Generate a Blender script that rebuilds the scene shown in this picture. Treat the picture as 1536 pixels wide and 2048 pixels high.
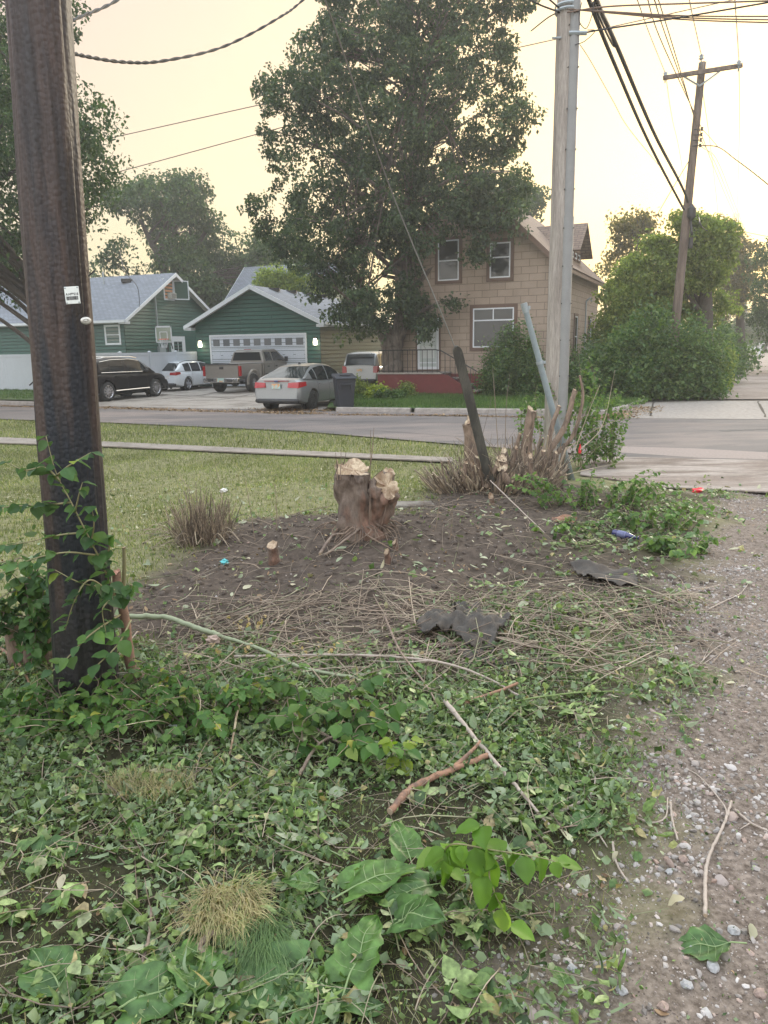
import bpy, bmesh, math, random
import numpy as np
from mathutils import Vector, Matrix
rng = np.random.default_rng(7); random.seed(7)
scene = bpy.context.scene
for o in list(bpy.data.objects): bpy.data.objects.remove(o)
COL = scene.collection
# ------------------------------------------------------------------ camera
FPX = 1479.; CH = 2.0; PIT = math.radians(12.6); ROL = math.radians(1.0)
_u0 = np.array([0, math.sin(PIT), math.cos(PIT)]); _f0 = np.array([0, math.cos(PIT), -math.sin(PIT)])
_R = math.cos(ROL)*np.array([1, 0, 0.]) - math.sin(ROL)*_u0
_U = math.cos(ROL)*_u0 + math.sin(ROL)*np.array([1, 0, 0.])
cam = bpy.data.cameras.new('camera'); camo = bpy.data.objects.new('camera', cam); COL.objects.link(camo)
m3 = Matrix([[_R[i], _U[i], -_f0[i]] for i in range(3)])
camo.matrix_world = Matrix.Translation((0, 0, CH)) @ m3.to_4x4()
cam.sensor_fit = 'VERTICAL'; cam.sensor_height = 36; cam.lens = 26.0; cam.clip_end = 2000; cam.clip_start = .05
scene.camera = camo
def ray(u, v): return _f0 + (u-768)/FPX*_R + (1024-v)/FPX*_U
def G(u, v, z=0.):                     # ground point seen at a photo position
    k = ray(u, v); t = (z-CH)/k[2]; return np.array([0, 0, CH]) + t*k
def AT(u, v, Y):
    k = ray(u, v); return np.array([0, 0, CH]) + k*Y/k[1]
# ------------------------------------------------------------------ world, sun, exposure
SUN_AZ, SUN_EL = 30., 9.
w = bpy.data.worlds.new('World'); scene.world = w; w.use_nodes = True
nt = w.node_tree; nt.nodes.clear()
def N(tree, t, **kw):
    n = tree.nodes.new(t)
    for k, v in kw.items(): setattr(n, k, v)
    return n
out = N(nt, 'ShaderNodeOutputWorld'); bg = N(nt, 'ShaderNodeBackground'); bg.inputs[1].default_value = 0.1
sky = N(nt, 'ShaderNodeTexSky', sky_type='NISHITA', sun_disc=False); sky.sun_elevation = math.radians(SUN_EL)
sky.sun_rotation = math.radians(SUN_AZ); sky.dust_density = 6; sky.air_density = 1.2
tc = N(nt, 'ShaderNodeTexCoord'); nrm = N(nt, 'ShaderNodeVectorMath', operation='NORMALIZE')
nt.links.new(tc.outputs['Generated'], nrm.inputs[0])
sep = N(nt, 'ShaderNodeSeparateXYZ'); nt.links.new(nrm.outputs[0], sep.inputs[0])
rz = N(nt, 'ShaderNodeValToRGB'); nt.links.new(sep.outputs[2], rz.inputs[0])   # smoke haze by elevation; zenith, out of view, brightened as added fill
el = rz.color_ramp.elements; el[0].position = 0; el[0].color = (.52, .43, .30, 1); el[1].position = 1; el[1].color = (1.50, 1.68, 1.85, 1)
for p_, c_ in ((.07, (.57, .50, .34, 1)), (.18, (.54, .475, .40, 1)), (.38, (.47, .385, .405, 1)), (.60, (1.25, 1.35, 1.45, 1))):
    e = el.new(p_); e.color = c_
sd = (math.sin(math.radians(25))*math.cos(math.radians(20)), math.cos(math.radians(25))*math.cos(math.radians(20)), math.sin(math.radians(20)))
dt = N(nt, 'ShaderNodeVectorMath', operation='DOT_PRODUCT'); dt.inputs[1].default_value = sd
nt.links.new(nrm.outputs[0], dt.inputs[0])
rs = N(nt, 'ShaderNodeValToRGB'); mr_ = N(nt, 'ShaderNodeMapRange'); mr_.inputs[1].default_value = -1; nt.links.new(dt.outputs['Value'], mr_.inputs[0]); nt.links.new(mr_.outputs[0], rs.inputs[0])
e2 = rs.color_ramp.elements; e2[0].position = .0; e2[0].color = (.95, .97, 1, 1); e2[1].position = 1; e2[1].color = (.60, .40, .04, 1)  # sun glow, plus unseen sky behind the camera brightened as added fill
e = e2.new(.3); e.color = (.30, .31, .32, 1); e = e2.new(.55); e.color = (0, 0, 0, 1); e = e2.new(.78); e.color = (.02, .018, .012, 1); e = e2.new(.92); e.color = (.26, .18, .02, 1)
ad = N(nt, 'ShaderNodeMix', data_type='RGBA', blend_type='ADD'); ad.inputs[0].default_value = 1
nt.links.new(rz.outputs[0], ad.inputs[6]); nt.links.new(rs.outputs[0], ad.inputs[7])
mu = N(nt, 'ShaderNodeVectorMath', operation='SCALE'); mu.inputs['Scale'].default_value = 10.5; nt.links.new(ad.outputs[2], mu.inputs[0])
mx = N(nt, 'ShaderNodeMix', data_type='RGBA'); mx.inputs[0].default_value = .85
nt.links.new(sky.outputs[0], mx.inputs[6]); nt.links.new(mu.outputs[0], mx.inputs[7])
nt.links.new(mx.outputs[2], bg.inputs[0]); nt.links.new(bg.outputs[0], out.inputs[0])
sl = bpy.data.lights.new('sun', 'SUN'); sl.energy = 1.1; sl.angle = math.radians(12); sl.color = (1, .90, .74)
so = bpy.data.objects.new('sun', sl); COL.objects.link(so)
_e = math.radians(SUN_EL+9); _a = math.radians(SUN_AZ)
so.rotation_euler = Vector((-math.sin(_a)*math.cos(_e), -math.cos(_a)*math.cos(_e), -math.sin(_e))).to_track_quat('-Z', 'Y').to_euler()
scene.view_settings.view_transform = 'Standard'; scene.view_settings.look = 'None'
scene.view_settings.exposure = 0.76; scene.view_settings.gamma = 1
# ------------------------------------------------------------------ helpers: objects
def tag(o, label=None, cat=None, group=None, kind=None):
    if label: o['label'] = label
    if cat: o['category'] = cat
    if group: o['group'] = group
    if kind: o['kind'] = kind
    return o
def empty(name, loc, rz=0, label=None, cat=None, group=None):
    o = bpy.data.objects.new(name, None); COL.objects.link(o); o.location = loc; o.rotation_euler = (0, 0, rz)
    o.empty_display_size = .1
    return tag(o, label, cat, group)
class MB:
    def __init__(s): s.V = []; s.F = []; s.n = 0
    def add(s, V, F):
        V = np.asarray(V, float).reshape(-1, 3)
        if isinstance(F, np.ndarray): s.F.append(F.astype(np.int64)+s.n)
        else:
            by = {}
            for f in F: by.setdefault(len(f), []).append(f)
            for k, fl in by.items(): s.F.append(np.array(fl, dtype=np.int64)+s.n)
        s.V.append(V); s.n += len(V); return s
    def box(s, c, d, R=None, bev=0):
        x, y, z = d[0]/2, d[1]/2, d[2]/2
        V = np.array([[a, b, c_] for a in (-x, x) for b in (-y, y) for c_ in (-z, z)])
        if R is not None: V = V @ np.asarray(R).T
        return s.add(V+np.array(c), [(0, 1, 3, 2), (4, 6, 7, 5), (0, 4, 5, 1), (2, 3, 7, 6), (0, 2, 6, 4), (1, 5, 7, 3)])
    def tube(s, pts, rad, n=6, cap=True):
        P = np.asarray(pts, float); m = len(P); rad = np.broadcast_to(np.asarray(rad, float), (m,))
        T = np.gradient(P, axis=0); T /= np.linalg.norm(T, axis=1)[:, None]+1e-9
        a = np.array([0, 0, 1.]) if abs(T[0][2]) < .9 else np.array([1., 0, 0])
        a = np.cross(T[0], a); a /= np.linalg.norm(a); rings = []
        th = np.arange(n)*2*math.pi/n
        for i in range(m):
            a = a-T[i]*(a@T[i]); a /= np.linalg.norm(a)+1e-9; b = np.cross(T[i], a)
            rings.append(P[i]+rad[i]*(np.cos(th)[:, None]*a+np.sin(th)[:, None]*b))
        F = []
        for i in range(m-1):
            for j in range(n):
                k = (j+1) % n; F.append((i*n+j, i*n+k, (i+1)*n+k, (i+1)*n+j))
        if cap: F.append(tuple(range(n-1, -1, -1))); F.append(tuple((m-1)*n+j for j in range(n)))
        return s.add(np.vstack(rings), F)
    def lathe(s, prof, n=20, axis='z', c=(0, 0, 0)):
        V = []; m = len(prof)
        for r, h in prof:
            for j in range(n):
                t = 2*math.pi*j/n; V.append((r*math.cos(t), r*math.sin(t), h))
        V = np.array(V)
        if axis == 'y': V = V[:, [0, 2, 1]]
        if axis == 'x': V = V[:, [2, 0, 1]]
        F = [(i*n+j, i*n+(j+1) % n, (i+1)*n+(j+1) % n, (i+1)*n+j) for i in range(m-1) for j in range(n)]
        return s.add(V+np.array(c), F)
    def prism(s, poly, z0, z1):           # poly list of (x,y)
        n = len(poly); V = [(p[0], p[1], z0) for p in poly]+[(p[0], p[1], z1) for p in poly]
        F = [tuple(range(n-1, -1, -1)), tuple(range(n, 2*n))]+[(i, (i+1) % n, n+(i+1) % n, n+i) for i in range(n)]
        return s.add(V, F)
    def build(s, name, mat, parent=None, smooth=False, loc=None):
        V = np.vstack(s.V); me = bpy.data.meshes.new(name)
        tot = sum(f.size for f in s.F); nf = sum(len(f) for f in s.F)
        me.vertices.add(len(V)); me.vertices.foreach_set('co', V.astype(np.float32).ravel())
        me.loops.add(tot); me.loops.foreach_set('vertex_index', np.concatenate([f.ravel() for f in s.F]).astype(np.int32))
        lt = np.concatenate([np.full(len(f), f.shape[1]) for f in s.F]); ls = np.concatenate([[0], np.cumsum(lt)[:-1]])
        me.polygons.add(nf); me.polygons.foreach_set('loop_start', ls.astype(np.int32))
        try: me.polygons.foreach_set('loop_total', lt.astype(np.int32))
        except Exception: pass
        me.update(calc_edges=True); me.validate()
        if mat: me.materials.append(mat)
        me.polygons.foreach_set('use_smooth', np.full(len(me.polygons), bool(smooth)))
        o = bpy.data.objects.new(name, me); COL.objects.link(o)
        if parent: o.parent = parent
        if loc is not None: o.location = loc
        return o
def bevel(o, wdt=.01, seg=2):
    md = o.modifiers.new('b', 'BEVEL'); md.width = wdt; md.segments = seg; md.limit_method = 'ANGLE'; md.angle_limit = math.radians(40)
    return o
def smooth_ang(o, a=40):
    me = o.data; me.polygons.foreach_set('use_smooth', np.ones(len(me.polygons), bool))
    try: me.set_sharp_from_angle(angle=math.radians(a))
    except Exception: pass
    return o
def fill(name, pts, z, mat, kind='structure', thick=0, zf=None):   # flat sheet from a polygon
    bm = bmesh.new(); vs = [bm.verts.new((p[0], p[1], (zf(p[0], p[1]) if zf else z))) for p in pts]
    f = bm.faces.new(vs); bm.normal_update()
    if f.normal.z < 0: f.normal_flip()
    if thick:
        r = bmesh.ops.extrude_face_region(bm, geom=[f]); bmesh.ops.translate(bm, verts=[v for v in r['geom'] if isinstance(v, bmesh.types.BMVert)], vec=(0, 0, thick))
        bmesh.ops.recalc_face_normals(bm, faces=bm.faces)
    bmesh.ops.triangulate(bm, faces=[q for q in bm.faces if len(q.verts) > 4])
    me = bpy.data.meshes.new(name); bm.to_mesh(me); bm.free(); me.materials.append(mat)
    o = bpy.data.objects.new(name, me); COL.objects.link(o)
    if kind: o['kind'] = kind
    return o
def curve(P, n=16):                       # Catmull-Rom through points
    P = [np.asarray(p, float) for p in P]; P = [2*P[0]-P[1]]+P+[2*P[-1]-P[-2]]; o = []
    for i in range(1, len(P)-2):
        for t in np.linspace(0, 1, n, endpoint=False):
            a, b, c, d = P[i-1:i+3]
            o.append(.5*((2*b)+(c-a)*t+(2*a-5*b+4*c-d)*t*t+(3*b-a-3*c+d)*t**3))
    o.append(P[-2]); return np.array(o)
# ------------------------------------------------------------------ helpers: materials
def mat(name, col=(.5, .5, .5), rough=.7, metal=0, spec=.5, noise=None, bump=None, coat=0, emit=None, alt=None, scale=None):
    """noise=(scale, amount) mottles value; alt=(color, scale, lo, hi) blends a second colour by noise; bump=(scale, strength, dist)"""
    m = bpy.data.materials.new(name); m.use_nodes = True; t = m.node_tree; b = t.nodes['Principled BSDF']
    b.inputs['Base Color'].default_value = (*col, 1); b.inputs['Roughness'].default_value = rough; b.inputs['Metallic'].default_value = metal
    b.inputs['Specular IOR Level'].default_value = spec; b.inputs['Coat Weight'].default_value = coat
    if emit: b.inputs['Emission Color'].default_value = (*emit[0], 1); b.inputs['Emission Strength'].default_value = emit[1]
    tc = N(t, 'ShaderNodeTexCoord'); vec = tc.outputs['Object']
    if scale:
        mp = N(t, 'ShaderNodeMapping'); mp.inputs['Scale'].default_value = scale; t.links.new(vec, mp.inputs[0]); vec = mp.outputs[0]
    last = None
    def nz(s, det=5, r=.6):
        n = N(t, 'ShaderNodeTexNoise'); n.inputs['Scale'].default_value = s; n.inputs['Detail'].default_value = det; n.inputs['Roughness'].default_value = r
        t.links.new(vec, n.inputs['Vector']); return n.outputs[0]
    if alt:
        al = alt if isinstance(alt, list) else [alt]
        for (c2, s2, lo, hi) in al:
            mr = N(t, 'ShaderNodeMapRange'); mr.inputs[1].default_value = lo; mr.inputs[2].default_value = hi; t.links.new(nz(s2), mr.inputs[0])
            mxn = N(t, 'ShaderNodeMix', data_type='RGBA'); t.links.new(mr.outputs[0], mxn.inputs[0])
            if last: t.links.new(last, mxn.inputs[6])
            else: mxn.inputs[6].default_value = (*col, 1)
            mxn.inputs[7].default_value = (*c2, 1); last = mxn.outputs[2]
    if noise:
        mr = N(t, 'ShaderNodeMapRange'); mr.inputs[1].default_value = .25; mr.inputs[2].default_value = .75
        mr.inputs[3].default_value = 1-noise[1]; mr.inputs[4].default_value = 1+noise[1]; t.links.new(nz(noise[0], 7, .7), mr.inputs[0])
        sc = N(t, 'ShaderNodeVectorMath', operation='SCALE'); t.links.new(mr.outputs[0], sc.inputs['Scale'])
        if last: t.links.new(last, sc.inputs[0])
        else: sc.inputs[0].default_value = col
        last = sc.outputs[0]
    if last: t.links.new(last, b.inputs['Base Color'])
    if bump:
        bp = N(t, 'ShaderNodeBump'); bp.inputs['Strength'].default_value = bump[1]; bp.inputs['Distance'].default_value = bump[2]
        t.links.new(nz(bump[0], 8, .65), bp.inputs['Height']); t.links.new(bp.outputs[0], b.inputs['Normal'])
    return m
def leafmat(name, cols, rough=.55, trans=.35, back=None, veg=True, big=None, fine=None):
    """cols = [(pos,color)...] picked by random per island; back = paler underside"""
    m = bpy.data.materials.new(name); m.use_nodes = True; t = m.node_tree; b = t.nodes['Principled BSDF']; o = t.nodes['Material Output']
    g = N(t, 'ShaderNodeNewGeometry'); r = N(t, 'ShaderNodeValToRGB'); t.links.new(g.outputs['Random Per Island'], r.inputs[0])
    e = r.color_ramp.elements; e[0].position = cols[0][0]; e[0].color = (*cols[0][1], 1); e[1].position = cols[-1][0]; e[1].color = (*cols[-1][1], 1)
    for p, c in cols[1:-1]: q = e.new(p); q.color = (*c, 1)
    last = r.outputs[0]
    tc = N(t, 'ShaderNodeTexCoord'); n = N(t, 'ShaderNodeTexNoise'); n.inputs['Scale'].default_value = big or 1.2; n.inputs['Detail'].default_value = 4
    t.links.new(tc.outputs['Object'], n.inputs['Vector']); mr = N(t, 'ShaderNodeMapRange'); mr.inputs[1].default_value = .3; mr.inputs[2].default_value = .7
    mr.inputs[3].default_value = .66; mr.inputs[4].default_value = 1.3; t.links.new(n.outputs[0], mr.inputs[0])
    if fine:
        n2 = N(t, 'ShaderNodeTexNoise'); n2.inputs['Scale'].default_value = fine; n2.inputs['Detail'].default_value = 3; t.links.new(tc.outputs['Object'], n2.inputs['Vector']); m2 = N(t, 'ShaderNodeMapRange'); m2.inputs[1].default_value = .3; m2.inputs[2].default_value = .7; m2.inputs[3].default_value = .6; m2.inputs[4].default_value = 1.35; t.links.new(n2.outputs[0], m2.inputs[0]); m3_ = N(t, 'ShaderNodeMath', operation='MULTIPLY'); t.links.new(mr.outputs[0], m3_.inputs[0]); t.links.new(m2.outputs[0], m3_.inputs[1]); mr = m3_
    sc = N(t, 'ShaderNodeVectorMath', operation='SCALE'); t.links.new(last, sc.inputs[0]); t.links.new(mr.outputs[0], sc.inputs['Scale']); last = sc.outputs[0]
    if back:
        mxn = N(t, 'ShaderNodeMix', data_type='RGBA'); t.links.new(g.outputs['Backfacing'], mxn.inputs[0]); t.links.new(last, mxn.inputs[6]); mxn.inputs[7].default_value = (*back, 1); last = mxn.outputs[2]
    t.links.new(last, b.inputs['Base Color']); b.inputs['Roughness'].default_value = rough; b.inputs['Specular IOR Level'].default_value = .35
    if trans:
        tr = N(t, 'ShaderNodeBsdfTranslucent'); s2 = N(t, 'ShaderNodeVectorMath', operation='MULTIPLY'); s2.inputs[1].default_value = (1.5, 1.7, .7)
        t.links.new(last, s2.inputs[0]); t.links.new(s2.outputs[0], tr.inputs[0]); ms = N(t, 'ShaderNodeMixShader'); ms.inputs[0].default_value = trans
        t.links.new(b.outputs[0], ms.inputs[1]); t.links.new(tr.outputs[0], ms.inputs[2]); t.links.new(ms.outputs[0], o.inputs[0])
    return m
# ------------------------------------------------------------------ helpers: scattering
def rotm(yaw, tilt, roll=None):
    n = len(yaw); roll = np.zeros(n) if roll is None else roll
    cy, sy, ct, st, cr, sr = np.cos(yaw), np.sin(yaw), np.cos(tilt), np.sin(tilt), np.cos(roll), np.sin(roll)
    Z = np.zeros(n); O = np.ones(n)
    Rz = np.stack([cy, -sy, Z, sy, cy, Z, Z, Z, O], 1).reshape(n, 3, 3)
    Rx = np.stack([O, Z, Z, Z, ct, -st, Z, st, ct], 1).reshape(n, 3, 3)
    Ry = np.stack([cr, Z, sr, Z, O, Z, -sr, Z, cr], 1).reshape(n, 3, 3)
    return Rz@Rx@Ry
def inst(mb, T, F, pos, R, s):
    s = np.asarray(s); s = s[:, None, None] if s.ndim == 1 else s[:, None, :]
    n = len(pos); V = (np.einsum('nij,nkj->nki', R, T[None]*s)+pos[:, None, :]).reshape(-1, 3)
    F = np.asarray(F); FF = (F[None]+(np.arange(n)*len(T))[:, None, None]).reshape(-1, F.shape[1]); mb.add(V, FF)
# leaf templates: y along the leaf, tip at +y
LT = np.array([[0, 0, 0], [-.34, .42, .07], [0, 1, -.12], [.34, .42, .07]]); LF = np.array([[0, 3, 2], [0, 2, 1]])
LT2 = np.array([[0, 0, 0], [.24, .18, .05], [.33, .45, .05], [.2, .78, -.02], [0, 1.05, -.14], [-.2, .78, -.02], [-.33, .45, .05], [-.24, .18, .05], [0, .45, -.02]])
LF2 = np.array([[0, 1, 8], [1, 2, 8], [2, 3, 8], [3, 4, 8], [4, 5, 8], [5, 6, 8], [6, 7, 8], [7, 0, 8]])
GT = np.array([[-.5, 0, 0], [.5, 0, 0], [0, 0, 1.]]); GF = np.array([[0, 1, 2]])
def ico(sub=1):
    bm = bmesh.new(); bmesh.ops.create_icosphere(bm, subdivisions=sub, radius=1); V = np.array([v.co[:] for v in bm.verts]); F = np.array([[v.index for v in f.verts] for f in bm.faces]); bm.free(); return V, F
def vnoise(P, f, seed=0):                 # cheap smooth 3D noise -1..1
    r = np.random.default_rng(seed); o = np.zeros(len(P))
    for k in range(7):
        d = r.normal(size=3); d /= np.linalg.norm(d); o += np.sin(P@d*f*(1+.35*k)+r.uniform(0, 6.28))
    return o/3.2
def smst(a, b, x): t = np.clip((x-a)/(b-a), 0, 1); return t*t*(3-2*t)
# ------------------------------------------------------------------ the ground
def pdist(P, line):                       # signed side distance to polyline (positive = right side)
    x, y = P[:, 0], P[:, 1]; ly = [q[1] for q in line]; lx = [q[0] for q in line]
    return x-np.interp(y, ly, lx)
GRAV = [(.2, 1.2), (.72, 2.48), (1.55, 4.22), (3.0, 6.99), (4.3, 9.6), (4.9, 10.6), (3.9, 11.4), (3.3, 13), (3.3, 20)]
SW = [(-30, 27.5), (-9.0, 17.5), (-6.2, 16.2), (-1.7, 14.2), (1.3, 12.8)]
def gz(x, y):
    x = np.asarray(x, float); y = np.asarray(y, float); sh = x.shape; x = x.ravel(); y = y.ravel()
    P = np.stack([x, y, x*0], 1)
    f = smst(12.3, 10.4, y)*smst(-11, -8, x)*smst(9, 6, x)
    z = .018*vnoise(P, 1.6, 1)+.012*vnoise(P, 5.1, 2)+.006*vnoise(P, 14, 3)
    z += .014*np.exp(-(((x-.3)/2.6)**2+((y-7)/2.2)**2)**2)*(vnoise(P, 17, 7)+.6*vnoise(P, 31, 8))
    z += .20*np.exp(-(((x+.1)/1.5)**2+((y-7.75)/.9)**2))          # mound at the stump
    z += .10*np.exp(-(((x-1.5)/1.2)**2+((y-9.6)/1.2)**2))
    z -= .13*np.exp(-(((x-1.0)/.5)**2+((y-6.5)/.45)**2))           # dug hollow
    z += .06*np.exp(-(((x+.2)/.6)**2+((y-5.9)/.4)**2))
    z += .07*np.exp(-(((x-.75)/.4)**2+((y-4.75)/.3)**2))
    rut = pdist(P, GRAV); z -= .05*np.exp(-((rut-.8)/.5)**2)*smst(1, 3, y)
    return (f*z-.03*(1-f)).reshape(sh)
def gp(u, v, dz=0.):                      # photo position on the real ground
    p = G(u, v)
    for _ in range(3): p = G(u, v, float(gz(p[0], p[1])))
    p[2] += dz; return p
def axis(a, lo, hi, st, b):
    c = list(np.arange(lo, hi, st)); s = st; x = hi
    while x < b: c.append(x); s *= 1.25; x += s
    c.append(b); s = st*1.25; x = lo-s
    while x > a: c.insert(0, x); s *= 1.25; x -= s
    c.insert(0, a); return np.array(c)
xs = axis(-500, -5.5, 7, .05, 500); ys = axis(-60, .6, 13, .05, 900)
X, Y = np.meshgrid(xs, ys); Z = gz(X, Y); nx, ny = len(xs), len(ys)
ii = np.arange(nx*ny).reshape(ny, nx)
Fg = np.stack([ii[:-1, :-1], ii[:-1, 1:], ii[1:, 1:], ii[1:, :-1]], -1).reshape(-1, 4)
gm = bpy.data.materials.new('ground'); gm.use_nodes = True
gmb = MB(); Pg = np.stack([X.ravel(), Y.ravel(), Z.ravel()], 1); gmb.add(Pg, Fg)
ground = gmb.build('ground', gm, None, smooth=True); tag(ground, kind='structure')
def soilmask(P):                          # bare dug soil
    x, y = P[:, 0], P[:, 1]; n = .35*vnoise(P*[1, 1, 0], 1.9, 11)+.15*vnoise(P*[1, 1, 0], 6, 12)
    r1 = 1-np.sqrt(((x-.1)/2.8)**2+((y-6.4)/2.6)**2); r2 = 1-np.sqrt(((x-1.8)/1.5)**2+((y-8.8)/2.2)**2)
    return smst(-.05, .3, np.maximum(r1, r2)+.35*n)
def gravmask(P): return smst(-.35, .35, pdist(P, GRAV)-.08+.25*vnoise(P*[1, 1, 0], 1.7, 21)+.2*vnoise(P*[1, 1, 0], 6, 22))
def litmask(P):                           # green clippings cover
    x, y = P[:, 0], P[:, 1]; n = vnoise(P*[1, 1, 0], 1.5, 31)*.4+vnoise(P*[1, 1, 0], 4, 32)*.25
    a = smst(4.75, 3.85, y+.35*n+.25*x)*smst(.35, -.3, pdist(P, GRAV)+.4*n)
    b = smst(1.1, .5, np.abs(pdist(P, GRAV)+.75)+.4*n)*smst(10.5, 9.6, y)*(.22+.58*smst(6.6, 7.6, y))
    return np.clip(np.maximum(a, b), 0, 1)
Pz = Pg*[1, 1, 0]; so_, gr_, li_ = soilmask(Pz), gravmask(Pz), litmask(Pz)
ca = ground.data.color_attributes.new('zone', 'FLOAT_COLOR', 'POINT')
ca.data.foreach_set('color', np.stack([so_, gr_, li_, np.ones_like(so_)], 1).astype(np.float32).ravel())
t = gm.node_tree; b = t.nodes['Principled BSDF']; b.inputs['Roughness'].default_value = .95; b.inputs['Specular IOR Level'].default_value = .15
tc = N(t, 'ShaderNodeTexCoord'); at_ = N(t, 'ShaderNodeAttribute', attribute_name='zone'); sp = N(t, 'ShaderNodeSeparateColor'); t.links.new(at_.outputs['Color'], sp.inputs[0])
def nzr(sc, c0, c1, lo=.3, hi=.7, det=8):
    n = N(t, 'ShaderNodeTexNoise'); n.inputs['Scale'].default_value = sc; n.inputs['Detail'].default_value = det; n.inputs['Roughness'].default_value = .7; t.links.new(tc.outputs['Object'], n.inputs['Vector'])
    r = N(t, 'ShaderNodeValToRGB'); t.links.new(n.outputs[0], r.inputs[0]); e = r.color_ramp.elements; e[0].position = lo; e[0].color = (*c0, 1); e[1].position = hi; e[1].color = (*c1, 1); return r.outputs[0], n.outputs[0]
def mixc(f, a, b_):
    m = N(t, 'ShaderNodeMix', data_type='RGBA'); t.links.new(f, m.inputs[0]); t.links.new(a, m.inputs[6]); t.links.new(b_, m.inputs[7]); return m.outputs[2]
lawn, _ = nzr(9, (.085, .09, .038), (.27, .25, .14)); soil, sn = nzr(14, (.034, .026, .021), (.135, .105, .085), .3, .75)
grav, gn = nzr(30, (.085, .065, .053), (.28, .23, .195), .36, .68); lit, _ = nzr(25, (.022, .019, .013), (.065, .062, .032))
c = mixc(sp.outputs[0], lawn, soil); c = mixc(sp.outputs[2], c, lit); c = mixc(sp.outputs[1], c, grav)
t.links.new(c, b.inputs['Base Color'])
bp = N(t, 'ShaderNodeBump'); bp.inputs['Strength'].default_value = .5; bp.inputs['Distance'].default_value = .02
n = N(t, 'ShaderNodeTexNoise'); n.inputs['Scale'].default_value = 45; n.inputs['Detail'].default_value = 10; n.inputs['Roughness'].default_value = .75; t.links.new(tc.outputs['Object'], n.inputs['Vector'])
t.links.new(n.outputs[0], bp.inputs['Height']); t.links.new(bp.outputs[0], b.inputs['Normal'])
# ------------------------------------------------------------------ streets, paths, lawns
M_asph = mat('asphalt', (.125, .11, .105), .9, noise=(60, .35), alt=[((.19, .155, .14), .35, .45, .6), ((.075, .07, .07), 1.3, .55, .7)], bump=(80, .5, .01), scale=(.5, 1.6, 1))
M_conc = mat('old_concrete', (.27, .24, .215), .9, noise=(8, .4), alt=[((.25, .22, .195), .8, .5, .68)], bump=(50, .5, .01))
M_path = mat('path_concrete', (.25, .215, .185), .9, noise=(8, .28), alt=[((.18, .155, .13), 1.5, .5, .68)], bump=(50, .5, .01))
M_drive = mat('driveway_concrete', (.30, .27, .24), .9, noise=(9, .25), alt=[((.17, .145, .125), .7, .47, .66)], bump=(40, .5, .01))
M_apron = mat('dusty_apron', (.31, .265, .235), .95, noise=(20, .4), alt=[((.15, .115, .095), 1.6, .44, .6), ((.20, .155, .13), .6, .5, .62)], bump=(40, .6, .02), scale=(.45, 1.8, 1))
M_alley = mat('gravel_lane', (.30, .245, .21), .95, noise=(15, .3), alt=[((.20, .155, .13), .5, .45, .62)], bump=(40, .7, .03))
M_lawn = mat('lawn', (.055, .10, .022), .9, noise=(7, .45), alt=[((.10, .12, .035), 1.1, .5, .7)], bump=(50, .8, .04))
g2 = lambda u, v: tuple(G(u, v)[:2])
NE = [(-60, 50.), (-25, 30.5), g2(0, 838), g2(220, 845), g2(600, 862), g2(900, 887), g2(1240, 914), g2(1536, 921), (14, 10.4), (60, -8)]
FE = [(-60, 59), (-22, 34.6), g2(0, 808), g2(190, 812), g2(640, 822), g2(1100, 828), g2(1215, 836), g2(1536, 838), (18, 16.5), (60, 1)]
fill('street', NE+FE[::-1], 0.0, M_asph)
fill('path', [(-30, 27.9), g2(0, 876), g2(220, 885), g2(600, 903), g2(905, 917), g2(905, 925), g2(600, 911), g2(220, 894), g2(0, 887), (-30, 27.2)], .0, M_path, thick=.022)
fill('alley_apron', [g2(1170, 908), g2(1240, 915), g2(1536, 922), (14, 10.0), (12, 7.5), g2(1536, 985), g2(1330, 975), g2(1160, 950)], -.005, M_apron, thick=.018)
fill('road_apron', [g2(1215, 837), g2(1536, 839), (19, 17.2), (22, 21.5), G(1536, 802)[:2], g2(1300, 802)], .008, M_conc)
dA = np.array([.438, .899]); p0 = np.array(g2(1420, 799)); p1 = p0+np.array([5.4, -1.4])
fill('alley', [p0, p1, p1+dA*300+[4, -2], p0+dA*300], .012, M_alley)
def lawnz(x, y): return .10+.012*max(0, y-24)
fill('lawn_far_side', [g2(655, 821.5), g2(1100, 827), g2(1180, 829), g2(1225, 822), g2(1300, 804), p0+[-.2, .1], p0+dA*90, (-2, 100), (-1.6, 38), g2(662, 800)], 0, M_lawn, zf=lambda x, y: .11)
fill('lawn_left', [(-60, 59.3), (-22, 35.2), g2(0, 806), g2(150, 808), g2(190, 803), (-12.6, 36), (-12.3, 60), (-60, 80)], 0, M_lawn, zf=lambda x, y: .11+.02*max(0, min(y-29, 12)))
fill('driveway', [g2(190, 812), g2(640, 822), g2(655, 815), (-1.4, 38.6), (-1.4, 50), (-16, 56), (-12.4, 36), g2(190, 803)], .006, M_drive)
def kerb(name, pts, h=.13):
    P = curve([np.array([*p, 0]) for p in pts], 6); mb = MB(); n = len(P); V = []
    T = np.gradient(P, axis=0); T /= np.linalg.norm(T, axis=1)[:, None]; Nn = np.stack([-T[:, 1], T[:, 0], T[:, 2]*0], 1)
    for i in range(n):
        for o_, z_ in ((-.03, -.01), (0, h-.02), (.03, h), (.16, h+.004), (.16, -.01)): V.append(P[i]+Nn[i]*o_+[0, 0, z_])
    F = [(i*5+j, (i+1)*5+j, (i+1)*5+j+1, i*5+j+1) for i in range(n-1) for j in range(4)]+[(0, 1, 2, 3, 4), tuple((n-1)*5+j for j in (4, 3, 2, 1, 0))]
    mb.add(V, F); return tag(mb.build(name, M_conc), kind='structure')
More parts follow.
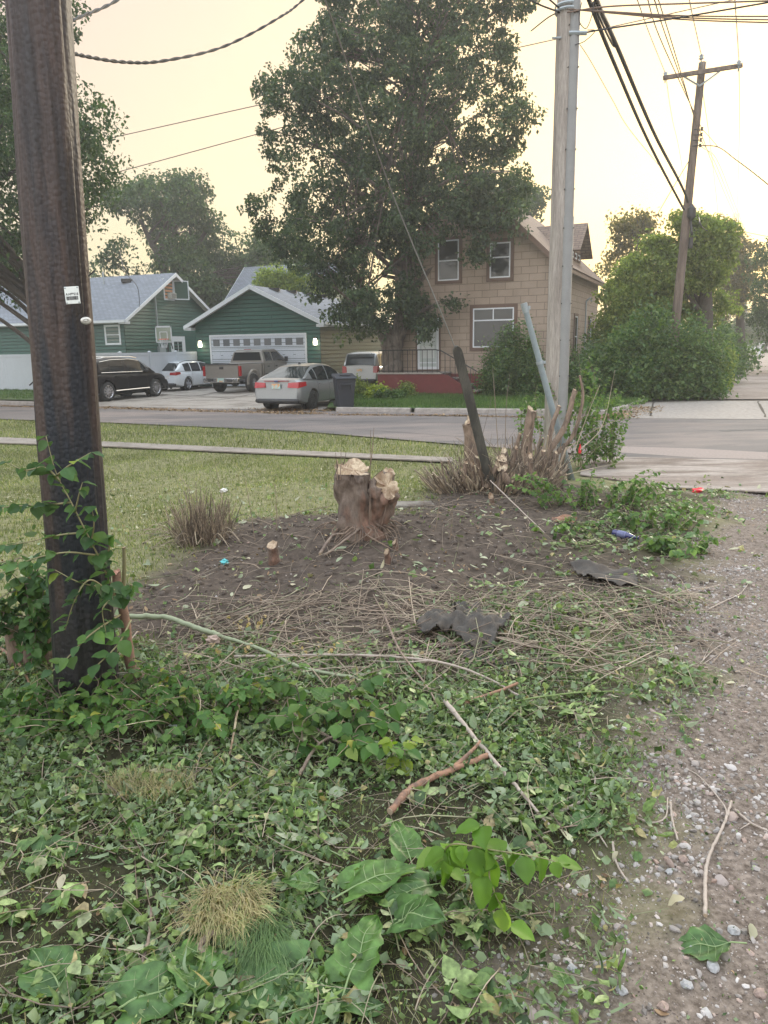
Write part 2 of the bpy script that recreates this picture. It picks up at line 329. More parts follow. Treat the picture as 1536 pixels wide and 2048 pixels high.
K = [np.array(g2(672, 823)), np.array(g2(850, 825.5)), np.array(g2(1100, 828)), np.array(g2(1185, 831)), np.array(g2(1235, 825)), np.array(g2(1295, 806))]
for i in range(2): # kerb stones with joints
    pass
for a_, b_ in zip([0, .18, .36, .54, .72], [.178, .358, .538, .718, 1.0]):
    c_ = curve([np.array([*k, 0]) for k in K], 20); n_ = len(c_)-1
    kerb('kerb', [tuple(c_[int(a_*n_)+j][:2]) for j in np.linspace(0, int((b_-a_)*n_), 8).astype(int)])
kerb('kerb', [(-60, 59.1), (-22, 34.8), g2(0, 808.5), g2(130, 810.5), g2(185, 811)])
# cracks in the driveway slab and road (dirt-filled joints are real dark strips of soil)
M_soil = mat('joint_soil', (.05, .04, .03), .95, noise=(30, .4))
M_patch = mat('dark_patch', (.085, .08, .078), .9, noise=(30, .3), bump=(60, .5, .01))
mb = MB()
def ribbon(mb, pts, wd, z):
    P = curve([np.array([*p, z]) for p in pts], 8); P[:, :2] += rng.normal(0, .02, (len(P), 2)); T = np.gradient(P, axis=0); T /= np.linalg.norm(T, axis=1)[:, None]
    Nn = np.stack([-T[:, 1], T[:, 0], T[:, 2]*0], 1); wv = (wd*(.5+rng.random(len(P))))[:, None]; V = np.stack([P-Nn*wv, P+Nn*wv], 1).reshape(-1, 3)
    mb.add(V, np.array([(2*i, 2*i+1, 2*i+3, 2*i+2) for i in range(len(P)-1)]))
for a_ in ([(208, 792), (330, 790), (470, 797)], [(310, 788), (385, 792), (440, 784), (480, 780)], [(395, 803), (440, 800), (505, 789)], [(250, 803), (350, 796), (420, 790)]):
    ribbon(mb, [g2(*q) for q in a_], .04, .012)
ribbon(mb, [g2(1308, 805), g2(1300, 833)], .03, .014); ribbon(mb, [g2(1516, 803), g2(1530, 835)], .03, .014)
tag(mb.build('slab_joints', M_soil), kind='structure')
mb = MB(); ribbon(mb, [g2(1440, 862), g2(1490, 860), g2(1560, 858)], .10, .004); ribbon(mb, [g2(700, 858), g2(900, 872), g2(1200, 893)], .02, .004)
ribbon(mb, [g2(220, 832), g2(500, 838), g2(900, 846), g2(1500, 850)], .015, .004)
tag(mb.build('road_patches', M_patch), kind='structure')
fill('road_patch', [g2(1245, 893), g2(1390, 897), g2(1536, 905), g2(1536, 919), g2(1400, 916), g2(1235, 905)], .003, mat('pale_patch', (.25, .205, .185), .95, noise=(25, .3), bump=(60, .5, .01)))
# ------------------------------------------------------------------ buildings
def AB(deg): a = math.radians(deg); return np.array([math.sin(a), math.cos(a), 0]), np.array([math.cos(a), -math.sin(a), 0])
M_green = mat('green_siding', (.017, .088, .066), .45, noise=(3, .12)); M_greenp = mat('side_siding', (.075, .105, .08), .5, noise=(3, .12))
M_white = mat('white_trim', (.58, .61, .64), .45, noise=(6, .06)); M_soff = mat('soffit', (.50, .49, .46), .6)
M_roof = mat('grey_shingles', (.20, .22, .255), .9, noise=(30, .25)); M_broof = mat('brown_shingles', (.235, .17, .135), .9, noise=(20, .25))
M_glass = mat('dark_glass', (.02, .024, .026), .06, spec=.6); M_tan = mat('tan_siding', (.325, .255, .20), .85, noise=(2.5, .12), bump=(60, .2, .01))
M_brown = mat('brown_trim', (.115, .07, .05), .7, noise=(10, .15)); M_red = mat('red_foundation', (.12, .022, .021), .8, noise=(8, .2))
M_black = mat('black_iron', (.02, .02, .02), .5); M_grey = mat('grey_metal', (.32, .36, .38), .45, metal=.3, noise=(10, .15))
M_fence = mat('white_vinyl', (.50, .54, .59), .4, noise=(2, .06))
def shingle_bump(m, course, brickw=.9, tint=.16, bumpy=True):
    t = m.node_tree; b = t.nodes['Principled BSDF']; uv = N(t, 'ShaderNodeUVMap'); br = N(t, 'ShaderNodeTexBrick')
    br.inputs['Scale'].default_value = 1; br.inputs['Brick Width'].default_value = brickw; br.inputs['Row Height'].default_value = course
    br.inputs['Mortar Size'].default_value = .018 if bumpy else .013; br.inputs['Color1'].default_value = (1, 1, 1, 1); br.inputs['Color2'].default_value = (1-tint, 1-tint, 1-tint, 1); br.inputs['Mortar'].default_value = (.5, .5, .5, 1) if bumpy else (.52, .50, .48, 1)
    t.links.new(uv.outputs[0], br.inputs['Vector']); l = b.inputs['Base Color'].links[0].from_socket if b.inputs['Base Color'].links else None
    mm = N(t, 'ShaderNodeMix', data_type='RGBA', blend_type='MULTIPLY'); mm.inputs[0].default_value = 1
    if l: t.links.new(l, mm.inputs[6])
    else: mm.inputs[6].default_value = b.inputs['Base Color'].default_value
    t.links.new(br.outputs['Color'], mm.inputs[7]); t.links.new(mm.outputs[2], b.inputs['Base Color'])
    if not bumpy: return
    bp = N(t, 'ShaderNodeBump'); bp.inputs['Distance'].default_value = .02; bp.inputs['Strength'].default_value = .7; inv = N(t, 'ShaderNodeMath', operation='SUBTRACT'); inv.inputs[0].default_value = 1
    t.links.new(br.outputs['Fac'], inv.inputs[1]); t.links.new(inv.outputs[0], bp.inputs['Height']); t.links.new(bp.outputs[0], b.inputs['Normal'])
for _m in (M_green, M_greenp): shingle_bump(_m, .20, 3.7, .16)  # board gaps painted dark, standing in for the shade under each lap
shingle_bump(M_roof, .14, .33, .25); shingle_bump(M_broof, .15, .35, .25); shingle_bump(M_tan, .27, .62, .14, False)
def planar_uv(o, A_, B_, zo=.86):
    me = o.data; uv = me.uv_layers.new(name='UVMap'); co = np.empty(len(me.vertices)*3); me.vertices.foreach_get('co', co); co = co.reshape(-1, 3)
    vi = np.empty(len(me.loops), int); me.loops.foreach_get('vertex_index', vi); P = co[vi]; uv.data.foreach_set('uv', np.stack([P@A_, P@B_-zo], 1).astype(np.float32).ravel())
def lapwall(mb, O, D, Nrm, w0f, w1f, z0, z1, step, lip):
    """strips of lap siding on the wall O + s*D, outward normal Nrm; s from w0f(z) to w1f(z)"""
    z = z0
    while z < z1-1e-3:
        ze = min(z+step, z1); a0, a1, b0, b1 = w0f(z), w1f(z), w0f(ze), w1f(ze)
        if a1-a0 < .02: break
        if b1 < b0: b0 = b1 = (b0+b1)/2
        q = lambda s, zz, o_: O+D*s+Nrm*o_+np.array([0, 0, zz])
        mb.add([q(a0, z, lip), q(a1, z, lip), q(b1, ze, 0.), q(b0, ze, 0.), q(a0, z, -.002), q(a1, z, -.002)], [(0, 1, 2, 3), (4, 5, 1, 0)])
        z = ze
def slab(mb, pts, th, up=None):           # thin plate from 4 corner points, thickness along its normal
    P = np.array(pts, float); n = np.cross(P[1]-P[0], P[-1]-P[0]); n /= np.linalg.norm(n)
    if n[2] < 0: n = -n
    k = len(P); mb.add(np.vstack([P, P-n*th]), [tuple(range(k)), tuple(range(2*k-1, k-1, -1))]+[(i, i+k, (i+1) % k+k, (i+1) % k) for i in range(k)])
def obox(mb, O, D, Nrm, s0, s1, z0, z1, o0, o1):   # box on a wall: along s, z, outward o
    P = [O+D*s+Nrm*o_+np.array([0, 0, z]) for s in (s0, s1) for o_ in (o0, o1) for z in (z0, z1)]
    mb.add(P, [(0, 1, 3, 2), (4, 6, 7, 5), (0, 4, 5, 1), (2, 3, 7, 6), (0, 2, 6, 4), (1, 5, 7, 3)])
def window(par, O, D, Nrm, s0, s1, z0, z1, trim, trimmat, framemat, mull=(), mullz=(), glass=None, name='window', fr=.05):
    mb = MB()
    for a in ((s0-trim, s1+trim, z1, z1+trim), (s0-trim, s1+trim, z0-trim, z0), (s0-trim, s0, z0, z1), (s1, s1+trim, z0, z1)): obox(mb, O, D, Nrm, *a, -.01, .045)
    wn = mb.build(name, trimmat, par)
    mb = MB()
    for a in ((s0, s1, z1-fr, z1), (s0, s1, z0, z0+fr), (s0, s0+fr, z0+fr, z1-fr), (s1-fr, s1, z0+fr, z1-fr)): obox(mb, O, D, Nrm, *a, -.01, .04)
    for m_ in mull: obox(mb, O, D, Nrm, m_[0]-.02, m_[0]+.02, m_[1], m_[2], 0, .036)
    for m_ in mullz: obox(mb, O, D, Nrm, s0+fr, s1-fr, m_-.025, m_+.025, 0, .038)
    mb.build('frame', framemat, wn)
    mb = MB(); obox(mb, O, D, Nrm, s0+fr*.9, s1-fr*.9, z0+fr*.9, z1-fr*.9, -.01, .022); mb.build('pane', glass or M_glass, wn)
    return wn
# --- tan house
A, B = AB(24.); C = np.array([6.46, 29.3, 0.]); W, L, EZ, PZ = 6.4, 12.5, 5.25, 8.25
h = empty('tan_house', (0, 0, 0), 0, 'two storey tan shingle sided house with red foundation behind the leafy maple', 'house')
nF, nS = -A, B; OV = .38; sl_ = (PZ-EZ)/(W/2)
O1 = C-B*W
mb = MB(); lapwall(mb, O1, B, nF, lambda z: max(0, (z-EZ)/sl_), lambda z: min(W, W-(z-EZ)/sl_), .86, PZ, .27, .0025)
o = mb.build('wall', M_tan, h); planar_uv(o, B, np.array([0, 0, 1.])); 
mb = MB(); lapwall(mb, C, A, nS, lambda z: 0, lambda z: L, .86, EZ+.1, .27, .0025); o = mb.build('wall', M_tan, h); planar_uv(o, A, np.array([0, 0, 1.]))
mb = MB(); lapwall(mb, O1+A*L, -A, -B, lambda z: 0, lambda z: L, .86, EZ+.1, .27, .0025); o = mb.build('wall', M_tan, h); planar_uv(o, A, np.array([0, 0, 1.]))
mb = MB(); lapwall(mb, C+A*L, -B, A, lambda z: max(0, (z-EZ)/sl_), lambda z: min(W, W-(z-EZ)/sl_), .86, PZ, .27, .0025); o = mb.build('wall', M_tan, h); planar_uv(o, B, np.array([0, 0, 1.]))
mb = MB(); P4 = [C, C+A*L, O1+A*L, O1]; mb.prism([tuple((p+(-A*.03 if i in (0, 3) else A*.03)+(B*.03 if i < 2 else -B*.03))[:2]) for i, p in enumerate(P4)], -.05, .87); mb.build('foundation', M_red, h)
rid0, rid1 = C-B*W/2-A*OV+[0, 0, PZ+.12], C-B*W/2+A*(L+OV)+[0, 0, PZ+.12]
def eave(sd, al, ez=EZ, ov=OV): # eave point, sd=0 right side / 1 left
    base = C if sd == 0 else O1; return base+(B if sd == 0 else -B)*ov+A*al+np.array([0, 0, ez-ov*sl_+.12])
mb = MB()
for sd in (0, 1): slab(mb, [rid0, rid1, eave(sd, L+OV), eave(sd, -OV)], .09)
rf = mb.build('roof', M_broof, h); planar_uv(rf, A, np.array([0, 0, 1.4]))
mb = MB()
for sd in (0, 1):
    e0 = eave(sd, -OV); D_ = (rid0-e0); slab(mb, [e0-A*.03-[0, 0, .005], rid0-A*.03-[0, 0, .005], rid0-A*.03-[0, 0, .24], e0-A*.03-[0, 0, .24]], .03)
    e1 = eave(sd, L+OV); obj_ = [e0-[0, 0, .1], e1-[0, 0, .1], e1-[0, 0, .24], e0-[0, 0, .24]]; slab(mb, obj_, .03)
mb.build('fascia', M_brown, h)
mb = MB()
for sd in (0, 1): slab(mb, [rid0-[0, 0, .13]+A*.0, rid0-[0, 0, .13]+A*(OV-.02), eave(sd, -.02)-[0, 0, .13], eave(sd, -OV)-[0, 0, .13]], .02)
mb.build('soffit', M_brown, h)
# windows of the front (s measured from the right corner to the left; D=B from O1)
f = lambda s: W+s
window(h, O1, B, nF, f(-3.02), f(-1.36), 1.9, 3.42, .13, M_brown, M_white, mull=[(f(-2.19), 2.98, 3.4)], mullz=[2.95], name='picture_window')
window(h, O1, B, nF, f(-4.50), f(-3.62), 4.54, 6.08, .13, M_brown, M_white, mullz=[5.3])
window(h, O1, B, nF, f(-2.36), f(-1.54), 4.54, 5.85, .13, M_brown, M_white, mullz=[5.3])
window(h, C, A, nS, 5.6, 6.3, 1.45, 3.2, .12, M_brown, M_white, mullz=[2.3]); window(h, C, A, nS, 9.6, 10.3, 1.9, 3.2, .12, M_brown, M_white, mullz=[2.55])
# dormer on the right roof slope
dm = MB(); dc = C-B*.9; da0, da1, dz0, dz1, dzp = 4.6, 7.6, EZ+.25, 6.05, 7.2
obox(dm, dc+A*0, A, B, da0, da1, dz0, dz1, -2.2, 0.75); dorm = dm.build('dormer', M_tan, h); planar_uv(dorm, A, np.array([0, 0, 1.]))
mid = (da0+da1)/2; dr = MB(); r0_ = C+A*mid+[0, 0, dzp]; 
q = lambda a, bb, z: C+A*a+B*bb+np.array([0, 0, z])
slab(dr, [q(mid, .35, dzp), q(mid, -2.6, dzp), q(da0-.3, -2.6, dz1-.15), q(da0-.3, .35, dz1-.15)], .08); slab(dr, [q(mid, .35, dzp), q(mid, -2.6, dzp), q(da1+.3, -2.6, dz1-.15), q(da1+.3, .35, dz1-.15)], .08)
o = dr.build('dormer_roof', M_broof, dorm); planar_uv(o, B, np.array([0, 0, 1.4]))
gm_ = MB(); gm_.add([q(da0, -.155, dz1), q(da1, -.155, dz1), q(mid, -.155, dzp-.1)], [(0, 1, 2)]); o = gm_.build('gable', M_tan, dorm); planar_uv(o, A, np.array([0, 0, 1.]))
for k in range(3): window(dorm, C-B*.155, A, B, da0+.35+k*.85, da0+.9+k*.85, dz0+.2, dz1-.1, .08, M_brown, M_white)
# downspout, service pipes, meter
mb = MB(); mb.tube([C+B*.07-A*.09+[0, 0, .3], C+B*.07-A*.09+[0, 0, 4.9], C+B*.2-A*.2+[0, 0, 5.1]], .055, 8); mb.build('downspout', mat('rust_red_paint', (.22, .045, .035), .6), h)
mb = MB(); mb.tube([C-B*.02-A*.05+[0, 0, .9], C-B*.02-A*.05+[0, 0, 5.1]], .03, 4); mb.build('corner_trim', M_white, h)
mb = MB(); mb.tube([C+A*8.3+B*.07+[0, 0, .2], C+A*8.3+B*.07+[0, 0, 4.0]], .035, 8); mb.tube([C+A*8.3+B*.1+[0, 0, 4.0], C+A*8.35+B*.25+[0, 0, 4.12], C+A*8.4+B*.3+[0, 0, 3.95]], .05, 8); mt = mb.build('service_mast', M_grey, h)
mb = MB(); obox(mb, C, A, nS, 8.15, 8.5, 1.25, 1.75, .02, .17); o = mb.build('meter', M_grey, h)
# door, porch and railing
s0, s1 = f(-5.42), f(-4.46)
dw = window(h, O1, B, nF, s0, s1, 1.05, 3.1, .06, M_brown, M_white, name='storm_door', fr=.11, glass=mat('storm_glass', (.42, .47, .46), .12, noise=(5, .05)), mullz=[1.32])
mb = MB(); obox(mb, O1, B, nF, s0+.2, s1-.2, 1.5, 2.0, 0, .028); obox(mb, O1, B, nF, s0+.2, s0+.44, 2.15, 2.9, 0, .028); obox(mb, O1, B, nF, s1-.44, s1-.2, 2.15, 2.9, 0, .028); mb.build('door_panel', mat('pale_door', (.50, .53, .52), .5), dw)
mb = MB(); mb.lathe([(0, 0), (.03, 0), (.03, .06), (0, .07)], 8, 'y', tuple(O1+B*(s1-.16)+nF*.06+[0, 0, 2.0])); mb.build('handle', M_grey, dw)
po = 1.25
mb = MB(); obox(mb, O1, B, nF, -.3, 2.45, -.05, .9, .03, po); 
st = [(2.45, .72), (2.95, .48), (3.45, .24)]
for k, (s_, z_) in enumerate(st): obox(mb, O1, B, nF, s_, s_+.5, -.05, z_-.03, .03, po-.12)
cheek = [(2.45, .9), (2.75, .86), (3.1, .62), (3.5, .40), (4.1, .12), (4.1, -.05), (2.45, -.05)]
V = [O1+B*s_+nF*o_+np.array([0, 0, z_]) for o_ in (po-.11, po+.02) for s_, z_ in cheek]; n_ = len(cheek); mb.add(V, [tuple(range(n_)), tuple(range(2*n_-1, n_-1, -1))]+[(i, i+n_, (i+1) % n_+n_, (i+1) % n_) for i in range(n_)])
pc = mb.build('porch', M_red, h)
mb = MB(); obox(mb, O1, B, nF, -.33, 2.5, .9, .96, .03, po+.04)
for k, (s_, z_) in enumerate(st): obox(mb, O1, B, nF, s_-.02, s_+.5, z_-.03, z_+.02, .035, po-.13)
mb.build('steps', M_conc, pc)
mb = MB(); rl = lambda s_, z_: O1+B*s_+nF*(po-.08)+np.array([0, 0, z_])
mb.tube([rl(-.25, 1.85), rl(2.2, 1.85), rl(2.45, 1.8), rl(4.0, .95), rl(4.0, .2)], .022, 5); mb.tube([rl(-.25, 1.02), rl(2.3, 1.02), rl(3.95, .32)], .014, 4)
for s_ in np.arange(-.25, 2.4, .21): mb.tube([rl(s_, .95), rl(s_, 1.85)], .012, 4)
for s_ in np.arange(2.6, 3.95, .21): mb.tube([rl(s_, 1.02-(s_-2.3)*.42), rl(s_, 1.76-(s_-2.45)*.55)], .012, 4)
for z_ in (1.85, 1.02): mb.tube([rl(-.25, z_), O1+B*-.25+nF*.05+[0, 0, z_]], .02, 4)
mb.build('railing', M_black, pc)
# --- green house
def gable_house(name, label, O, A_, B_, Lr, Wd, ez, pz, ov, matf, mats, z0=.1, roofm=None, side=1):
    """ridge along -B_ from the gable wall; gable wall stands on O + a*A_ (a 0..Wd), outward B_"""
    hh = empty(name, (0, 0, 0), 0, label, 'house'); sl2 = (pz-ez)/(Wd/2)
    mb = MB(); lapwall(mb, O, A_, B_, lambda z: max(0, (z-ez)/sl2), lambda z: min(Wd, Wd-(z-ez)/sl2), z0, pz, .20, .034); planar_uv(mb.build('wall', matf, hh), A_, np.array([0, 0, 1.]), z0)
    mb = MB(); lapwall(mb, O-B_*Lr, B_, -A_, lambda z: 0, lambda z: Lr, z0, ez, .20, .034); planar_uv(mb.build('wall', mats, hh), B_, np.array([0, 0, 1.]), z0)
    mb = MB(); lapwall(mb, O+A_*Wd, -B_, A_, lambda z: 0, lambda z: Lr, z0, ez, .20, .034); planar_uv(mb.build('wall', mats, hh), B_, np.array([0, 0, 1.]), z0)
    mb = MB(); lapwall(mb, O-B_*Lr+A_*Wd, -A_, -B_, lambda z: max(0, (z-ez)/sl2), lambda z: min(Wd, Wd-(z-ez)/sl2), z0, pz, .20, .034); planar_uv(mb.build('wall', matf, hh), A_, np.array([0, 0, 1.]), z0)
    mb = MB(); k = [O, O+A_*Wd, O+A_*Wd-B_*Lr, O-B_*Lr]; mb.prism([tuple(p[:2]) for p in k], -.1, z0); mb.build('foundation', M_conc, hh)
    R0, R1 = O+A_*Wd/2+B_*ov+[0, 0, pz+.1], O+A_*Wd/2-B_*(Lr+ov)+[0, 0, pz+.1]
    E = lambda sd, al: O+(-A_*ov if sd == 0 else A_*(Wd+ov))+B_*al+np.array([0, 0, ez-ov*sl2+.1])
    mb = MB()
    for sd in (0, 1): slab(mb, [R0, R1, E(sd, -Lr-ov), E(sd, ov)], .07)
    rf = mb.build('roof', roofm or M_roof, hh); planar_uv(rf, B_, np.array([0, 0, 1.5]))
    mb = MB()
    for sd in (0, 1):
        for al, off in ((ov, .02), (-Lr-ov, -.02)):
            e = E(sd, al); r = R0 if al > 0 else R1; slab(mb, [e+B_*off+[0, 0, .01], r+B_*off+[0, 0, .01], r+B_*off-[0, 0, .2], e+B_*off-[0, 0, .2]], .03)
        n_ = -A_ if sd == 0 else A_; slab(mb, [E(sd, ov)+n_*.05, E(sd, -Lr-ov)+n_*.05, E(sd, -Lr-ov)+n_*.05-[0, 0, .14], E(sd, ov)+n_*.05-[0, 0, .14]], .08)
        mb.prism([tuple((E(sd, ov))[:2]), tuple((E(sd, ov)-n_*ov)[:2]), tuple((E(sd, .0)-n_*ov)[:2]), tuple((E(sd, .0))[:2])], ez-ov*sl2-.12, ez-ov*sl2+.02)
    mb.build('fascia', M_white, hh)
    mb = MB()
    for sd in (0, 1):
        e = E(sd, ov)-[0, 0, .09]; slab(mb, [R0-[0, 0, .09], R0-[0, 0, .09]-B_*(ov-.01), E(sd, .01)-[0, 0, .09], e], .02)
        slab(mb, [E(sd, ov)-[0, 0, .16], E(sd, -Lr)-[0, 0, .16], E(sd, -Lr)-[0, 0, .16]+(A_ if sd == 0 else -A_)*ov, E(sd, ov)-[0, 0, .16]+(A_ if sd == 0 else -A_)*ov], .02)
    mb.build('soffit', M_soff, hh)
    return hh
A, B = AB(20.)
GO = np.array([-14.81, 44., 0.]); 
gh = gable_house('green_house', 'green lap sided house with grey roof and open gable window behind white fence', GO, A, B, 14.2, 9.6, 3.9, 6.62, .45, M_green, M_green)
# gable window: open casement with orange board and air conditioner
z0_, z1_ = 5.0, 5.95
# solved positions: along A from GO
def s_at(O, D, u, z): 
    c = [(abs((lambda q: 768+FPX*(q@_R)/(q@_f0))(O+D*s+np.array([0, 0, z-CH]))-u), s) for s in np.arange(-5, 30, .02)]; return min(c)[1]
def z_at(P, v): return min((abs((lambda q: 1024-FPX*(q@_U)/(q@_f0))(np.array([P[0], P[1], z-CH]))-v), z) for z in np.arange(-.5, 14, .01))[1]
sa, sb, sc_ = s_at(GO, A, 329, 5), s_at(GO, A, 347, 5), s_at(GO, A, 368, 5)
zt, zb = z_at(GO+A*sa, 559), z_at(GO+A*sa, 598)
gw = window(gh, GO, A, B, sa, sb, zb, zt, .07, M_white, M_white, glass=mat('orange_board', (.55, .27, .14), .7), fr=.04, name='gable_window')
mb = MB(); obox(mb, GO, A, B, sa+.3, sb-.06, zb+.05, zb+.38, .03, .3); acu = mb.build('air_conditioner', mat('aged_white', (.6, .6, .56), .5), gw)
mb = MB(); 
for k in range(6): obox(mb, GO, A, B, sa+.34, sb-.1, zb+.09+k*.045, zb+.11+k*.045, .3, .31)
mb.build('grille', M_black, acu)
sD = (A*.75+B*.66); sD /= np.linalg.norm(sD); sN = np.cross(np.array([0, 0, 1.]), sD)*-1
window(gw, GO+A*(sb+.03)+B*.06, sD, sN, 0, .95, zb, zt, .005, M_white, M_white, fr=.06, name='casement', glass=mat('casement_glass', (.05, .09, .07), .08))
wl = s_at(GO, -B, 212, 3); wz0, wz1 = z_at(GO-B*wl, 688), z_at(GO-B*wl, 652)
window(gh, GO-B*14.2, B, -A, 14.2-wl, 14.2-wl+1.0, wz0, wz1, .06, M_white, M_white, mullz=[(wz0+wz1)/2], glass=mat('curtained_glass', (.12, .15, .13), .15))
# mast, meter box, side door, roof fittings
sm = s_at(GO, A, 311, 4); zt_ = z_at(GO+A*sm, 590)
mb = MB(); mb.tube([GO+A*sm+B*.1+[0, 0, 1.6], GO+A*sm+B*.1+[0, 0, zt_]], .04, 8); mb.lathe([(0, .1), (.09, .08), (.09, 0), (.05, -.05)], 10, 'z', tuple(GO+A*sm+B*.12+[0, 0, zt_])); obox(mb, GO, A, B, sm-.1, sm+.5, 1.6, 2.25, .02, .2); mb.build('service_mast', M_grey, gh)
sdr = s_at(GO, A, 344, 2)
window(gh, GO, A, B, sdr, sdr+1.3, .5, 2.75, .12, M_white, M_white, name='side_door', mull=[(sdr+.65, 1.6, 2.6)], fr=.2)
mb = MB(); rp = lambda b_, t_: GO-B*b_-A*(.45-t_)+np.array([0, 0, 3.9+.1+(t_-.45)*(6.62-3.9)/4.8])
mb.tube([rp(4.3, 4.3), rp(4.3, 4.3)+[0, 0, .75]], .05, 8); mb.tube([rp(5.9, 2.9), rp(5.9, 2.9)+[0, 0, .45]], .045, 8); mb.build('vent_pipe', M_grey, gh)
mb = MB(); P_ = rp(2.6, 4.4); mb.box(P_+[0, 0, .08], (.6, .45, .22)); mb.build('roof_vent', M_black, gh)
# --- garage
CO = np.array([-3.04, 38., 0.]); Wg, ezg, pzg = 7.23, 3.33, 5.05
# gable of the garage faces us: reuse builder with rotated axes (gable wall along -B, outward -A)
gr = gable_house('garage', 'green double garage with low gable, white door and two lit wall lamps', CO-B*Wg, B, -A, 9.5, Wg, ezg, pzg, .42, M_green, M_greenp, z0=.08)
gr['category'] = 'garage'
GO2 = CO-B*Wg
s0, s1, dz = Wg-6.30, Wg-.83, 2.66
mb = MB()
for a in ((s0-.09, s1+.09, dz, dz+.09), (s0-.09, s0, .05, dz), (s1, s1+.09, .05, dz)): obox(mb, GO2, B, -A, *a, -.01, .06)
dor = mb.build('garage_door', M_white, gr)
mb = MB(); M_door = mat('white_door_panel', (.48, .52, .58), .45)
for k in range(4): obox(mb, GO2, B, -A, s0, s1, .08+k*.65, .08+k*.65+.635, -.01, .03)
for k in range(3):
    for j in range(9): w_ = (s1-s0)/9; obox(mb, GO2, B, -A, s0+j*w_+.07, s0+(j+1)*w_-.07, .08+k*.65+.12, .08+k*.65+.5, .03, .042)
mb.build('panels', M_door, dor)
for j in range(9):
    mb = MB(); obox(mb, GO2, B, -A, s0+j*w_+.12, s0+(j+1)*w_-.1, 2.17, 2.52, .03, .04); mb.build('pane', mat('garage_pane', (.10, .11, .12), .2) if j == 0 else bpy.data.materials['garage_pane'], dor)
M_lamp = mat('lit_lamp', (.9, .85, .7), .4, emit=((1, .88, .65), 4)); 
for s_ in (s0-.62, s1+.62):
    mb = MB(); mb.lathe([(.0, .2), (.07, .2), (.11, .0), (.10, -.12), (0, -.14)], 12, 'z', tuple(GO2+B*s_-A*.15+[0, 0, 2.27])); lp = mb.build('wall_lamp', M_lamp, gr, smooth=True)
    mb = MB(); mb.lathe([(.0, .28), (.09, .26), (.085, .19), (0, .19)], 12, 'z', tuple(GO2+B*s_-A*.15+[0, 0, 2.27])); obox(mb, GO2, B, -A, s_-.04, s_+.04, 2.3, 2.5, 0, .15); mb.build('lamp_bracket', M_black, lp)
    pl = bpy.data.lights.new('wall_lamp_light', 'POINT'); pl.energy = 2; pl.color = (1, .9, .6); pl.shadow_soft_size = .08; plo = bpy.data.objects.new('wall_lamp_light', pl); COL.objects.link(plo); plo.location = GO2+B*s_-A*.42+[0, 0, 2.05]
for k in range(4): mb = MB(); P_ = CO-B*(Wg/2-.35)+A*(1.6+2.0*k)+np.array([0, 0, pzg-.02]); mb.box(P_, (.55, .4, .16)); mb.build('roof_vent', M_black, gr)
# third roof behind
hb = gable_house('grey_roof_house', 'grey shingled roof with white edge showing between green house and garage', np.array([-4.6, 53., 0]), A, B, 7.6, 9.5, 4.2, 8.1, .4, M_green, M_green)
# --- fence
M_cap = M_fence
fc = empty('vinyl_fence', (0, 0, 0), 0, 'white vinyl panel fence in front of the green house', 'fence')
def fence_run(P0, P1, n, h_, zoff, skipfirst=False):
    P0, P1 = np.array(P0, float), np.array(P1, float); D = (P1-P0); Ln = np.linalg.norm(D); D /= Ln; Nn = np.array([-D[1], D[0], 0]); st = Ln/n
    for i in range(n):
        mb = MB(); obox(mb, P0+[0, 0, zoff], D, Nn, i*st+.07, (i+1)*st-.07, .05, h_-.12, -.012, .012); obox(mb, P0+[0, 0, zoff], D, Nn, i*st+.07, (i+1)*st-.07, h_-.12, h_, -.03, .03); obox(mb, P0+[0, 0, zoff], D, Nn, i*st+.07, (i+1)*st-.07, .02, .14, -.03, .03)
        k = int((st-.14)/.15)
        for j in range(1, k): s_ = i*st+.07+j*(st-.14)/k; obox(mb, P0+[0, 0, zoff], D, Nn, s_-.004, s_+.004, .14, h_-.12, -.016, .016)
        mb.build('panel', M_fence, fc)
    for i in range(1 if skipfirst else 0, n+1):
        mb = MB(); obox(mb, P0+[0, 0, zoff], D, Nn, i*st-.065, i*st+.065, 0, h_+.03, -.065, .065); c = P0+D*i*st+[0, 0, zoff+h_+.03]; mb.add([c+[-.09, -.09, 0], c+[.09, -.09, 0], c+[.09, .09, 0], c+[-.09, .09, 0], c+[0, 0, .05]], [(0, 1, 4), (1, 2, 4), (2, 3, 4), (3, 0, 4), (3, 2, 1, 0)])
        mb.build('post', M_fence, fc)
Pc = np.array([-11.94, 34.6, 0.]); fence_run(Pc, CO-B*(Wg+.05)+A*.3, 3, 1.8, .12); fence_run(Pc, Pc-B*25, 10, 1.8, .14, True)
# --- basketball hoop
bh = empty('basketball_hoop', (0, 0, 0), 0, 'clear backboard with orange rim and net above the white fence', 'basketball hoop')
c0, c1 = AT(310, 652, 38.0), AT(345, 685, 38.0); D_ = np.array([1, 0, 0.]); z0_, z1_ = c1[2], c0[2]; O_ = np.array([c0[0], 38., 0]); Wb = c1[0]-c0[0]; nf = np.array([0, -1., 0])
mb = MB()
for a in ((0, Wb, z1_-.08, z1_), (0, Wb, z0_, z0_+.05), (0, .05, z0_, z1_), (Wb-.05, Wb, z0_, z1_)): obox(mb, O_, D_, nf, *a, 0, .04)
m_ = Wb/2; 
for a in ((m_-.2, m_+.2, z0_+.5, z0_+.54), (m_-.2, m_+.2, z0_+.12, z0_+.16), (m_-.2, m_-.16, z0_+.12, z0_+.54), (m_+.16, m_+.2, z0_+.12, z0_+.54)): obox(mb, O_, D_, nf, *a, .042, .05)
mb.build('backboard_frame', M_white, bh)
mb = MB(); obox(mb, O_, D_, nf, .05, Wb-.05, z0_+.05, z1_-.08, .01, .025); mb.build('backboard', mat('clear_board', (.28, .33, .27), .15), bh)
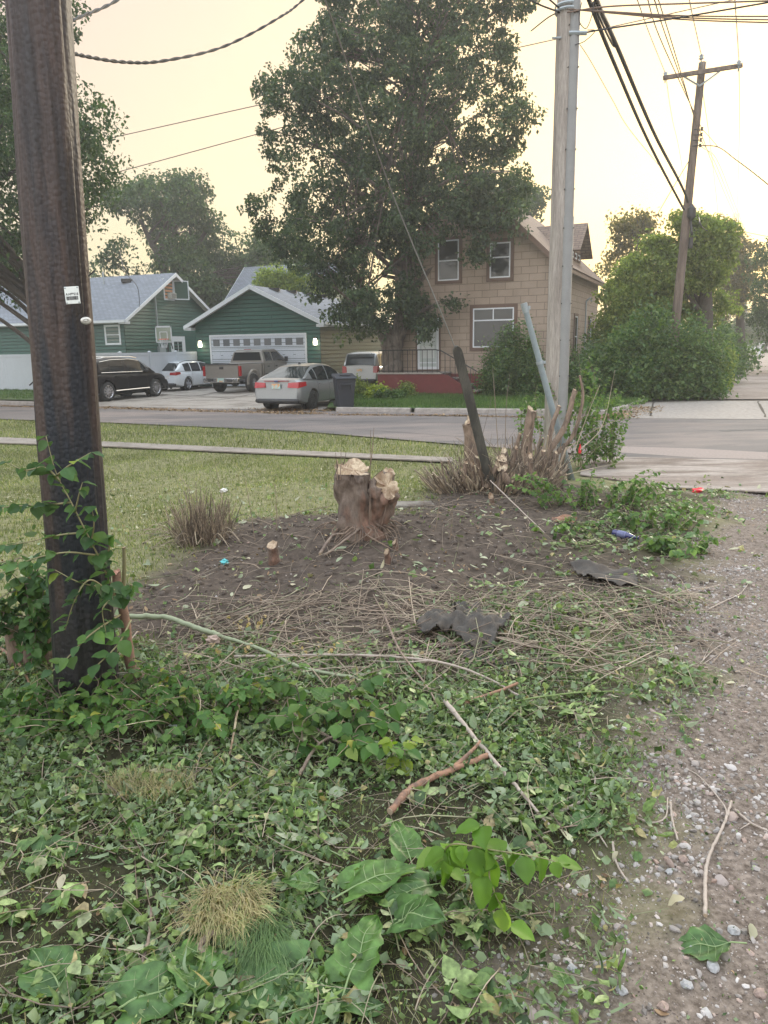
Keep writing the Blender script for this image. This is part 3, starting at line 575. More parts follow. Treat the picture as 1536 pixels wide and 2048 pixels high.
mb = MB(); rc = O_+D_*(m_+.1)+nf*.42+np.array([0, 0, z0_+.16]); th = np.linspace(0, 2*math.pi, 21); mb.tube([rc+[.23*math.cos(a), .23*math.sin(a), 0] for a in th], .02, 6); mb.tube([rc+[0, .23, 0], rc+[-.05, .42, -.04]], .035, 6); mb.build('rim', mat('orange_rim', (.7, .16, .06), .5), bh)
mb = MB()
for k in range(12):
    a, a2 = 2*math.pi*k/12, 2*math.pi*(k+1)/12
    for s_ in (1, -1): mb.tube([rc+[.22*math.cos(a), .22*math.sin(a), 0], rc+[.16*math.cos(a+s_*.26), .16*math.sin(a+s_*.26), -.2], rc+[.12*math.cos(a+s_*.5), .12*math.sin(a+s_*.5), -.42]], .012, 3)
mb.build('net', M_white, bh)
mb = MB(); mb.tube([O_+D_*(m_-.1)-nf*.9+[0, 0, .05], O_+D_*(m_-.1)-nf*.9+[0, 0, z0_-.1], O_+D_*(m_)-nf*.06+[0, 0, z0_+.3]], .05, 8)
mb.tube([O_+D_*(m_-.15)-nf*.9+[0, 0, z0_-.3], O_+D_*(m_-.15)-nf*.03+[0, 0, z1_-.1]], .03, 6); mb.tube([O_+D_*(m_+.15)-nf*.9+[0, 0, z0_-.3], O_+D_*(m_+.15)-nf*.03+[0, 0, z1_-.1]], .03, 6); mb.build('post', M_black, bh)
# --- air conditioner unit by the house
ac = empty('condenser_unit', tuple(AT(1190, 770, 29.5)*[1, 1, 0]+[0, 0, .11]), math.radians(-24), 'grey box shaped air conditioning unit beside the tan house', 'air conditioner')
mb = MB(); mb.box((0, 0, .45), (.85, .85, .86)); bevel(mb.build('casing', M_grey, ac), .03)
mb = MB()
for k in range(10): mb.box((0, -.43, .12+k*.075), (.76, .012, .02)); mb.box((.43, 0, .12+k*.075), (.012, .76, .02))
mb.build('louvre', M_black, ac); mb = MB(); mb.lathe([(0, .89), (.34, .90), (.36, .88)], 20); mb.build('fan_guard', M_black, ac)
# ------------------------------------------------------------------ vehicles
M_tyre = mat('tyre', (.018, .018, .018), .8); M_rim = mat('alloy', (.5, .5, .52), .25, metal=.8); M_hub = mat('dark_steel', (.04, .04, .04), .5, metal=.4)
M_chrome = mat('chrome', (.6, .6, .6), .12, metal=1); M_plast = mat('black_plastic', (.025, .025, .027), .55); M_tail = mat('red_lamp', (.30, .008, .010), .25, coat=.25)
M_tint = mat('tinted_glass', (.014, .018, .020), .06, spec=.4); M_plate = mat('pale_plate', (.35, .50, .48), .4, alt=((.62, .30, .12), 4, .5, .6)); M_clear = mat('headlamp', (.6, .62, .64), .08, coat=1)
def boolcut(o, cutters):
    for c in cutters:
        md = o.modifiers.new('c', 'BOOLEAN'); md.operation = 'DIFFERENCE'; md.object = c; md.solver = 'EXACT'
    dg = bpy.context.evaluated_depsgraph_get(); me = bpy.data.meshes.new_from_object(o.evaluated_get(dg)); o.modifiers.clear(); old = o.data; o.data = me; bpy.data.meshes.remove(old)
    for c in cutters: bpy.data.objects.remove(c)
def wheel(par, x, y, r, wd, side, rim=M_rim, spokes=10, rr=.66, nm='wheel'):
    w_ = bpy.data.objects.new(nm, None); COL.objects.link(w_); w_.parent = par; w_.location = (x, y, r); w_.empty_display_size = .05
    mb = MB(); mb.lathe([(r*rr, -wd/2), (r*.93, -wd/2), (r, -wd*.36), (r, wd*.36), (r*.93, wd/2), (r*rr, wd/2), (r*rr*.97, wd*.3)], 28, 'y'); mb.build('tyre', M_tyre, w_, smooth=True)
    mb = MB(); s = side; mb.lathe([(r*rr, s*wd*.47), (r*rr*.93, s*wd*.44), (r*rr*.9, s*wd*.15), (0, s*wd*.12)], 28, 'y'); k = mb.build('rim_barrel', M_hub, w_, smooth=True)
    mb = MB()
    for j in range(spokes):
        a = 2*math.pi*j/spokes; R_ = np.array([[math.cos(a), 0, math.sin(a)], [0, 1, 0], [-math.sin(a), 0, math.cos(a)]])
        wv = r*rr*(2.2/spokes); V = np.array([[-wv*.45, s*wd*.42, r*.08], [wv*.45, s*wd*.42, r*.08], [wv*.62, s*wd*.45, r*rr*.95], [-wv*.62, s*wd*.45, r*rr*.95], [-wv*.3, s*wd*.25, r*.08], [wv*.3, s*wd*.25, r*.08], [wv*.4, s*wd*.25, r*rr*.95], [-wv*.4, s*wd*.25, r*rr*.95]])
        mb.add(V@R_.T, [(0, 1, 2, 3), (0, 3, 7, 4), (1, 5, 6, 2)])
    mb.lathe([(r*.16, s*wd*.3), (r*.15, s*wd*.47), (0, s*wd*.48)], 14, 'y'); mb.lathe([(r*rr*.99, s*wd*.46), (r*rr*.93, s*wd*.49), (r*rr*.88, s*wd*.42)], 28, 'y')
    mb.build('rim', rim, w_)
    return w_
def car(name, label, cat, anchor, head, sp):
    """anchor = ground point of the rear right wheel; x forward from the rear bumper"""
    L, W = sp['L'], sp['W']; hw_ = W/2; root = empty(name, (0, 0, 0), 0, label, cat)
    a = math.radians(head); fw = np.array([math.sin(a), math.cos(a)]); lf = np.array([-math.cos(a), math.sin(a)])
    o = np.array(anchor[:2])-fw*sp['xr']+lf*(hw_-.1); root.location = (o[0], o[1], sp.get('z', .01)); root.rotation_euler = (0, 0, math.pi/2-a)
    T = np.array(sp['top']); Bt = np.array(sp['bot']); xs = np.unique(np.concatenate([np.linspace(0, L, 26), [.05, .15, L-.05, L-.15]]))
    def half(x): t = np.clip(min(x, L-x)/sp.get('pr', .55), 0, 1); return hw_*(1-sp.get('pin', .14)*(1-math.sqrt(max(0, t*(2-t)))))
    sec = [(0, 0), (.82, 0), (.95, .06), (.995, .30), (1.0, .52), (.975, .76), (.94, .90), (.86, .985), (.5, 1.01), (0, 1.02)]
    def pt(x, k, sgn=1):
        tz, bz = np.interp(x, T[:, 0], T[:, 1]), np.interp(x, Bt[:, 0], Bt[:, 1]); f_, g_ = sec[k]; z = bz+(tz-bz)*g_; X_ = x
        if x < .6: X_ += sp.get('rk', .1)*smst(sp.get('rz', .6), tz+.05, z)*(1-x/.6)+.03*(1-smst(bz, bz+.2, z))*(1-x/.6)
        if x > L-.6: X_ -= sp.get('fk', .12)*smst(.45, tz+.02, z)*(1-(L-x)/.6)
        return (X_, sgn*half(x)*f_, z)
    K = len(sec); mb = MB(); V = []; ring = [(k, 1) for k in range(K)]+[(k, -1) for k in range(K-2, 0, -1)]
    for x in xs: V += [pt(x, k, s) for k, s in ring]
    n = len(ring); m = len(xs); F = [(i*n+j, i*n+(j+1) % n, (i+1)*n+(j+1) % n, (i+1)*n+j) for i in range(m-1) for j in range(n)]
    F += [tuple(range(n)), tuple((m-1)*n+j for j in range(n-1, -1, -1))]; mb.add(V, F); body = mb.build('body', sp['paint'], root)
    bm = bmesh.new(); bm.from_mesh(body.data); bmesh.ops.recalc_face_normals(bm, faces=bm.faces); bm.to_mesh(body.data); bm.free()
    cut = []; r = sp['r']; xf = sp['xr']+sp['wb']
    for x in (sp['xr'], xf):
        for s in (1, -1):
            c = MB(); c.tube([(x, s*(hw_-.30), r), (x, s*(hw_+.2), r)], r+.075, 24); cut.append(c.build('cut', sp['paint']))
    for c in cut: c.parent = root
    bpy.context.view_layer.update(); boolcut(body, cut); smooth_ang(body, 35)
    # lower cladding + inner arches
    mb = MB()
    for x in (sp['xr'], xf):
        for s in (1, -1): mb.tube([(x, s*(hw_-.31), r), (x, s*(hw_-.27), r)], r+.074, 20)
    mb.box((L/2, 0, .27), (L-.9, W*.6, .14)); mb.build('wheel_well', M_plast, root)
    for x in (sp['xr'], xf):
        for s in (1, -1): wheel(root, x, s*(hw_-.13), r, sp.get('tw', .22), s, sp.get('rim', M_rim), sp.get('spokes', 10), sp.get('rr', .66))
    # cabin
    Rf = np.array(sp['roof']); x0, x1, rs_, re_ = Rf[0, 0], Rf[-1, 0], sp['rs'], sp['re']; wins = sp['wins']
    cx = np.unique(np.round(np.concatenate([np.linspace(x0, x1, 16), [rs_, re_], np.array(wins).ravel()]), 3))
    def cp(x):
        zb = np.interp(x, T[:, 0], T[:, 1])-.03; zr = max(zb+.012, np.interp(x, Rf[:, 0], Rf[:, 1])); hh = zr-zb; hb, ht = half(x)*.93, half(x)*sp.get('tum', .74); ht = hb-(hb-ht)*min(1, hh/.35)
        return [(x, hb, zb), (x, hb-.4*(hb-ht), zb+.48*hh), (x, ht+.02, zb+.86*hh), (x, ht-.06, zb+.96*hh), (x, ht*.55, zr+.003), (x, 0, zr+.012)]
    S = {x: cp(x) for x in cx}; parts = {}
    def addf(key, q): parts.setdefault(key, []).append(q)
    for i in range(len(cx)-1):
        xa, xb = cx[i], cx[i+1]; xm = (xa+xb)/2
        for k in range(5):
            for s in (1, -1):
                q = [np.array(p)*[1, s, 1] for p in (S[xa][k], S[xb][k], S[xb][k+1], S[xa][k+1])]
                if s < 0: q = q[::-1]
                if k < 2:
                    key = 'roof'
                    for wi, (a_, b_) in enumerate(wins):
                        if a_ <= xm <= b_: key = ('side', wi, s)
                elif k == 2: key = 'roof'
                else: key = 'rear' if xm < rs_ else ('front' if xm > re_ else 'roof')
                addf(key, q)
    ew = sp.get('roofmat', sp['paint'])
    def emit(key, nm, mt, sm=True):
        if key not in parts: return
        mb = MB()
        for q in parts[key]: mb.add(q, [(0, 1, 2, 3)])
        ob = mb.build(nm, mt, root); bm = bmesh.new(); bm.from_mesh(ob.data); bmesh.ops.remove_doubles(bm, verts=bm.verts, dist=.0005); bm.to_mesh(ob.data); bm.free(); smooth_ang(ob, 50); return ob
    emit('roof', 'roof', ew); emit('rear', 'rear_window', M_tint); emit('front', 'windscreen', M_tint)
    for k in list(parts):
        if isinstance(k, tuple): emit(k, 'side_window', M_tint)
    # lamps, plate, bumper, mirrors, handles
    rkx = lambda z: .0+sp.get('rk', .1)*float(smst(sp.get('rz', .6), T[0, 1]+.05, z))
    for s in (1, -1):
        y0, y1, z0, z1, dx = sp['tl']; 
        mb = MB(); q = [(rkx(z0)-.015, s*y0, z0+.02), (rkx(z0)+.0, s*y1, z0), (rkx(z1)+.0, s*y1, z1), (rkx(z1)-.015, s*y0, z1-.02), (dx, s*(half(dx)*.995+.012), z0+(z1-z0)*.35), (dx, s*(half(dx)*.975+.012), z1)]
        mb.add(q+[(p[0]+.06, p[1]*.94, p[2]) for p in q], [(0, 1, 2, 3), (1, 4, 5, 2), (0, 6, 7, 1), (3, 2, 8, 9), (1, 7, 10, 4), (2, 5, 11, 8), (4, 10, 11, 5), (0, 3, 9, 6)]); mb.build('tail_light', M_tail, root)
        mb = MB(); mb.box((L-.22, s*(half(L-.25)-.12), sp['hz']), (.22, .34, .14)); mb.build('headlight', M_clear, root)
        mb = MB(); mb.tube([(sp['mx'], s*(hw_*.88), sp['mz']), (sp['mx'], s*(hw_+.06), sp['mz']+.03)], .03, 6); V_, F_ = ico(2); mb.add(V_*[.07, .13, .08]+[sp['mx'], s*(hw_+.10), sp['mz']+.04], F_); mb.build('mirror', sp.get('mirmat', sp['paint']), root, smooth=True)
        for a_ in sp['hx']:
            mb = MB(); mb.box((a_, s*(hw_*.985+.008), sp['hdz']), (.2, .025, .035)); mb.build('door_handle', sp.get('hmat', sp['paint']), root)
    mb = MB(); zz = sp['pz']; mb.box((rkx(zz)-.012, 0, zz), (.012, .31, .155)); pl_ = mb.build('number_plate', M_plate, root)
    mb = MB(); zz = sp.get('bz', .36); mb.tube([(.10, -hw_*.84, zz), (-.01, -hw_*.68, zz), (-.02, 0, zz), (-.01, hw_*.68, zz), (.10, hw_*.84, zz)], .075, 8); mb.build('bumper_trim', M_plast, root, smooth=True)
    # door gaps as thin dark strips
    mb = MB()
    for xg in sp['gaps']:
        for s in (1, -1):
            P = [np.array(pt(xg, k, s)) for k in range(2, 7)]; 
            for k in range(len(P)-1): o_ = np.array([0, s*.003, 0]); d_ = np.array([.006, 0, 0]); mb.add([P[k]-d_+o_, P[k]+d_+o_, P[k+1]+d_+o_, P[k+1]-d_+o_], [(0, 1, 2, 3)])
    if sp['gaps']: mb.build('door_gap', M_plast, root)
    return root, pt, half
paint = lambda n, c, r=.3, m=.5: mat(n, c, r, metal=m, coat=.25)
# silver sedan
sed = dict(L=4.53, W=1.82, xr=.93, wb=2.65, r=.315, z=.008, paint=paint('silver_paint', (.25, .26, .265)), top=[(0, 1.0), (.25, 1.04), (.8, 1.03), (1.6, .97), (3.0, .96), (3.4, .97), (4.1, .84), (4.53, .62)],
    bot=[(0, .33), (.4, .22), (1, .2), (4, .2), (4.53, .25)], roof=[(.42, 1.03), (1.35, 1.40), (1.9, 1.47), (2.5, 1.465), (2.9, 1.38), (3.62, .97)], rs=1.4, re=2.85, wins=[(.95, 1.30), (1.36, 2.15), (2.22, 3.2)], tum=.70,
    tl=(.42, .80, .74, .93, .42), hz=.66, mx=3.05, mz=.98, hx=(1.45, 2.35), hdz=.83, pz=.80, bz=.33, gaps=[1.3, 2.18, 3.3], rim=M_hub, spokes=9, rr=.7, rk=.10, rz=.62, pin=.17, pr=.7)
sedan, spt, sh = car('sedan', 'silver saloon car seen from behind with red tail lamps beside the wheeled bin', 'car', G(624, 819), 21, sed)
mb = MB(); mb.add([(1.62, 0, 1.455), (1.82, -.03, 1.475), (1.82, .03, 1.475), (1.68, 0, 1.53)], [(0, 1, 3), (0, 3, 2), (1, 2, 3), (0, 2, 1)]); mb.build('aerial', M_plast, sedan)
mb = MB(); mb.box((.07, 0, .965), (.05, .9, .02)); mb.box((-.005, -.58, .30), (.04, .16, .05)); mb.box((-.005, .58, .30), (.04, .16, .05)); mb.build('reflector', M_tail, sedan)
mb = MB(); V_, F_ = ico(2); mb.add(V_*[.012, .075, .03]+[.03, 0, .955], F_); mb.build('badge', mat('blue_badge', (.02, .05, .16), .3), sedan)
# black suv
suv = dict(L=5.06, W=1.97, xr=1.05, wb=3.0, r=.385, tw=.27, z=.008, paint=mat('black_paint', (.008, .008, .010), .35, spec=.12), top=[(0, 1.12), (.5, 1.16), (2, 1.12), (3.6, 1.10), (4.0, 1.08), (4.7, .98), (5.06, .80)], bot=[(0, .42), (.5, .28), (1.2, .25), (4.3, .25), (5.06, .32)],
    roof=[(.25, 1.2), (.75, 1.62), (1.4, 1.72), (2.6, 1.73), (3.2, 1.66), (4.1, 1.09)], rs=.72, re=3.15, wins=[(.75, 1.3), (1.38, 2.2), (2.27, 3.55)], tum=.78, tl=(.55, .88, .86, 1.02, .4), hz=.80, mx=3.35, mz=1.13, hx=(1.6, 2.5), hdz=.97, pz=.85, bz=.45, gaps=[1.35, 2.24, 3.5], spokes=11, rr=.7, mirmat=M_plast)
sv, vpt, vh = car('suv', 'black sport utility vehicle with silver sill strip parked half behind the dark pole', 'car', G(216, 803), 22, suv)
for s in (1, -1):
    mb = MB(); mb.tube([(1.5, s*.965, .40), (3.6, s*.965, .42)], .028, 6); mb.build('sill_strip', M_chrome, sv)
    mb = MB(); mb.tube([(.8, s*.70, 1.70), (1.2, s*.73, 1.765), (2.8, s*.73, 1.765), (3.2, s*.70, 1.70)], .02, 6); mb.build('roof_rail', M_chrome, sv)
    mb = MB(); mb.tube([(.8, s*.905, 1.155), (2.0, s*.915, 1.145), (3.7, s*.91, 1.125)], .014, 6); mb.tube([(.85, s*.80, 1.58), (1.5, s*.775, 1.655), (2.6, s*.775, 1.665), (3.2, s*.80, 1.59), (3.9, s*.88, 1.2)], .014, 6); mb.build('window_trim', M_chrome, sv)
# white wagon
wag = dict(L=4.70, W=1.83, xr=1.0, wb=2.81, r=.325, z=.008, paint=paint('white_paint', (.66, .70, .74), .25, 0), top=[(0, .98), (.4, 1.0), (1.6, .98), (3.2, .95), (3.6, .95), (4.3, .84), (4.7, .62)], bot=[(0, .32), (.5, .2), (4.1, .2), (4.7, .26)],
    roof=[(.12, 1.0), (.7, 1.36), (1.3, 1.435), (2.4, 1.44), (3.0, 1.35), (3.75, .96)], rs=.72, re=2.95, wins=[(.8, 1.35), (1.42, 2.2), (2.27, 3.3)], tum=.74, tl=(.48, .84, .78, .94, .35), hz=.68, mx=3.15, mz=.98, hx=(1.5, 2.45), hdz=.84, pz=.62, bz=.33, gaps=[1.38, 2.24, 3.3], spokes=5, rr=.72)
wgn, _, _ = car('station_wagon', 'white estate car parked between the black vehicle and the tan pickup', 'car', G(376, 781), 20, wag)
for s in (1, -1): mb = MB(); mb.tube([(.7, s*.62, 1.38), (1.1, s*.66, 1.465), (2.4, s*.66, 1.465), (2.8, s*.62, 1.40)], .018, 6); mb.build('roof_rail', M_plast, wgn)
# silver minivan
van = dict(L=5.14, W=2.0, xr=1.05, wb=3.08, r=.335, z=.02, paint=paint('van_silver_paint', (.35, .36, .37)), top=[(0, 1.08), (.4, 1.10), (3.9, 1.04), (4.3, .98), (4.9, .80), (5.14, .62)], bot=[(0, .34), (.5, .22), (4.5, .22), (5.14, .28)],
    roof=[(.03, 1.1), (.14, 1.5), (.30, 1.70), (.9, 1.75), (2.6, 1.74), (3.3, 1.62), (4.35, 1.0)], rs=.28, re=3.2, wins=[(.35, 1.55), (1.62, 2.5), (2.58, 3.7)], tum=.80, tl=(.72, .93, .72, 1.06, .22), hz=.74, mx=3.6, mz=1.1, hx=(2.0, 2.8), hdz=.9, pz=.86, bz=.36, gaps=[1.6, 2.55, 3.6], spokes=5, rk=.04)
vn, _, _ = car('minivan', 'silver people carrier seen from behind partly hidden by the maple trunk', 'van', G(768, 774), 20, van)
mb = MB(); mb.box((-.0, 0, 1.66), (.1, 1.2, .04)); mb.build('spoiler', van['paint'], vn)
# tan pickup
M_pt = paint('pewter_paint', (.235, .22, .20), .35, .4); hd = 20; a = math.radians(hd); fw = np.array([math.sin(a), math.cos(a)]); lf = np.array([-math.cos(a), math.sin(a)])
an = G(507, 784.5)[:2]; xr = 1.25; o = an-fw*xr+lf*.92
pk = empty('pickup_truck', (o[0], o[1], .008), math.pi/2-a, 'tan crew cab pickup truck with tall tyres parked before the garage door', 'pickup truck')
def prof(mb, poly, y0, y1, ins=0):       # side profile (x,z) extruded across y, optional inset of the outer edge
    n = len(poly); c = np.mean(poly, 0); V = [(x, y0, z) for x, z in poly]+[(x, y1, z) for x, z in poly]; mb.add(V, [tuple(range(n)), tuple(range(2*n-1, n-1, -1))]+[(i, n+i, n+(i+1) % n, (i+1) % n) for i in range(n)])
def carve(ob, xs_, r, hw):
    cut = []
    for x in xs_:
        for s in (1, -1): c = MB(); c.tube([(x, s*(hw-.32), .44), (x, s*(hw+.3), .44)], r, 24); c = c.build('cut', M_pt); c.parent = pk; cut.append(c)
    bpy.context.view_layer.update(); boolcut(ob, cut)
mb = MB(); prof(mb, [(.12, .62), (2.25, .62), (2.25, 1.32), (.12, 1.32)], .99, .90); prof(mb, [(.12, .62), (2.25, .62), (2.25, 1.32), (.12, 1.32)], -.90, -.99); mb.box((1.2, 0, .68), (2.1, 1.8, .1)); mb.box((2.2, 0, 1.0), (.08, 1.8, .64)); 
bed = mb.build('bed', M_pt, pk); carve(bed, [xr], .53, 1.0); bevel(bed, .03, 2)
mb = MB(); mb.box((.09, 0, .98), (.09, 1.72, .66)); tg = bevel(mb.build('tailgate', M_pt, pk), .02); mb = MB(); mb.box((.035, 0, 1.16), (.02, .2, .11)); mb.build('handle', M_plast, tg)
mb = MB(); mb.box((.03, 0, 1.325), (.12, 1.76, .03)); mb.box((1.2, .95, 1.33), (2.1, .1, .025)); mb.box((1.2, -.95, 1.33), (2.1, .1, .025)); mb.build('bed_rail_cap', M_plast, pk)
mb = MB(); prof(mb, [(2.3, .5), (5.85, .5), (5.95, .7), (5.95, 1.15), (5.85, 1.27), (4.7, 1.35), (2.3, 1.36)], -.98, .98); cb = mb.build('cab', M_pt, pk); carve(cb, [5.05], .53, 1.0); bevel(cb, .05, 3); smooth_ang(cb)
def loftcab(x):
    return None
rt = [(2.36, 1.36), (2.46, 1.86), (2.7, 1.96), (3.9, 1.97), (4.15, 1.90), (4.85, 1.36)]; bw, tw_ = .93, .72
yb = lambda z: bw-(bw-tw_)*np.clip((z-1.36)/.6, 0, 1)
mb = MB(); n = len(rt); V = [(x, yb(z), z) for x, z in rt]+[(x, -yb(z), z) for x, z in rt]; mb.add(V, [tuple(range(n-1, -1, -1)), tuple(range(n, 2*n))]+[(i, (i+1) % n, n+(i+1) % n, n+i) for i in range(n)]); cr = bevel(mb.build('cab_roof', M_pt, pk), .03, 2)
def wq(nm, P, off): mb = MB(); P = np.array(P)+np.array(off); P = list(P); nn = len(P); mb.add(P, [tuple(range(nn))]); return mb.build(nm, M_tint, pk)
wq('rear_window', [(2.385, -.80, 1.42), (2.385, .80, 1.42), (2.455, .68, 1.84), (2.455, -.68, 1.84)], (-.012, 0, 0))
wq('windscreen', [(4.80, -.86, 1.40), (4.80, .86, 1.40), (4.18, .70, 1.88), (4.18, -.70, 1.88)], (.012, 0, .01))
for s in (1, -1):
    P = lambda x, z: (x, s*(yb(z)+.008), z)
    wq('side_window', [P(2.60, 1.42), P(3.28, 1.42), P(3.28, 1.85), P(2.68, 1.85)], (0, 0, 0)); wq('side_window', [P(3.40, 1.42), P(4.55, 1.42), P(4.05, 1.85), P(3.40, 1.85)], (0, 0, 0))
    mb = MB(); th = np.linspace(math.radians(-5), math.radians(185), 15); V = []
    for t_ in th:
        for r_, y_ in ((.52, .97), (.54, 1.04), (.62, 1.04), (.66, .985)): V.append((xr+r_*math.cos(t_), s*y_, .44+r_*math.sin(t_)*.98))
    mb.add(V, np.array([(i*4+j, i*4+4+j, i*4+5+j, i*4+1+j) for i in range(14) for j in range(3)])); mb.build('fender_flare', M_pt, pk, smooth=True)
    mb = MB(); mb.box((.10, s*.945, 1.02), (.13, .11, .46)); bevel(mb.build('tail_light', M_tail, pk), .015)
    mb = MB(); mb.box((5.9, s*.75, .98), (.12, .36, .2)); mb.build('headlight', M_clear, pk)
    mb = MB(); mb.tube([(4.35, s*.9, 1.42), (4.35, s*1.08, 1.44)], .03, 6); mb.box((4.35, s*1.13, 1.48), (.09, .16, .24)); bevel(mb.build('mirror', M_plast, pk), .02)
    for x in (2.75, 3.55): mb = MB(); mb.box((x, s*.99, 1.16), (.18, .02, .06)); mb.build('door_handle', M_plast, pk)
    mb = MB(); mb.box((3.35, s*.985, .9), (.012, .004, .8)); mb.box((2.28, s*.985, .95), (.012, .02, .7)); mb.box((4.55, s*.985, .95), (.012, .004, .75)); mb.box((3.4, s*.986, .80), (2.0, .012, .05)); mb.build('door_gap', M_plast, pk)
    for x in (xr, 5.05): wheel(pk, x, s*.88, .435, .30, s, M_rim, 8, .52)
mb = MB(); mb.box((-.02, 0, .60), (.16, 1.85, .2)); bevel(mb.build('rear_bumper', M_chrome, pk), .03); mb = MB(); mb.box((-.105, 0, .62), (.012, .36, .17)); mb.build('number_plate', M_plate, pk)
mb = MB(); mb.box((-.03, .5, .62), (.18, .3, .1)); mb.box((-.03, -.5, .62), (.18, .3, .1)); mb.box((2.9, 0, .48), (5.4, .9, .14)); mb.tube([(xr, -.8, .44), (xr, .8, .44)], .07, 8); V_, F_ = ico(2); mb.add(V_*[.17, .2, .17]+[xr, .05, .42], F_); mb.build('underframe', M_plast, pk)
mb = MB(); mb.box((2.5, 0, 1.975), (.06, .35, .025)); mb.build('high_brake_light', M_tail, pk)
# wheeled bin
bn = empty('wheelie_bin', tuple(G(690, 820)*[1, 1, 0]+[0, 0, .03]), math.radians(12), 'dark grey wheeled rubbish bin standing at the kerb beside the silver saloon', 'bin')
M_bin = mat('bin_plastic', (.022, .025, .034), .6, noise=(8, .15))
mb = MB(); V = [(-.24, -.26, .05), (.24, -.26, .05), (.26, .24, .05), (-.26, .24, .05), (-.32, -.38, 1.0), (.32, -.38, 1.0), (.33, .36, 1.06), (-.33, .36, 1.06)]
mb.add(V, [(3, 2, 1, 0), (4, 5, 6, 7), (0, 1, 5, 4), (1, 2, 6, 5), (2, 3, 7, 6), (3, 0, 4, 7)]); bevel(mb.build('body', M_bin, bn), .04, 3)
mb = MB(); V = [(-.36, -.44, .99), (.36, -.44, .99), (.37, .42, 1.07), (-.37, .42, 1.07), (-.34, -.40, 1.05), (.34, -.40, 1.05), (.34, .40, 1.14), (-.34, .40, 1.14)]; mb.add(V, [(3, 2, 1, 0), (4, 5, 6, 7), (0, 1, 5, 4), (1, 2, 6, 5), (2, 3, 7, 6), (3, 0, 4, 7)]); mb.box((0, -.1, 1.10), (.34, .3, .05)); bevel(mb.build('lid', M_bin, bn), .02)
mb = MB(); mb.box((0, -.40, .82), (.4, .05, .05)); mb.box((-.18, -.37, .74), (.05, .1, .18)); mb.box((.18, -.37, .74), (.05, .1, .18)); mb.tube([(-.3, .42, 1.0), (.3, .42, 1.0)], .02, 6); mb.build('handle', M_bin, bn)
for s in (1, -1): mb = MB(); mb.lathe([(0, -.04), (.12, -.04), (.13, 0), (.12, .04), (0, .04)], 16, 'x', (s*.29, .26, .13)); mb.build('wheel', M_tyre, bn)
mb = MB(); mb.box((.333, .1, .86), (.006, .12, .16)); mb.build('sticker', M_white, bn)
# ------------------------------------------------------------------ poles
def polemat(name, base, dark, sc=1., tar=None, amt=(.42, .58)):
    m = mat(name, base, .85, alt=[(dark, 1.6*sc, amt[0], amt[1])]+([(tar, 1.0*sc, .47, .56)] if tar else []), noise=(14*sc, .45), scale=(5, 5, .42)); t = m.node_tree; b = t.nodes['Principled BSDF']
    mp = N(t, 'ShaderNodeMapping'); tc = N(t, 'ShaderNodeTexCoord'); t.links.new(tc.outputs['Object'], mp.inputs[0]); mp.inputs['Scale'].default_value = (30, 30, 1.2)
    n1 = N(t, 'ShaderNodeTexNoise'); n1.inputs['Scale'].default_value = 1.5; n1.inputs['Detail'].default_value = 8; t.links.new(mp.outputs[0], n1.inputs[0])
    v = N(t, 'ShaderNodeTexVoronoi'); v.inputs['Scale'].default_value = 42; t.links.new(tc.outputs['Object'], v.inputs[0])
    mm = N(t, 'ShaderNodeMath', operation='MULTIPLY_ADD'); mm.inputs[1].default_value = -.3 if tar else 0; t.links.new(v.outputs[0], mm.inputs[0]); t.links.new(n1.outputs[0], mm.inputs[2])
    bp = N(t, 'ShaderNodeBump'); bp.inputs['Strength'].default_value = 1; bp.inputs['Distance'].default_value = .010; t.links.new(mm.outputs[0], bp.inputs['Height']); t.links.new(bp.outputs[0], b.inputs['Normal'])
    if tar: b.inputs['Roughness'].default_value = .5
    return m
def pole(name, base, top, r0, r1, m, label, seg=60, n=48, amp=.004):
    root = empty(name, tuple(base), 0, label, 'utility pole'); base = np.array(base); D = np.array(top)-base
    V = []; th = np.arange(n)*2*math.pi/n
    for i in range(seg+1):
        t_ = i/seg; r = r0+(r1-r0)*t_; c = D*t_; P = np.stack([np.cos(th), np.sin(th), th*0], 1); q = P*6+np.array([0, 0, c[2]*.35]); rr = r+amp*vnoise(q, 2.2, 5)+amp*.6*vnoise(q, 6.5, 6)+(.012*math.exp(-c[2]/.25))
        V.append(c+P*rr[:, None])
    mb = MB(); V = np.vstack(V); F = [(i*n+j, i*n+(j+1) % n, (i+1)*n+(j+1) % n, (i+1)*n+j) for i in range(seg) for j in range(n)]+[tuple(seg*n+j for j in range(n))]; mb.add(V, F); mb.build('shaft', m, root, smooth=True)
    return root
b1 = gp(176, 1392); t1 = b1+(AT(75, -10, b1[1])-b1)*5.2; t1[2] = min(t1[2], 11)
M_p1 = polemat('tarred_pole_wood', (.060, .040, .034), (.027, .022, .022), 1, tar=(.012, .015, .022))
_t = M_p1.node_tree; _b = _t.nodes['Principled BSDF']; _l = _b.inputs['Base Color'].links[0].from_socket; _c = N(_t, 'ShaderNodeTexCoord'); _s = N(_t, 'ShaderNodeSeparateXYZ'); _t.links.new(_c.outputs['Object'], _s.inputs[0]); _n = N(_t, 'ShaderNodeTexNoise'); _n.inputs['Scale'].default_value = 7; _n.inputs['Detail'].default_value = 6; _t.links.new(_c.outputs['Object'], _n.inputs[0])
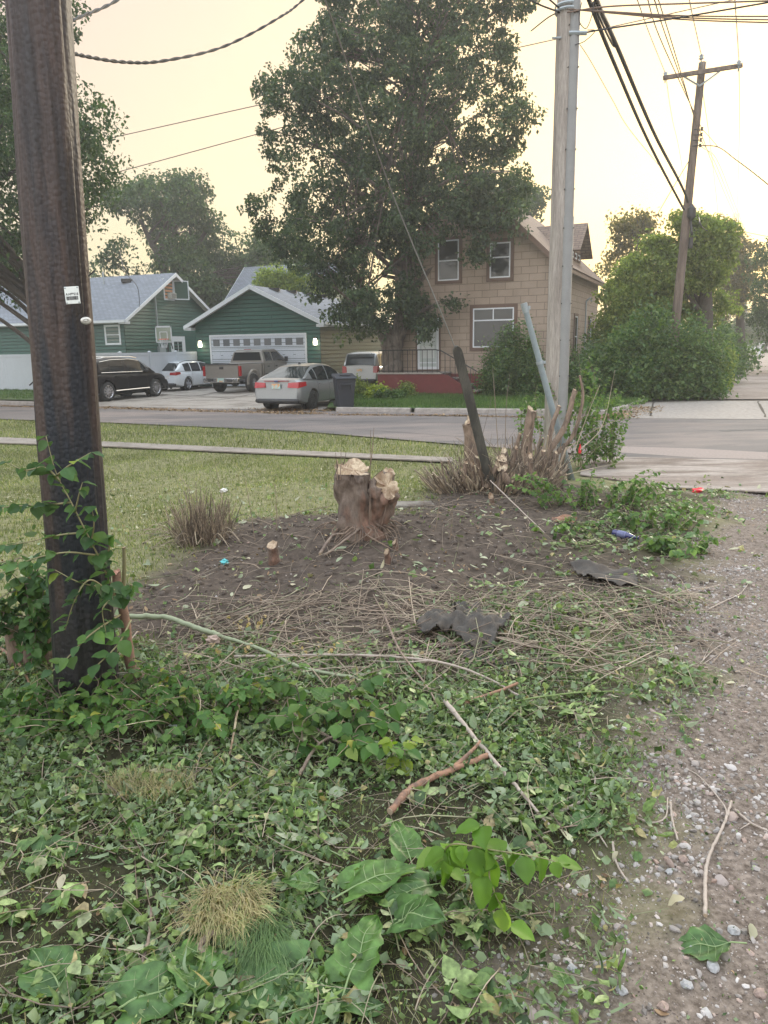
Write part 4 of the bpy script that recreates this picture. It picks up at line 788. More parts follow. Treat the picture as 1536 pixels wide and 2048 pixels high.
_a = N(_t, 'ShaderNodeMath', operation='MULTIPLY_ADD'); _a.inputs[1].default_value = -1.6; _t.links.new(_n.outputs[0], _a.inputs[0]); _t.links.new(_s.outputs[2], _a.inputs[2]); _r = N(_t, 'ShaderNodeMapRange'); _r.inputs[1].default_value = .1; _r.inputs[2].default_value = -.35; _t.links.new(_a.outputs[0], _r.inputs[0]); _m = N(_t, 'ShaderNodeMix', data_type='RGBA'); _t.links.new(_r.outputs[0], _m.inputs[0]); _t.links.new(_l, _m.inputs[6]); _m.inputs[7].default_value = (.014, .013, .014, 1); _t.links.new(_m.outputs[2], _b.inputs['Base Color'])
P1 = pole('utility_pole', b1-[0, 0, .05], b1+(AT(75, 0, b1[1])-b1)*2.6, .172, .100, M_p1, 'thick tar blackened wooden pole in the left foreground with a white barcode tag', seg=160, n=72, amp=.006)
def on_pole(u, v, off=0): # point on pole surface toward camera
    c = b1+(AT(75, 0, b1[1])-b1)*((1392-v)/1392.); p = AT(u, v, b1[1]-.16); return p
def plate_on(u0, v0, u1, v1, nm, m, z=.16): 
    Yp = b1[1]-z; a_, b_ = AT(u0, v0, Yp), AT(u1, v1, Yp); return a_, b_
ctr = AT(144.5, 590.5, b1[1]-.205); tg = empty('pole_tag', (0, 0, 0)); COL.objects.unlink(tg); bpy.data.objects.remove(tg)
tagm = Matrix.Translation(Vector(ctr-np.array(P1.location))) @ Matrix.Rotation(math.radians(-9), 4, 'Z') @ Matrix.Rotation(math.radians(90), 4, 'X') @ Matrix.Rotation(math.radians(2), 4, 'Z')
mb = MB(); mb.box((0, 0, 0), (.079, .084, .004)); tgo = bevel(mb.build('tag', mat('tag_white', (.74, .77, .74), .4, noise=(30, .08)), P1), .006); tgo.matrix_local = tagm
def text(s, size, m, par, x, y, z, nm='lettering', bold=0):
    cu = bpy.data.curves.new(nm, 'FONT'); cu.body = s; cu.size = size; cu.align_x = 'CENTER'; cu.align_y = 'CENTER'; cu.offset = bold; o = bpy.data.objects.new(nm, cu); me = bpy.data.meshes.new_from_object(o); o2 = bpy.data.objects.new(nm, me); COL.objects.link(o2); me.materials.append(m); o2.parent = par; o2.location = (x, y, z); bpy.data.objects.remove(o); return o2
M_ink = mat('black_ink', (.03, .03, .03), .6)
text('A1488216', .0165, M_ink, tgo, .001, .005, .0027, bold=.0004); mb = MB(); x_ = -.032
while x_ < .031: w_ = random.choice([.0008, .0014, .0022]); mb.box((x_+w_/2, -.014, .0024), (w_, .018, .0005)); x_ += w_+random.choice([.0008, .0014])
mb.build('barcode', M_ink, tgo); mb = MB()
for sx in (-1, 1):
    for sy in (-1, 1): mb.lathe([(.0045, 0), (.003, .002), (0, .0025)], 8, 'z', (sx*.033, sy*.036, .0022))
mb.build('nail', M_grey, tgo)
c2 = AT(172, 641.5, b1[1]-.185)-np.array(P1.location); mb = MB(); mb.lathe([(.011, .003), (.0135, .006), (.022, .004), (.026, .0)], 24); mb.lathe([(0, .006), (.004, .005), (.011, .002)], 10); dk = mb.build('metal_disc', mat('dull_aluminium', (.55, .54, .5), .35, metal=.6, noise=(60, .2)), P1); dk.matrix_local = Matrix.Translation(Vector(c2)) @ Matrix.Rotation(math.radians(24), 4, 'Z') @ Matrix.Rotation(math.radians(90), 4, 'X') @ Matrix.Scale(.72, 4, (0, 1, 0))
mb = MB(); p_ = np.array(c2)*[1, 1, 0]
for (u, v) in ((72, 759), (190, 541)): q_ = AT(u, v, b1[1]-.02)-np.array(P1.location); mb.tube([q_, q_+[-.03, -.02, -.03]], .004, 5)
mb.build('nail', M_hub, P1)
# mid pole with conduit
Y2 = 12.0; b2 = AT(1106, 890, Y2); b2[2] = -.02; b2[0] = AT(1110, 890, Y2)[0]; t2 = AT(1143, -260, Y2)
M_p2 = polemat('grey_pole_wood', (.36, .325, .29), (.24, .21, .185), 1, amt=(.4, .65))
P2 = pole('utility_pole', b2, t2, .182, .135, M_p2, 'pale weathered wooden pole with grey cable guard rising from the cut shrub', seg=120, n=48, amp=.006)
L2 = lambda p: np.array(p)-np.array(P2.location); ax2 = lambda t_: (t2-b2)*t_
M_cond = mat('conduit_grey', (.245, .248, .245), .5, noise=(5, .12))
def uguard(t0, t1_, dx, r, y): 
    mb = MB(); th = np.linspace(math.pi*1.0, math.pi*2, 11); V = []
    for t_ in np.linspace(t0, t1_, 12):
        c = ax2(t_)+np.array([.058+.03*t_, y(t_), 0]); 
        for a_ in th: V.append(c+np.array([r*math.cos(a_), r*math.sin(a_)*1.0, 0]))
        V.append(c+np.array([r+.012, .03, 0])); 
    n = 12; mb.add(V, [(i*n+j, i*n+j+1, (i+1)*n+j+1, (i+1)*n+j) for i in range(11) for j in range(n-1)]); return mb
yy = lambda t_: -(.182-.047*t_)+.045
mb = uguard(.02, .46, .075, .088, yy); mb.build('cable_guard', M_cond, P2, smooth=True); mb = uguard(.455, .98, .075, .08, yy); mb.build('cable_guard', M_cond, P2, smooth=True)
for k in range(14):
    for s in (1, -1): mb = MB(); c = ax2(.05+k*.065)+[.07+s*.075, yy(.05+k*.065)-.045, 0]; mb.tube([c, c+[0, -.03, 0]], .008, 6); mb.build('strap_bolt', M_hub, P2)
# far pole with crossarm
Y3 = 27.; b3 = AT(1352, 640, Y3); d3 = AT(1405, 125, Y3); k_ = b3[2]/(d3[2]-b3[2]); b3 = b3-(d3-b3)*k_; M_p3 = polemat('brown_pole_wood', (.17, .13, .105), (.10, .075, .06), 1)
P3 = pole('utility_pole', b3, d3, .17, .115, M_p3, 'brown pole with a wooden crossarm rising out of the tall alley bushes', seg=40, n=20)
L3 = lambda p: np.array(p)-np.array(P3.location)
ca0, ca1 = AT(1327, 156, Y3-.5), AT(1484, 131, Y3-.2); dd = ca1-ca0; ln = np.linalg.norm(dd); e1_ = dd/ln; e2_ = np.cross([0, 0, 1.], e1_); e2_ /= np.linalg.norm(e2_); e3_ = np.cross(e1_, e2_)
mb = MB(); mb.box(L3((ca0+ca1)/2), (ln, .10, .13), np.stack([e1_, e2_, e3_], 1)); arm = bevel(mb.build('crossarm', M_p3, P3), .01)
mb = MB()
for u_ in (1368, 1440): mb.tube([L3(ca0+dd*((u_-1327)/157.)-[0, 0, .06]), L3(AT(1399, 172, Y3-.15))], .03, 5)
mb.build('brace', M_grey, P3)
INS = []
for (u_, v_, dz) in ((1331, 147, .0), (1478, 124, 0), (1403, 112, 0)):
    c = AT(u_, v_, Y3-.35); INS.append(c); mb = MB(); mb.tube([L3(c-[0, 0, .28]), L3(c)], .02, 6); mb.lathe([(.03, -.12), (.085, -.08), (.05, -.04), (.075, 0), (.04, .05), (0, .07)], 12, 'z', tuple(L3(c))); mb.build('insulator', M_grey, P3, smooth=True)
mb = MB(); RK = []
for k in range(4): c = AT(1404-k*1.2, 258+k*11, Y3-.25); RK.append(c); mb.lathe([(.05, -.05), (.03, 0), (.05, .05)], 8, 'z', tuple(L3(c))); mb.tube([L3(c), L3(c)+[-.25, .05, 0]], .015, 4)
mb.build('spool_rack', M_hub, P3)
mb = MB(); c = AT(1382, 475, Y3-.25); mb.tube([L3(c+[0, 0, .0]), L3(c-[0, 0, .35])], .08, 8); mb.build('cable_end', M_hub, P3); mb = MB(); c = AT(1383, 425, Y3-.2); mb.add(ico(1)[0]*[.17, .12, .3]+L3(c), ico(1)[1]); mb.build('splice_case', M_hub, P3)
# far little pole and lattice mast
b4 = AT(1446, 600, 75.); t4 = AT(1446, 463, 75.); b4[2] = 0
P4_ = pole('utility_pole', b4, t4, .16, .12, M_p3, 'distant small pole with short crossarm above the alley trees', seg=8, n=8); mb = MB(); mb.box(tuple(np.array(t4)-b4-[-.3, 0, .25]), (3.2, .12, .16)); mb.build('crossarm', M_p3, P4_)
b5 = AT(1458, 600, 160.); t5 = AT(1458, 427, 160.); b5[2] = 0; LM = empty('lattice_mast', tuple(b5), 0, 'faint thin lattice mast far beyond the alley trees', 'mast'); H5 = t5[2]; mb = MB()
for sx, sy in ((-.4, -.4), (.4, -.4), (.4, .4), (-.4, .4)): mb.tube([(sx, sy, 0), (sx, sy, H5)], .07, 4)
for k in range(int(H5/.9)): mb.tube([(-.4, -.4, k*.9), (.4, -.4, k*.9+.9)], .04, 3); mb.tube([(-.4, .4, k*.9), (-.4, -.4, k*.9+.9)], .04, 3)
mb.build('frame', M_grey, LM)
# ------------------------------------------------------------------ wires
M_wire = mat('wire_black', (.025, .024, .024), .6); M_wire2 = mat('wire_brown', (.16, .11, .08), .6)
def wire(pts, r, label, group=None, m=None, n=5, tw=0):
    P = curve(pts, 10); mb = MB()
    if tw:
        k = len(P)*4; P = np.stack([np.interp(np.linspace(0, 1, k), np.linspace(0, 1, len(P)), P[:, i]) for i in range(3)], 1); ph = np.arange(k)*.38
        for s in (0, math.pi): mb.tube(P+np.stack([np.cos(ph+s)*r, ph*0, np.sin(ph+s)*r], 1), r, 5)
    else: mb.tube(P, r, n)
    o = mb.build('overhead_wire', m or M_wire, None, smooth=True); tag(o, label, 'wire', group); return o
TP1 = b1+(AT(75, 0, b1[1])-b1)*2.1
wire([AT(120, 98, 4.6), AT(170, 112, 4.9), AT(250, 124, 5.4), AT(330, 121, 5.9), AT(450, 92, 6.8), AT(560, 34, 7.6), AT(620, -12, 8.1), AT(800, -170, 9.5)], .0062, 'twisted dark cable sagging from behind the near pole to the top edge', tw=1)
wire([AT(120, 52, 4.5), AT(150, 38, 4.8), AT(235, 0, 5.5), AT(330, -70, 6.2)], .006, 'short dark twisted cable leaving the near pole at the very top', tw=1)
wire([AT(-200, 370, 44), AT(204, 280, 42), AT(505, 213, 40), AT(1060, 90, 38), AT(1600, -30, 36)], .024, 'upper of two thin brown wires crossing the sky left of the maple', m=M_wire2)
wire([AT(-200, 460, 44), AT(240, 343, 42), AT(490, 275, 40), AT(760, 202, 37), AT(1000, 140, 34)], .024, 'lower of two thin brown wires crossing the sky left of the maple', m=M_wire2)
PC = lambda v: AT(1134, v, Y2-.2)
wire([AT(1165, -40, 11.8), AT(1180, 5, 12.5), AT(1230, 130, 15), AT(1300, 290, 20), AT(1368, 420, 26.6)], .035, 'thick black cable slanting from the mid pole down to the crossarm pole, left one', n=8)
wire([AT(1185, -40, 11.8), AT(1195, 5, 12.4), AT(1235, 95, 15), AT(1310, 270, 20), AT(1373, 395, 26.6), AT(1384, 470, 26.6)], .04, 'thick black cable slanting from the mid pole down to the crossarm pole, right one', n=8)
wire([AT(1187, 5, 12.2), AT(1206, 50, 13.3), AT(1226, 90, 14.8), AT(1234, 92, 15)], .02, 'short spliced loop lashed under the thick slanting cable')
wire([PC(25), AT(1220, 13, 11.8), AT(1380, 7, 11.5), AT(1600, 0, 11)], .012, 'topmost of the wires running right from the mid pole', m=M_wire2)
for k, (va, vb, vc) in enumerate(((21, 32, 33), (22, 36, 41), (24, 40, 47))):
    wire([PC(18), AT(1230, va+3, 11.9), AT(1380, vb, 11.6), AT(1600, vc, 11)], .010, ('upper','middle','lower')[k]+' of three close parallel brown wires running right from the mid pole', 'parallel wires right of the mid pole', M_wire2)
wire([AT(1165, 67, 12), AT(1200, 60, 11.9), AT(1330, 40, 11.7), AT(1450, 20, 11.4), AT(1600, -6, 11)], .012, 'wire rising gently to the right from a stub bracket on the mid pole')
wire([AT(1060, 0, 11.5), AT(1085, 12, 11.8), AT(1118, 24, 11.9)], .012, 'short cable end entering the mid pole from upper left'); wire([AT(1090, -6, 11.6), AT(1100, 0, 11.8), AT(1118, 16, 11.9)], .012, 'steeper short cable end entering the mid pole from above left')
wire([AT(1062, 62, 14), AT(1095, 36, 12.4), AT(1118, 24, 11.9)], .010, 'short cable end entering the mid pole from lower left')
wire([AT(1150, 75, 11.85), AT(1180, 120, 13), AT(1225, 200, 15), AT(1260, 260, 17), AT(1330, 345, 22)], .006, 'hair thin wire falling right from the mid pole')
wire([AT(1163, 5, 11.8), AT(1158, 40, 11.75), AT(1172, 57, 11.75), AT(1184, 30, 11.75), AT(1187, 5, 11.8)], .006, 'thin drooping loop of wire beside the mid pole top')
wire([AT(1150, 90, 11.8), AT(1170, 82, 11.8), AT(1190, 62, 11.8), AT(1175, 60, 11.8)], .006, 'small curled wire end beside the stub bracket')
wire([AT(1262, -30, 13), AT(1275, 0, 14), AT(1300, 70, 19), INS[0]], .011, 'wire from the sky to the left crossarm insulator', m=M_wire2); wire([AT(1376, -20, 13), AT(1382, 15, 16), AT(1392, 62, 21), INS[2]], .013, 'wire from the sky to the pole top insulator', m=M_wire2)
wire([AT(1468, -30, 13), AT(1470, 0, 14), AT(1474, 60, 20), INS[1]], .012, 'wire from the sky to the right crossarm insulator', m=M_wire2)
for k, (u0, u1) in enumerate(((1290, 1334), (1303, 1346), (1311, 1353))): wire([AT(u0, -20, 12), AT(u1-8, 90, 18), RK[k]], .012, ('leftmost','middle','rightmost')[k]+' of three wires dropping side by side to the spool rack of the far pole', 'wires to the spool rack', M_wire2)
wire([INS[0], AT(1345, 240, 45), AT(1366, 345, 75), AT(1385, 470, 200)], .013, 'pale wire continuing down behind the left crossarm end', m=M_wire2); wire([INS[2]-[0, 0, .6], AT(1418, 270, 45), AT(1430, 370, 75), AT(1440, 465, 76)], .013, 'pale wire continuing down behind the far pole', m=M_wire2)
wire([INS[1], AT(1479, 230, 50), AT(1477, 330, 90), AT(1474, 440, 200)], .015, 'pale wire hanging almost straight down from the right crossarm end', m=M_wire2)
for k in range(3): wire([RK[k+1], AT(1430+4*k, 340-6*k, 45), AT(1462+5*k, 415, 75), AT(1490+3*k, 475, 150)], .012, ('leftmost','middle','rightmost')[k]+' of three pale wires running away behind the far pole', 'wires receding along the alley', M_wire2)
wire([RK[0], AT(1420, 275, 26), AT(1436, 294, 25)], .01, 'short curved service lead at the spool rack'); wire([RK[3], AT(1436, 294, 25), AT(1470, 318, 23), AT(1510, 348, 21), AT(1580, 405, 19)], .016, 'dark service cable falling to the right frame edge')
wire([AT(1379, 320, 26.9), AT(1352, 365, 28), AT(1314, 430, 29.5)], .013, 'thin guy falling left from the far pole toward the golden tree', m=M_wire2)
wire([AT(1395, 430, 27), AT(1415, 462, 30), AT(1450, 470, 74)], .02, 'cable leaving the far pole low to the right'); wire([AT(1420, 450, 74), AT(1480, 462, 60), AT(1560, 478, 50)], .02, 'distant wires by the small pole', m=M_wire2)
wire([GO+B*.45+A*1.0+[0, 0, 4.5], AT(275, 575, 42), AT(255, 550, 44), AT(246, 534, 46), AT(240, 500, 60)], .02, 'thin dark cable drooping over the green house roof')
mb = MB(); c = AT(1152, 66, Y2-.15); mb.tube([L2(c-[.1, 0, 0]), L2(AT(1174, 66, Y2-.2))], .03, 6); mb.tube([L2(AT(1104, 76, Y2-.1)), L2(AT(1122, 76, Y2-.1))], .015, 5); mb.build('bracket', M_grey, P2)
mb = MB(); 
for v_ in (14, 24): c = ax2((AT(1134, v_, Y2)[2]-b2[2])/(t2[2]-b2[2])); mb.lathe([(.175, -.02), (.185, 0), (.175, .02)], 24, 'z', tuple(c))
mb.build('steel_band', M_grey, P2)
# guy wire with guard
gb = gp(985, 985); guy = empty('guy_wire', tuple(gb), 0, 'tensioned steel guy running down into a leaning weathered dark guard board', 'guy wire'); Lg = lambda p: np.array(p)-gb
gt = AT(912, 692, gb[1]-.35); e = AT(650, 0, 7.4); e2 = AT(780, 375, 8.75); e3 = AT(500, -390, 6.0)
mb = MB(); mb.tube(curve([Lg(gt+(gb-gt)*.3), Lg(gt-[.02, 0, -.0]), Lg(e2), Lg(e), Lg(e3)], 8), .0085, 6); mb.build('cable', mat('steel_cable', (.22, .215, .2), .5, metal=.4), guy, smooth=True)
Dg = gt-gb; Ln = np.linalg.norm(Dg); z_ = Dg/Ln; x_ = np.array([1, .1, 0]); x_ -= z_*(x_@z_); x_ /= np.linalg.norm(x_); y_ = np.cross(z_, x_); mb = MB(); V = []; n = 16; wdd, dep = .056, .04
sec = [(-wdd, dep), (-wdd, -dep*.4), (-wdd*.7, -dep), (-wdd*.15, -dep*.8), (.0, -dep*.45), (wdd*.15, -dep*.8), (wdd*.7, -dep), (wdd, -dep*.4), (wdd, dep)]
hs = list(np.linspace(-.02, .955, 14))+[.972, .986, .996, 1.0]
for t_ in hs:
    k_ = 1 if t_ < .955 else math.sqrt(max(0.02, 1-((t_-.955)/.046)**2))
    for sx, sy in sec: V.append(z_*Ln*t_+x_*sx*k_+y_*sy*-1)
n = len(sec); mb.add(V, [(i*n+j, i*n+(j+1) % n, (i+1)*n+(j+1) % n, (i+1)*n+j) for i in range(len(hs)-1) for j in range(n)]+[tuple((len(hs)-1)*n+j for j in range(n))])
gw_ = mat('black_guard', (.042, .04, .034), .75, alt=[((.085, .08, .066), 1.2, .5, .62)], noise=(20, .4), bump=(30, .6, .01), scale=(6, 6, .8)); mb.build('guard', gw_, guy)
# leaning grey pipe
pb = gp(1143, 960); pt_ = AT(1049, 612, pb[1]-.1); pp = empty('leaning_pipe', tuple(pb), 0, 'light grey open topped pipe leaning in front of the weathered pole', 'pipe'); D = pt_-pb
mb = MB(); mb.tube([D*t_ for t_ in (-.02, .3, .6, .97, 1.)], [.053, .048, .045, .040, .040], 20); mb.build('tube', mat('pipe_grey', (.23, .275, .29), .45, noise=(6, .15)), pp, smooth=True)
mb = MB(); mb.tube([D*.965, D*1.015], [.048, .048], 20); mb.box(D*.99+[.055, -.02, 0], (.03, .03, .05)); mb.build('clamp', M_grey, pp); mb = MB(); mb.tube([D*.68, D*.695], [.054, .054], 20); mb.box(D*.69+[.065, -.02, 0], (.03, .03, .04)); mb.build('clamp', M_grey, pp)
# ------------------------------------------------------------------ trees
M_bark = mat('maple_bark', (.17, .14, .115), .9, alt=[((.09, .075, .065), 2.2, .45, .6)], noise=(10, .4), bump=(9, 1, .06), scale=(3.2, 3.2, .7))
M_bark2 = mat('dark_bark', (.07, .058, .048), .9, noise=(10, .4), bump=(9, 1, .05), scale=(3, 3, .8))
def profile_tree(name, label, Y, base_u, prof, nclump, nleaf, size, lm, bark, trunk=None, limbs=24, depth=1.0, gap=.0, seed=1, cr=.5, group='', gfreq=.55, top_droop=.5, extra=(), cat='tree', yoff=0., trunkr=.35, shell=.5, weight=None):
    """prof: (v, u_left, u_right) rows of the crown outline measured at distance Y"""
    r = np.random.default_rng(seed); rows = []
    for v, ul, ur in prof: a_, b_ = AT(ul, v, Y), AT(ur, v, Y); rows.append(((a_[2]+b_[2])/2, a_[0], b_[0]))
    rows.sort(); rows = np.array(rows); zs = rows[:, 0]; bx = AT(base_u, 760, Y); B0 = np.array([bx[0], Y, 0.])
    root = empty(name, tuple(B0), 0, label, cat, group or None)
    m = nclump*6; z = r.uniform(zs[0], zs[-1], m); xl, xr_ = np.interp(z, zs, rows[:, 1]), np.interp(z, zs, rows[:, 2]); xc, rx = (xl+xr_)/2, (xr_-xl)/2; rxm = rx.max()
    keep = r.random(m) < (rx/rxm)**1.3+.05; z, xc, rx = z[keep], xc[keep], rx[keep]; m = len(z)
    ry = np.minimum(rx*depth+.2, rxm*depth); a = r.uniform(0, 2*math.pi, m); q = r.random(m)**shell
    x, y = xc+rx*q*np.cos(a)*.97, Y+yoff+ry*q*np.sin(a); P = np.stack([x, y, z], 1); nn = vnoise(P, gfreq, seed+40)+.5*vnoise(P, gfreq*2.3, seed+41); P = P[nn > gap][:nclump]
    if len(extra): P = np.vstack([P]+[AT(eu, ev, Y+ey)+r.normal(0, 1, (en, 3))*er*np.array([1, .8, .8]) for eu, ev, ey, er, en in extra])
    n = len(P); k = nleaf//max(n, 1); cs = cr*(.6+.8*r.random(n))
    off = r.normal(size=(n, k, 3))*[1, 1, .62]; off /= np.maximum(1, np.linalg.norm(off, axis=2, keepdims=True)/1.35); Lp = (P[:, None]+off*cs[:, None, None]*.66).reshape(-1, 3); Lp[:, 2] -= .12*np.linalg.norm(off.reshape(-1, 3)[:, :2], axis=1)*cr
    N_ = len(Lp); mb = MB(); inst(mb, LT, LF, Lp-B0, rotm(r.uniform(0, 6.28, N_), -r.uniform(-.4, 1.5, N_), r.normal(0, .5, N_)), size*(.6+.7*r.random(N_))); mb.build('crown', lm, root)
    mb = MB(); tr = trunk or [(base_u, 780, trunkr), (base_u, 600, trunkr*.8), (base_u, (prof[0][0]+prof[-1][0])/2, trunkr*.4)]
    tp = []
    leaders = tr if isinstance(tr[0][0], (list, tuple)) else [tr]
    for L_ in leaders:
        pts = np.array([AT(u, v, Y) if v < 775 else np.array([AT(u, v, Y)[0], Y, -.1]) for u, v, _ in L_]); rr = [q_[2] for q_ in L_]
        cv = curve(pts, 8); rv = np.interp(np.linspace(0, 1, len(cv)), np.linspace(0, 1, len(rr)), rr); jit = r.normal(0, .02, cv.shape); jit[0] = 0; mb.tube(cv+jit-B0, rv, 14); tp.append((cv, rv))
    idx = r.permutation(n)[:limbs]
    for i in idx:
        c = P[i]; cv, rv = tp[r.integers(len(tp))]; want = c[2]-.55*math.hypot(c[0]-B0[0], c[1]-Y)-.2; j = int(np.argmin(np.abs(cv[:, 2]-want))); s_ = cv[j]; r0_ = min(rv[j]*.5, .12)
        mdl = (s_+c)/2+np.array([0, 0, .10*np.linalg.norm(c-s_)])+r.normal(0, .12, 3); P_ = curve([s_, mdl, c], 6); mb.tube(P_-B0, np.linspace(r0_, .015, len(P_)), 5)
        for q_ in range(2): e_ = c+r.normal(0, .5, 3)*cr*1.5; mb.tube(np.array([mdl, (mdl+e_)/2+[0, 0, .1], e_])-B0, [.03, .02, .008], 4)
    mb.build('trunk', bark, root, smooth=True); return root
M_maple = leafmat('maple_leaf', [(0, (.026, .048, .026)), (.5, (.048, .082, .040)), (.85, (.075, .118, .055)), (1, (.13, .17, .08))], trans=.3, big=.45)
M_lf2 = leafmat('dark_leaf', [(0, (.024, .052, .020)), (.6, (.048, .092, .032)), (1, (.09, .14, .05))], trans=.3, big=.35)
M_lf3 = leafmat('young_leaf', [(0, (.095, .135, .035)), (.6, (.165, .215, .055)), (1, (.29, .32, .095))], trans=.45, big=.8)
M_lf4 = leafmat('warm_leaf', [(0, (.08, .085, .028)), (.6, (.14, .125, .045)), (1, (.24, .18, .07))], trans=.45, big=.8)
M_lfb = leafmat('bush_leaf', [(0, (.040, .085, .030)), (.6, (.075, .135, .042)), (1, (.15, .21, .07))], trans=.38, big=1.2)
maple_prof = [(-160, 660, 1030), (-60, 615, 1060), (0, 602, 1075), (50, 632, 1052), (100, 565, 1040), (150, 510, 1058), (200, 503, 1092), (250, 503, 1090), (300, 497, 1048), (340, 520, 1058), (370, 482, 1062), (425, 476, 1062), (455, 495, 1045), (472, 515, 960), (490, 530, 874), (530, 550, 866), (580, 600, 868), (605, 640, 895), (645, 700, 865)]
profile_tree('maple_tree', 'large dense maple with thick pale trunk standing between the minivan and the tan house', 31.5, 783, maple_prof, 1750, 120000, .15, M_maple, M_bark,
    trunk=[[(786, 790, .58), (785, 760, .47), (784, 720, .42), (778, 685, .36), (757, 650, .17), (728, 600, .10), (700, 500, .05)], [(786, 705, .36), (800, 645, .27), (812, 560, .23), (815, 440, .22), (828, 250, .15), (822, 60, .10), (815, -80, .05)], [(815, 420, .18), (845, 200, .14), (872, 60, .09), (890, -60, .05)], [(828, 160, .1), (790, 80, .08), (755, 0, .05)]], limbs=110, depth=.62, gap=.22, seed=3, cr=.36, extra=[(720, 640, -.5, .35, 14), (690, 610, -.5, .4, 14), (750, 640, -1.5, .22, 7), (735, 600, -2, .4, 12), (945, 385, -2.5, .45, 14), (985, 400, -2.5, .45, 14), (1025, 385, -2.5, .45, 12), (925, 425, -2.5, .45, 14), (1010, 440, -2.5, .35, 8), (968, 452, -2.5, .35, 9), (952, 490, -2.5, .2, 6), (955, 520, -2.5, .15, 4), (850, 480, -2, .3, 8), (895, 605, -1.5, .16, 4), (860, 640, -1.5, .22, 6), (850, 670, -1.5, .15, 4)], trunkr=.5, gfreq=1.5)
profile_tree('street_tree', 'tall dark tree reaching down behind the tarred pole at the left edge', 30., 100, [(-160, -330, 130), (0, -380, 160), (80, -380, 165), (150, -390, 200), (200, -390, 208), (260, -390, 214), (310, -380, 234), (345, -370, 236), (400, -350, 205), (450, -300, 190), (500, -260, 150), (550, -240, 60), (590, -230, 15)],
    900, 70000, .165, M_lf2, M_bark2, trunk=[[(130, 790, .36), (105, 700, .33), (82, 640, .30), (62, 585, .26), (48, 545, .2), (10, 490, .14), (-60, 400, .08)], [(62, 585, .2), (78, 520, .16), (95, 380, .1), (120, 200, .05)]], limbs=60, depth=.8, gap=.0, seed=5, cr=.62)
profile_tree('spreading_tree', 'broad rounded tree with visible spreading limbs above the green house roof', 62., 330, [(352, 300, 410), (375, 230, 470), (410, 205, 505), (450, 190, 525), (500, 180, 540), (550, 175, 550), (590, 200, 540), (625, 230, 520)], 520, 34000, .30, M_lf2, M_bark2,
    trunk=[[(345, 700, .5), (345, 600, .45), (320, 520, .3), (280, 440, .12)], [(345, 600, .4), (350, 500, .25), (350, 400, .1)], [(345, 580, .4), (390, 500, .2), (430, 430, .1)]], limbs=50, depth=.7, gap=-.05, seed=9, cr=.85, gfreq=.4)
profile_tree('background_tree', 'dark rounded tree behind the garage left of the maple', 70., 560, [(470, 500, 600), (500, 470, 640), (540, 450, 660), (600, 440, 660), (650, 450, 650)], 260, 16000, .32, M_lf2, M_bark2, limbs=14, gap=-.6, seed=11, cr=.9)
profile_tree('background_tree', 'dark tree low behind the roof of the green house at its left end', 70., 90, [(470, -140, 120), (520, -180, 200), (570, -200, 240), (640, -200, 240)], 220, 13000, .34, M_lf2, M_bark2, limbs=10, gap=-.3, seed=12, cr=.9)
profile_tree('background_tree', 'pale green small tree just behind the garage ridge', 47.5, 560, [(535, 520, 590), (555, 505, 640), (590, 520, 660), (640, 540, 650)], 160, 13000, .17, M_lf3, M_bark2, limbs=10, gap=-.3, seed=13, cr=.5, depth=.5)
profile_tree('background_tree', 'round tree top peeping over the ridge of the tan house', 60., 1010, [(365, 980, 1050), (385, 950, 1082), (420, 940, 1087), (460, 940, 1080), (560, 950, 1060), (700, 960, 1050)], 230, 16000, .27, M_lf2, M_bark2, limbs=12, gap=-.2, seed=14, cr=.7)
profile_tree('golden_tree', 'sunlit golden edged tree behind the alley bushes right of the tan house', 46., 1265, [(425, 1240, 1300), (445, 1215, 1325), (480, 1205, 1345), (520, 1180, 1350), (560, 1185, 1350), (640, 1195, 1350), (700, 1200, 1350)], 330, 24000, .21, M_lf4, M_bark2, limbs=20, gap=-.1, seed=15, cr=.6)
profile_tree('young_tree', 'bright green feathery young tree beside the crossarm pole', 31., 1310, [(470, 1290, 1330), (500, 1270, 1350), (540, 1235, 1365), (590, 1200, 1375), (640, 1195, 1375), (700, 1200, 1370), (770, 1215, 1370)], 340, 30000, .145, M_lf3, M_bark2, limbs=30, gap=-.25, seed=16, cr=.36, depth=.8)
profile_tree('young_tree', 'tall green young tree right of the crossarm pole at the alley edge', 30.5, 1410, [(425, 1345, 1375), (450, 1350, 1470), (500, 1335, 1475), (560, 1330, 1480), (620, 1330, 1485), (680, 1330, 1462), (740, 1340, 1458), (785, 1350, 1445)], 420, 34000, .145, M_lf3, M_bark2, limbs=30, gap=-.25, seed=17, cr=.36, depth=.7)
profile_tree('young_tree', 'slender feathery tree tops seen against the glow past the small distant pole', 58., 1480, [(415, 1385, 1400), (430, 1365, 1440), (480, 1350, 1460), (470, 1490, 1510), (500, 1450, 1530), (560, 1440, 1540), (640, 1440, 1520)], 260, 15000, .22, M_lf4, M_bark2, limbs=20, gap=0, seed=18, cr=.5)
profile_tree('alley_tree', 'dark tree overhanging the alley at the right frame edge', 46., 1570, [(470, 1530, 1680), (540, 1510, 1720), (600, 1500, 1720), (650, 1512, 1720), (690, 1520, 1700), (712, 1530, 1690)], 300, 22000, .2, M_lf2, M_bark2, limbs=16, gap=-.3, seed=19, cr=.6)
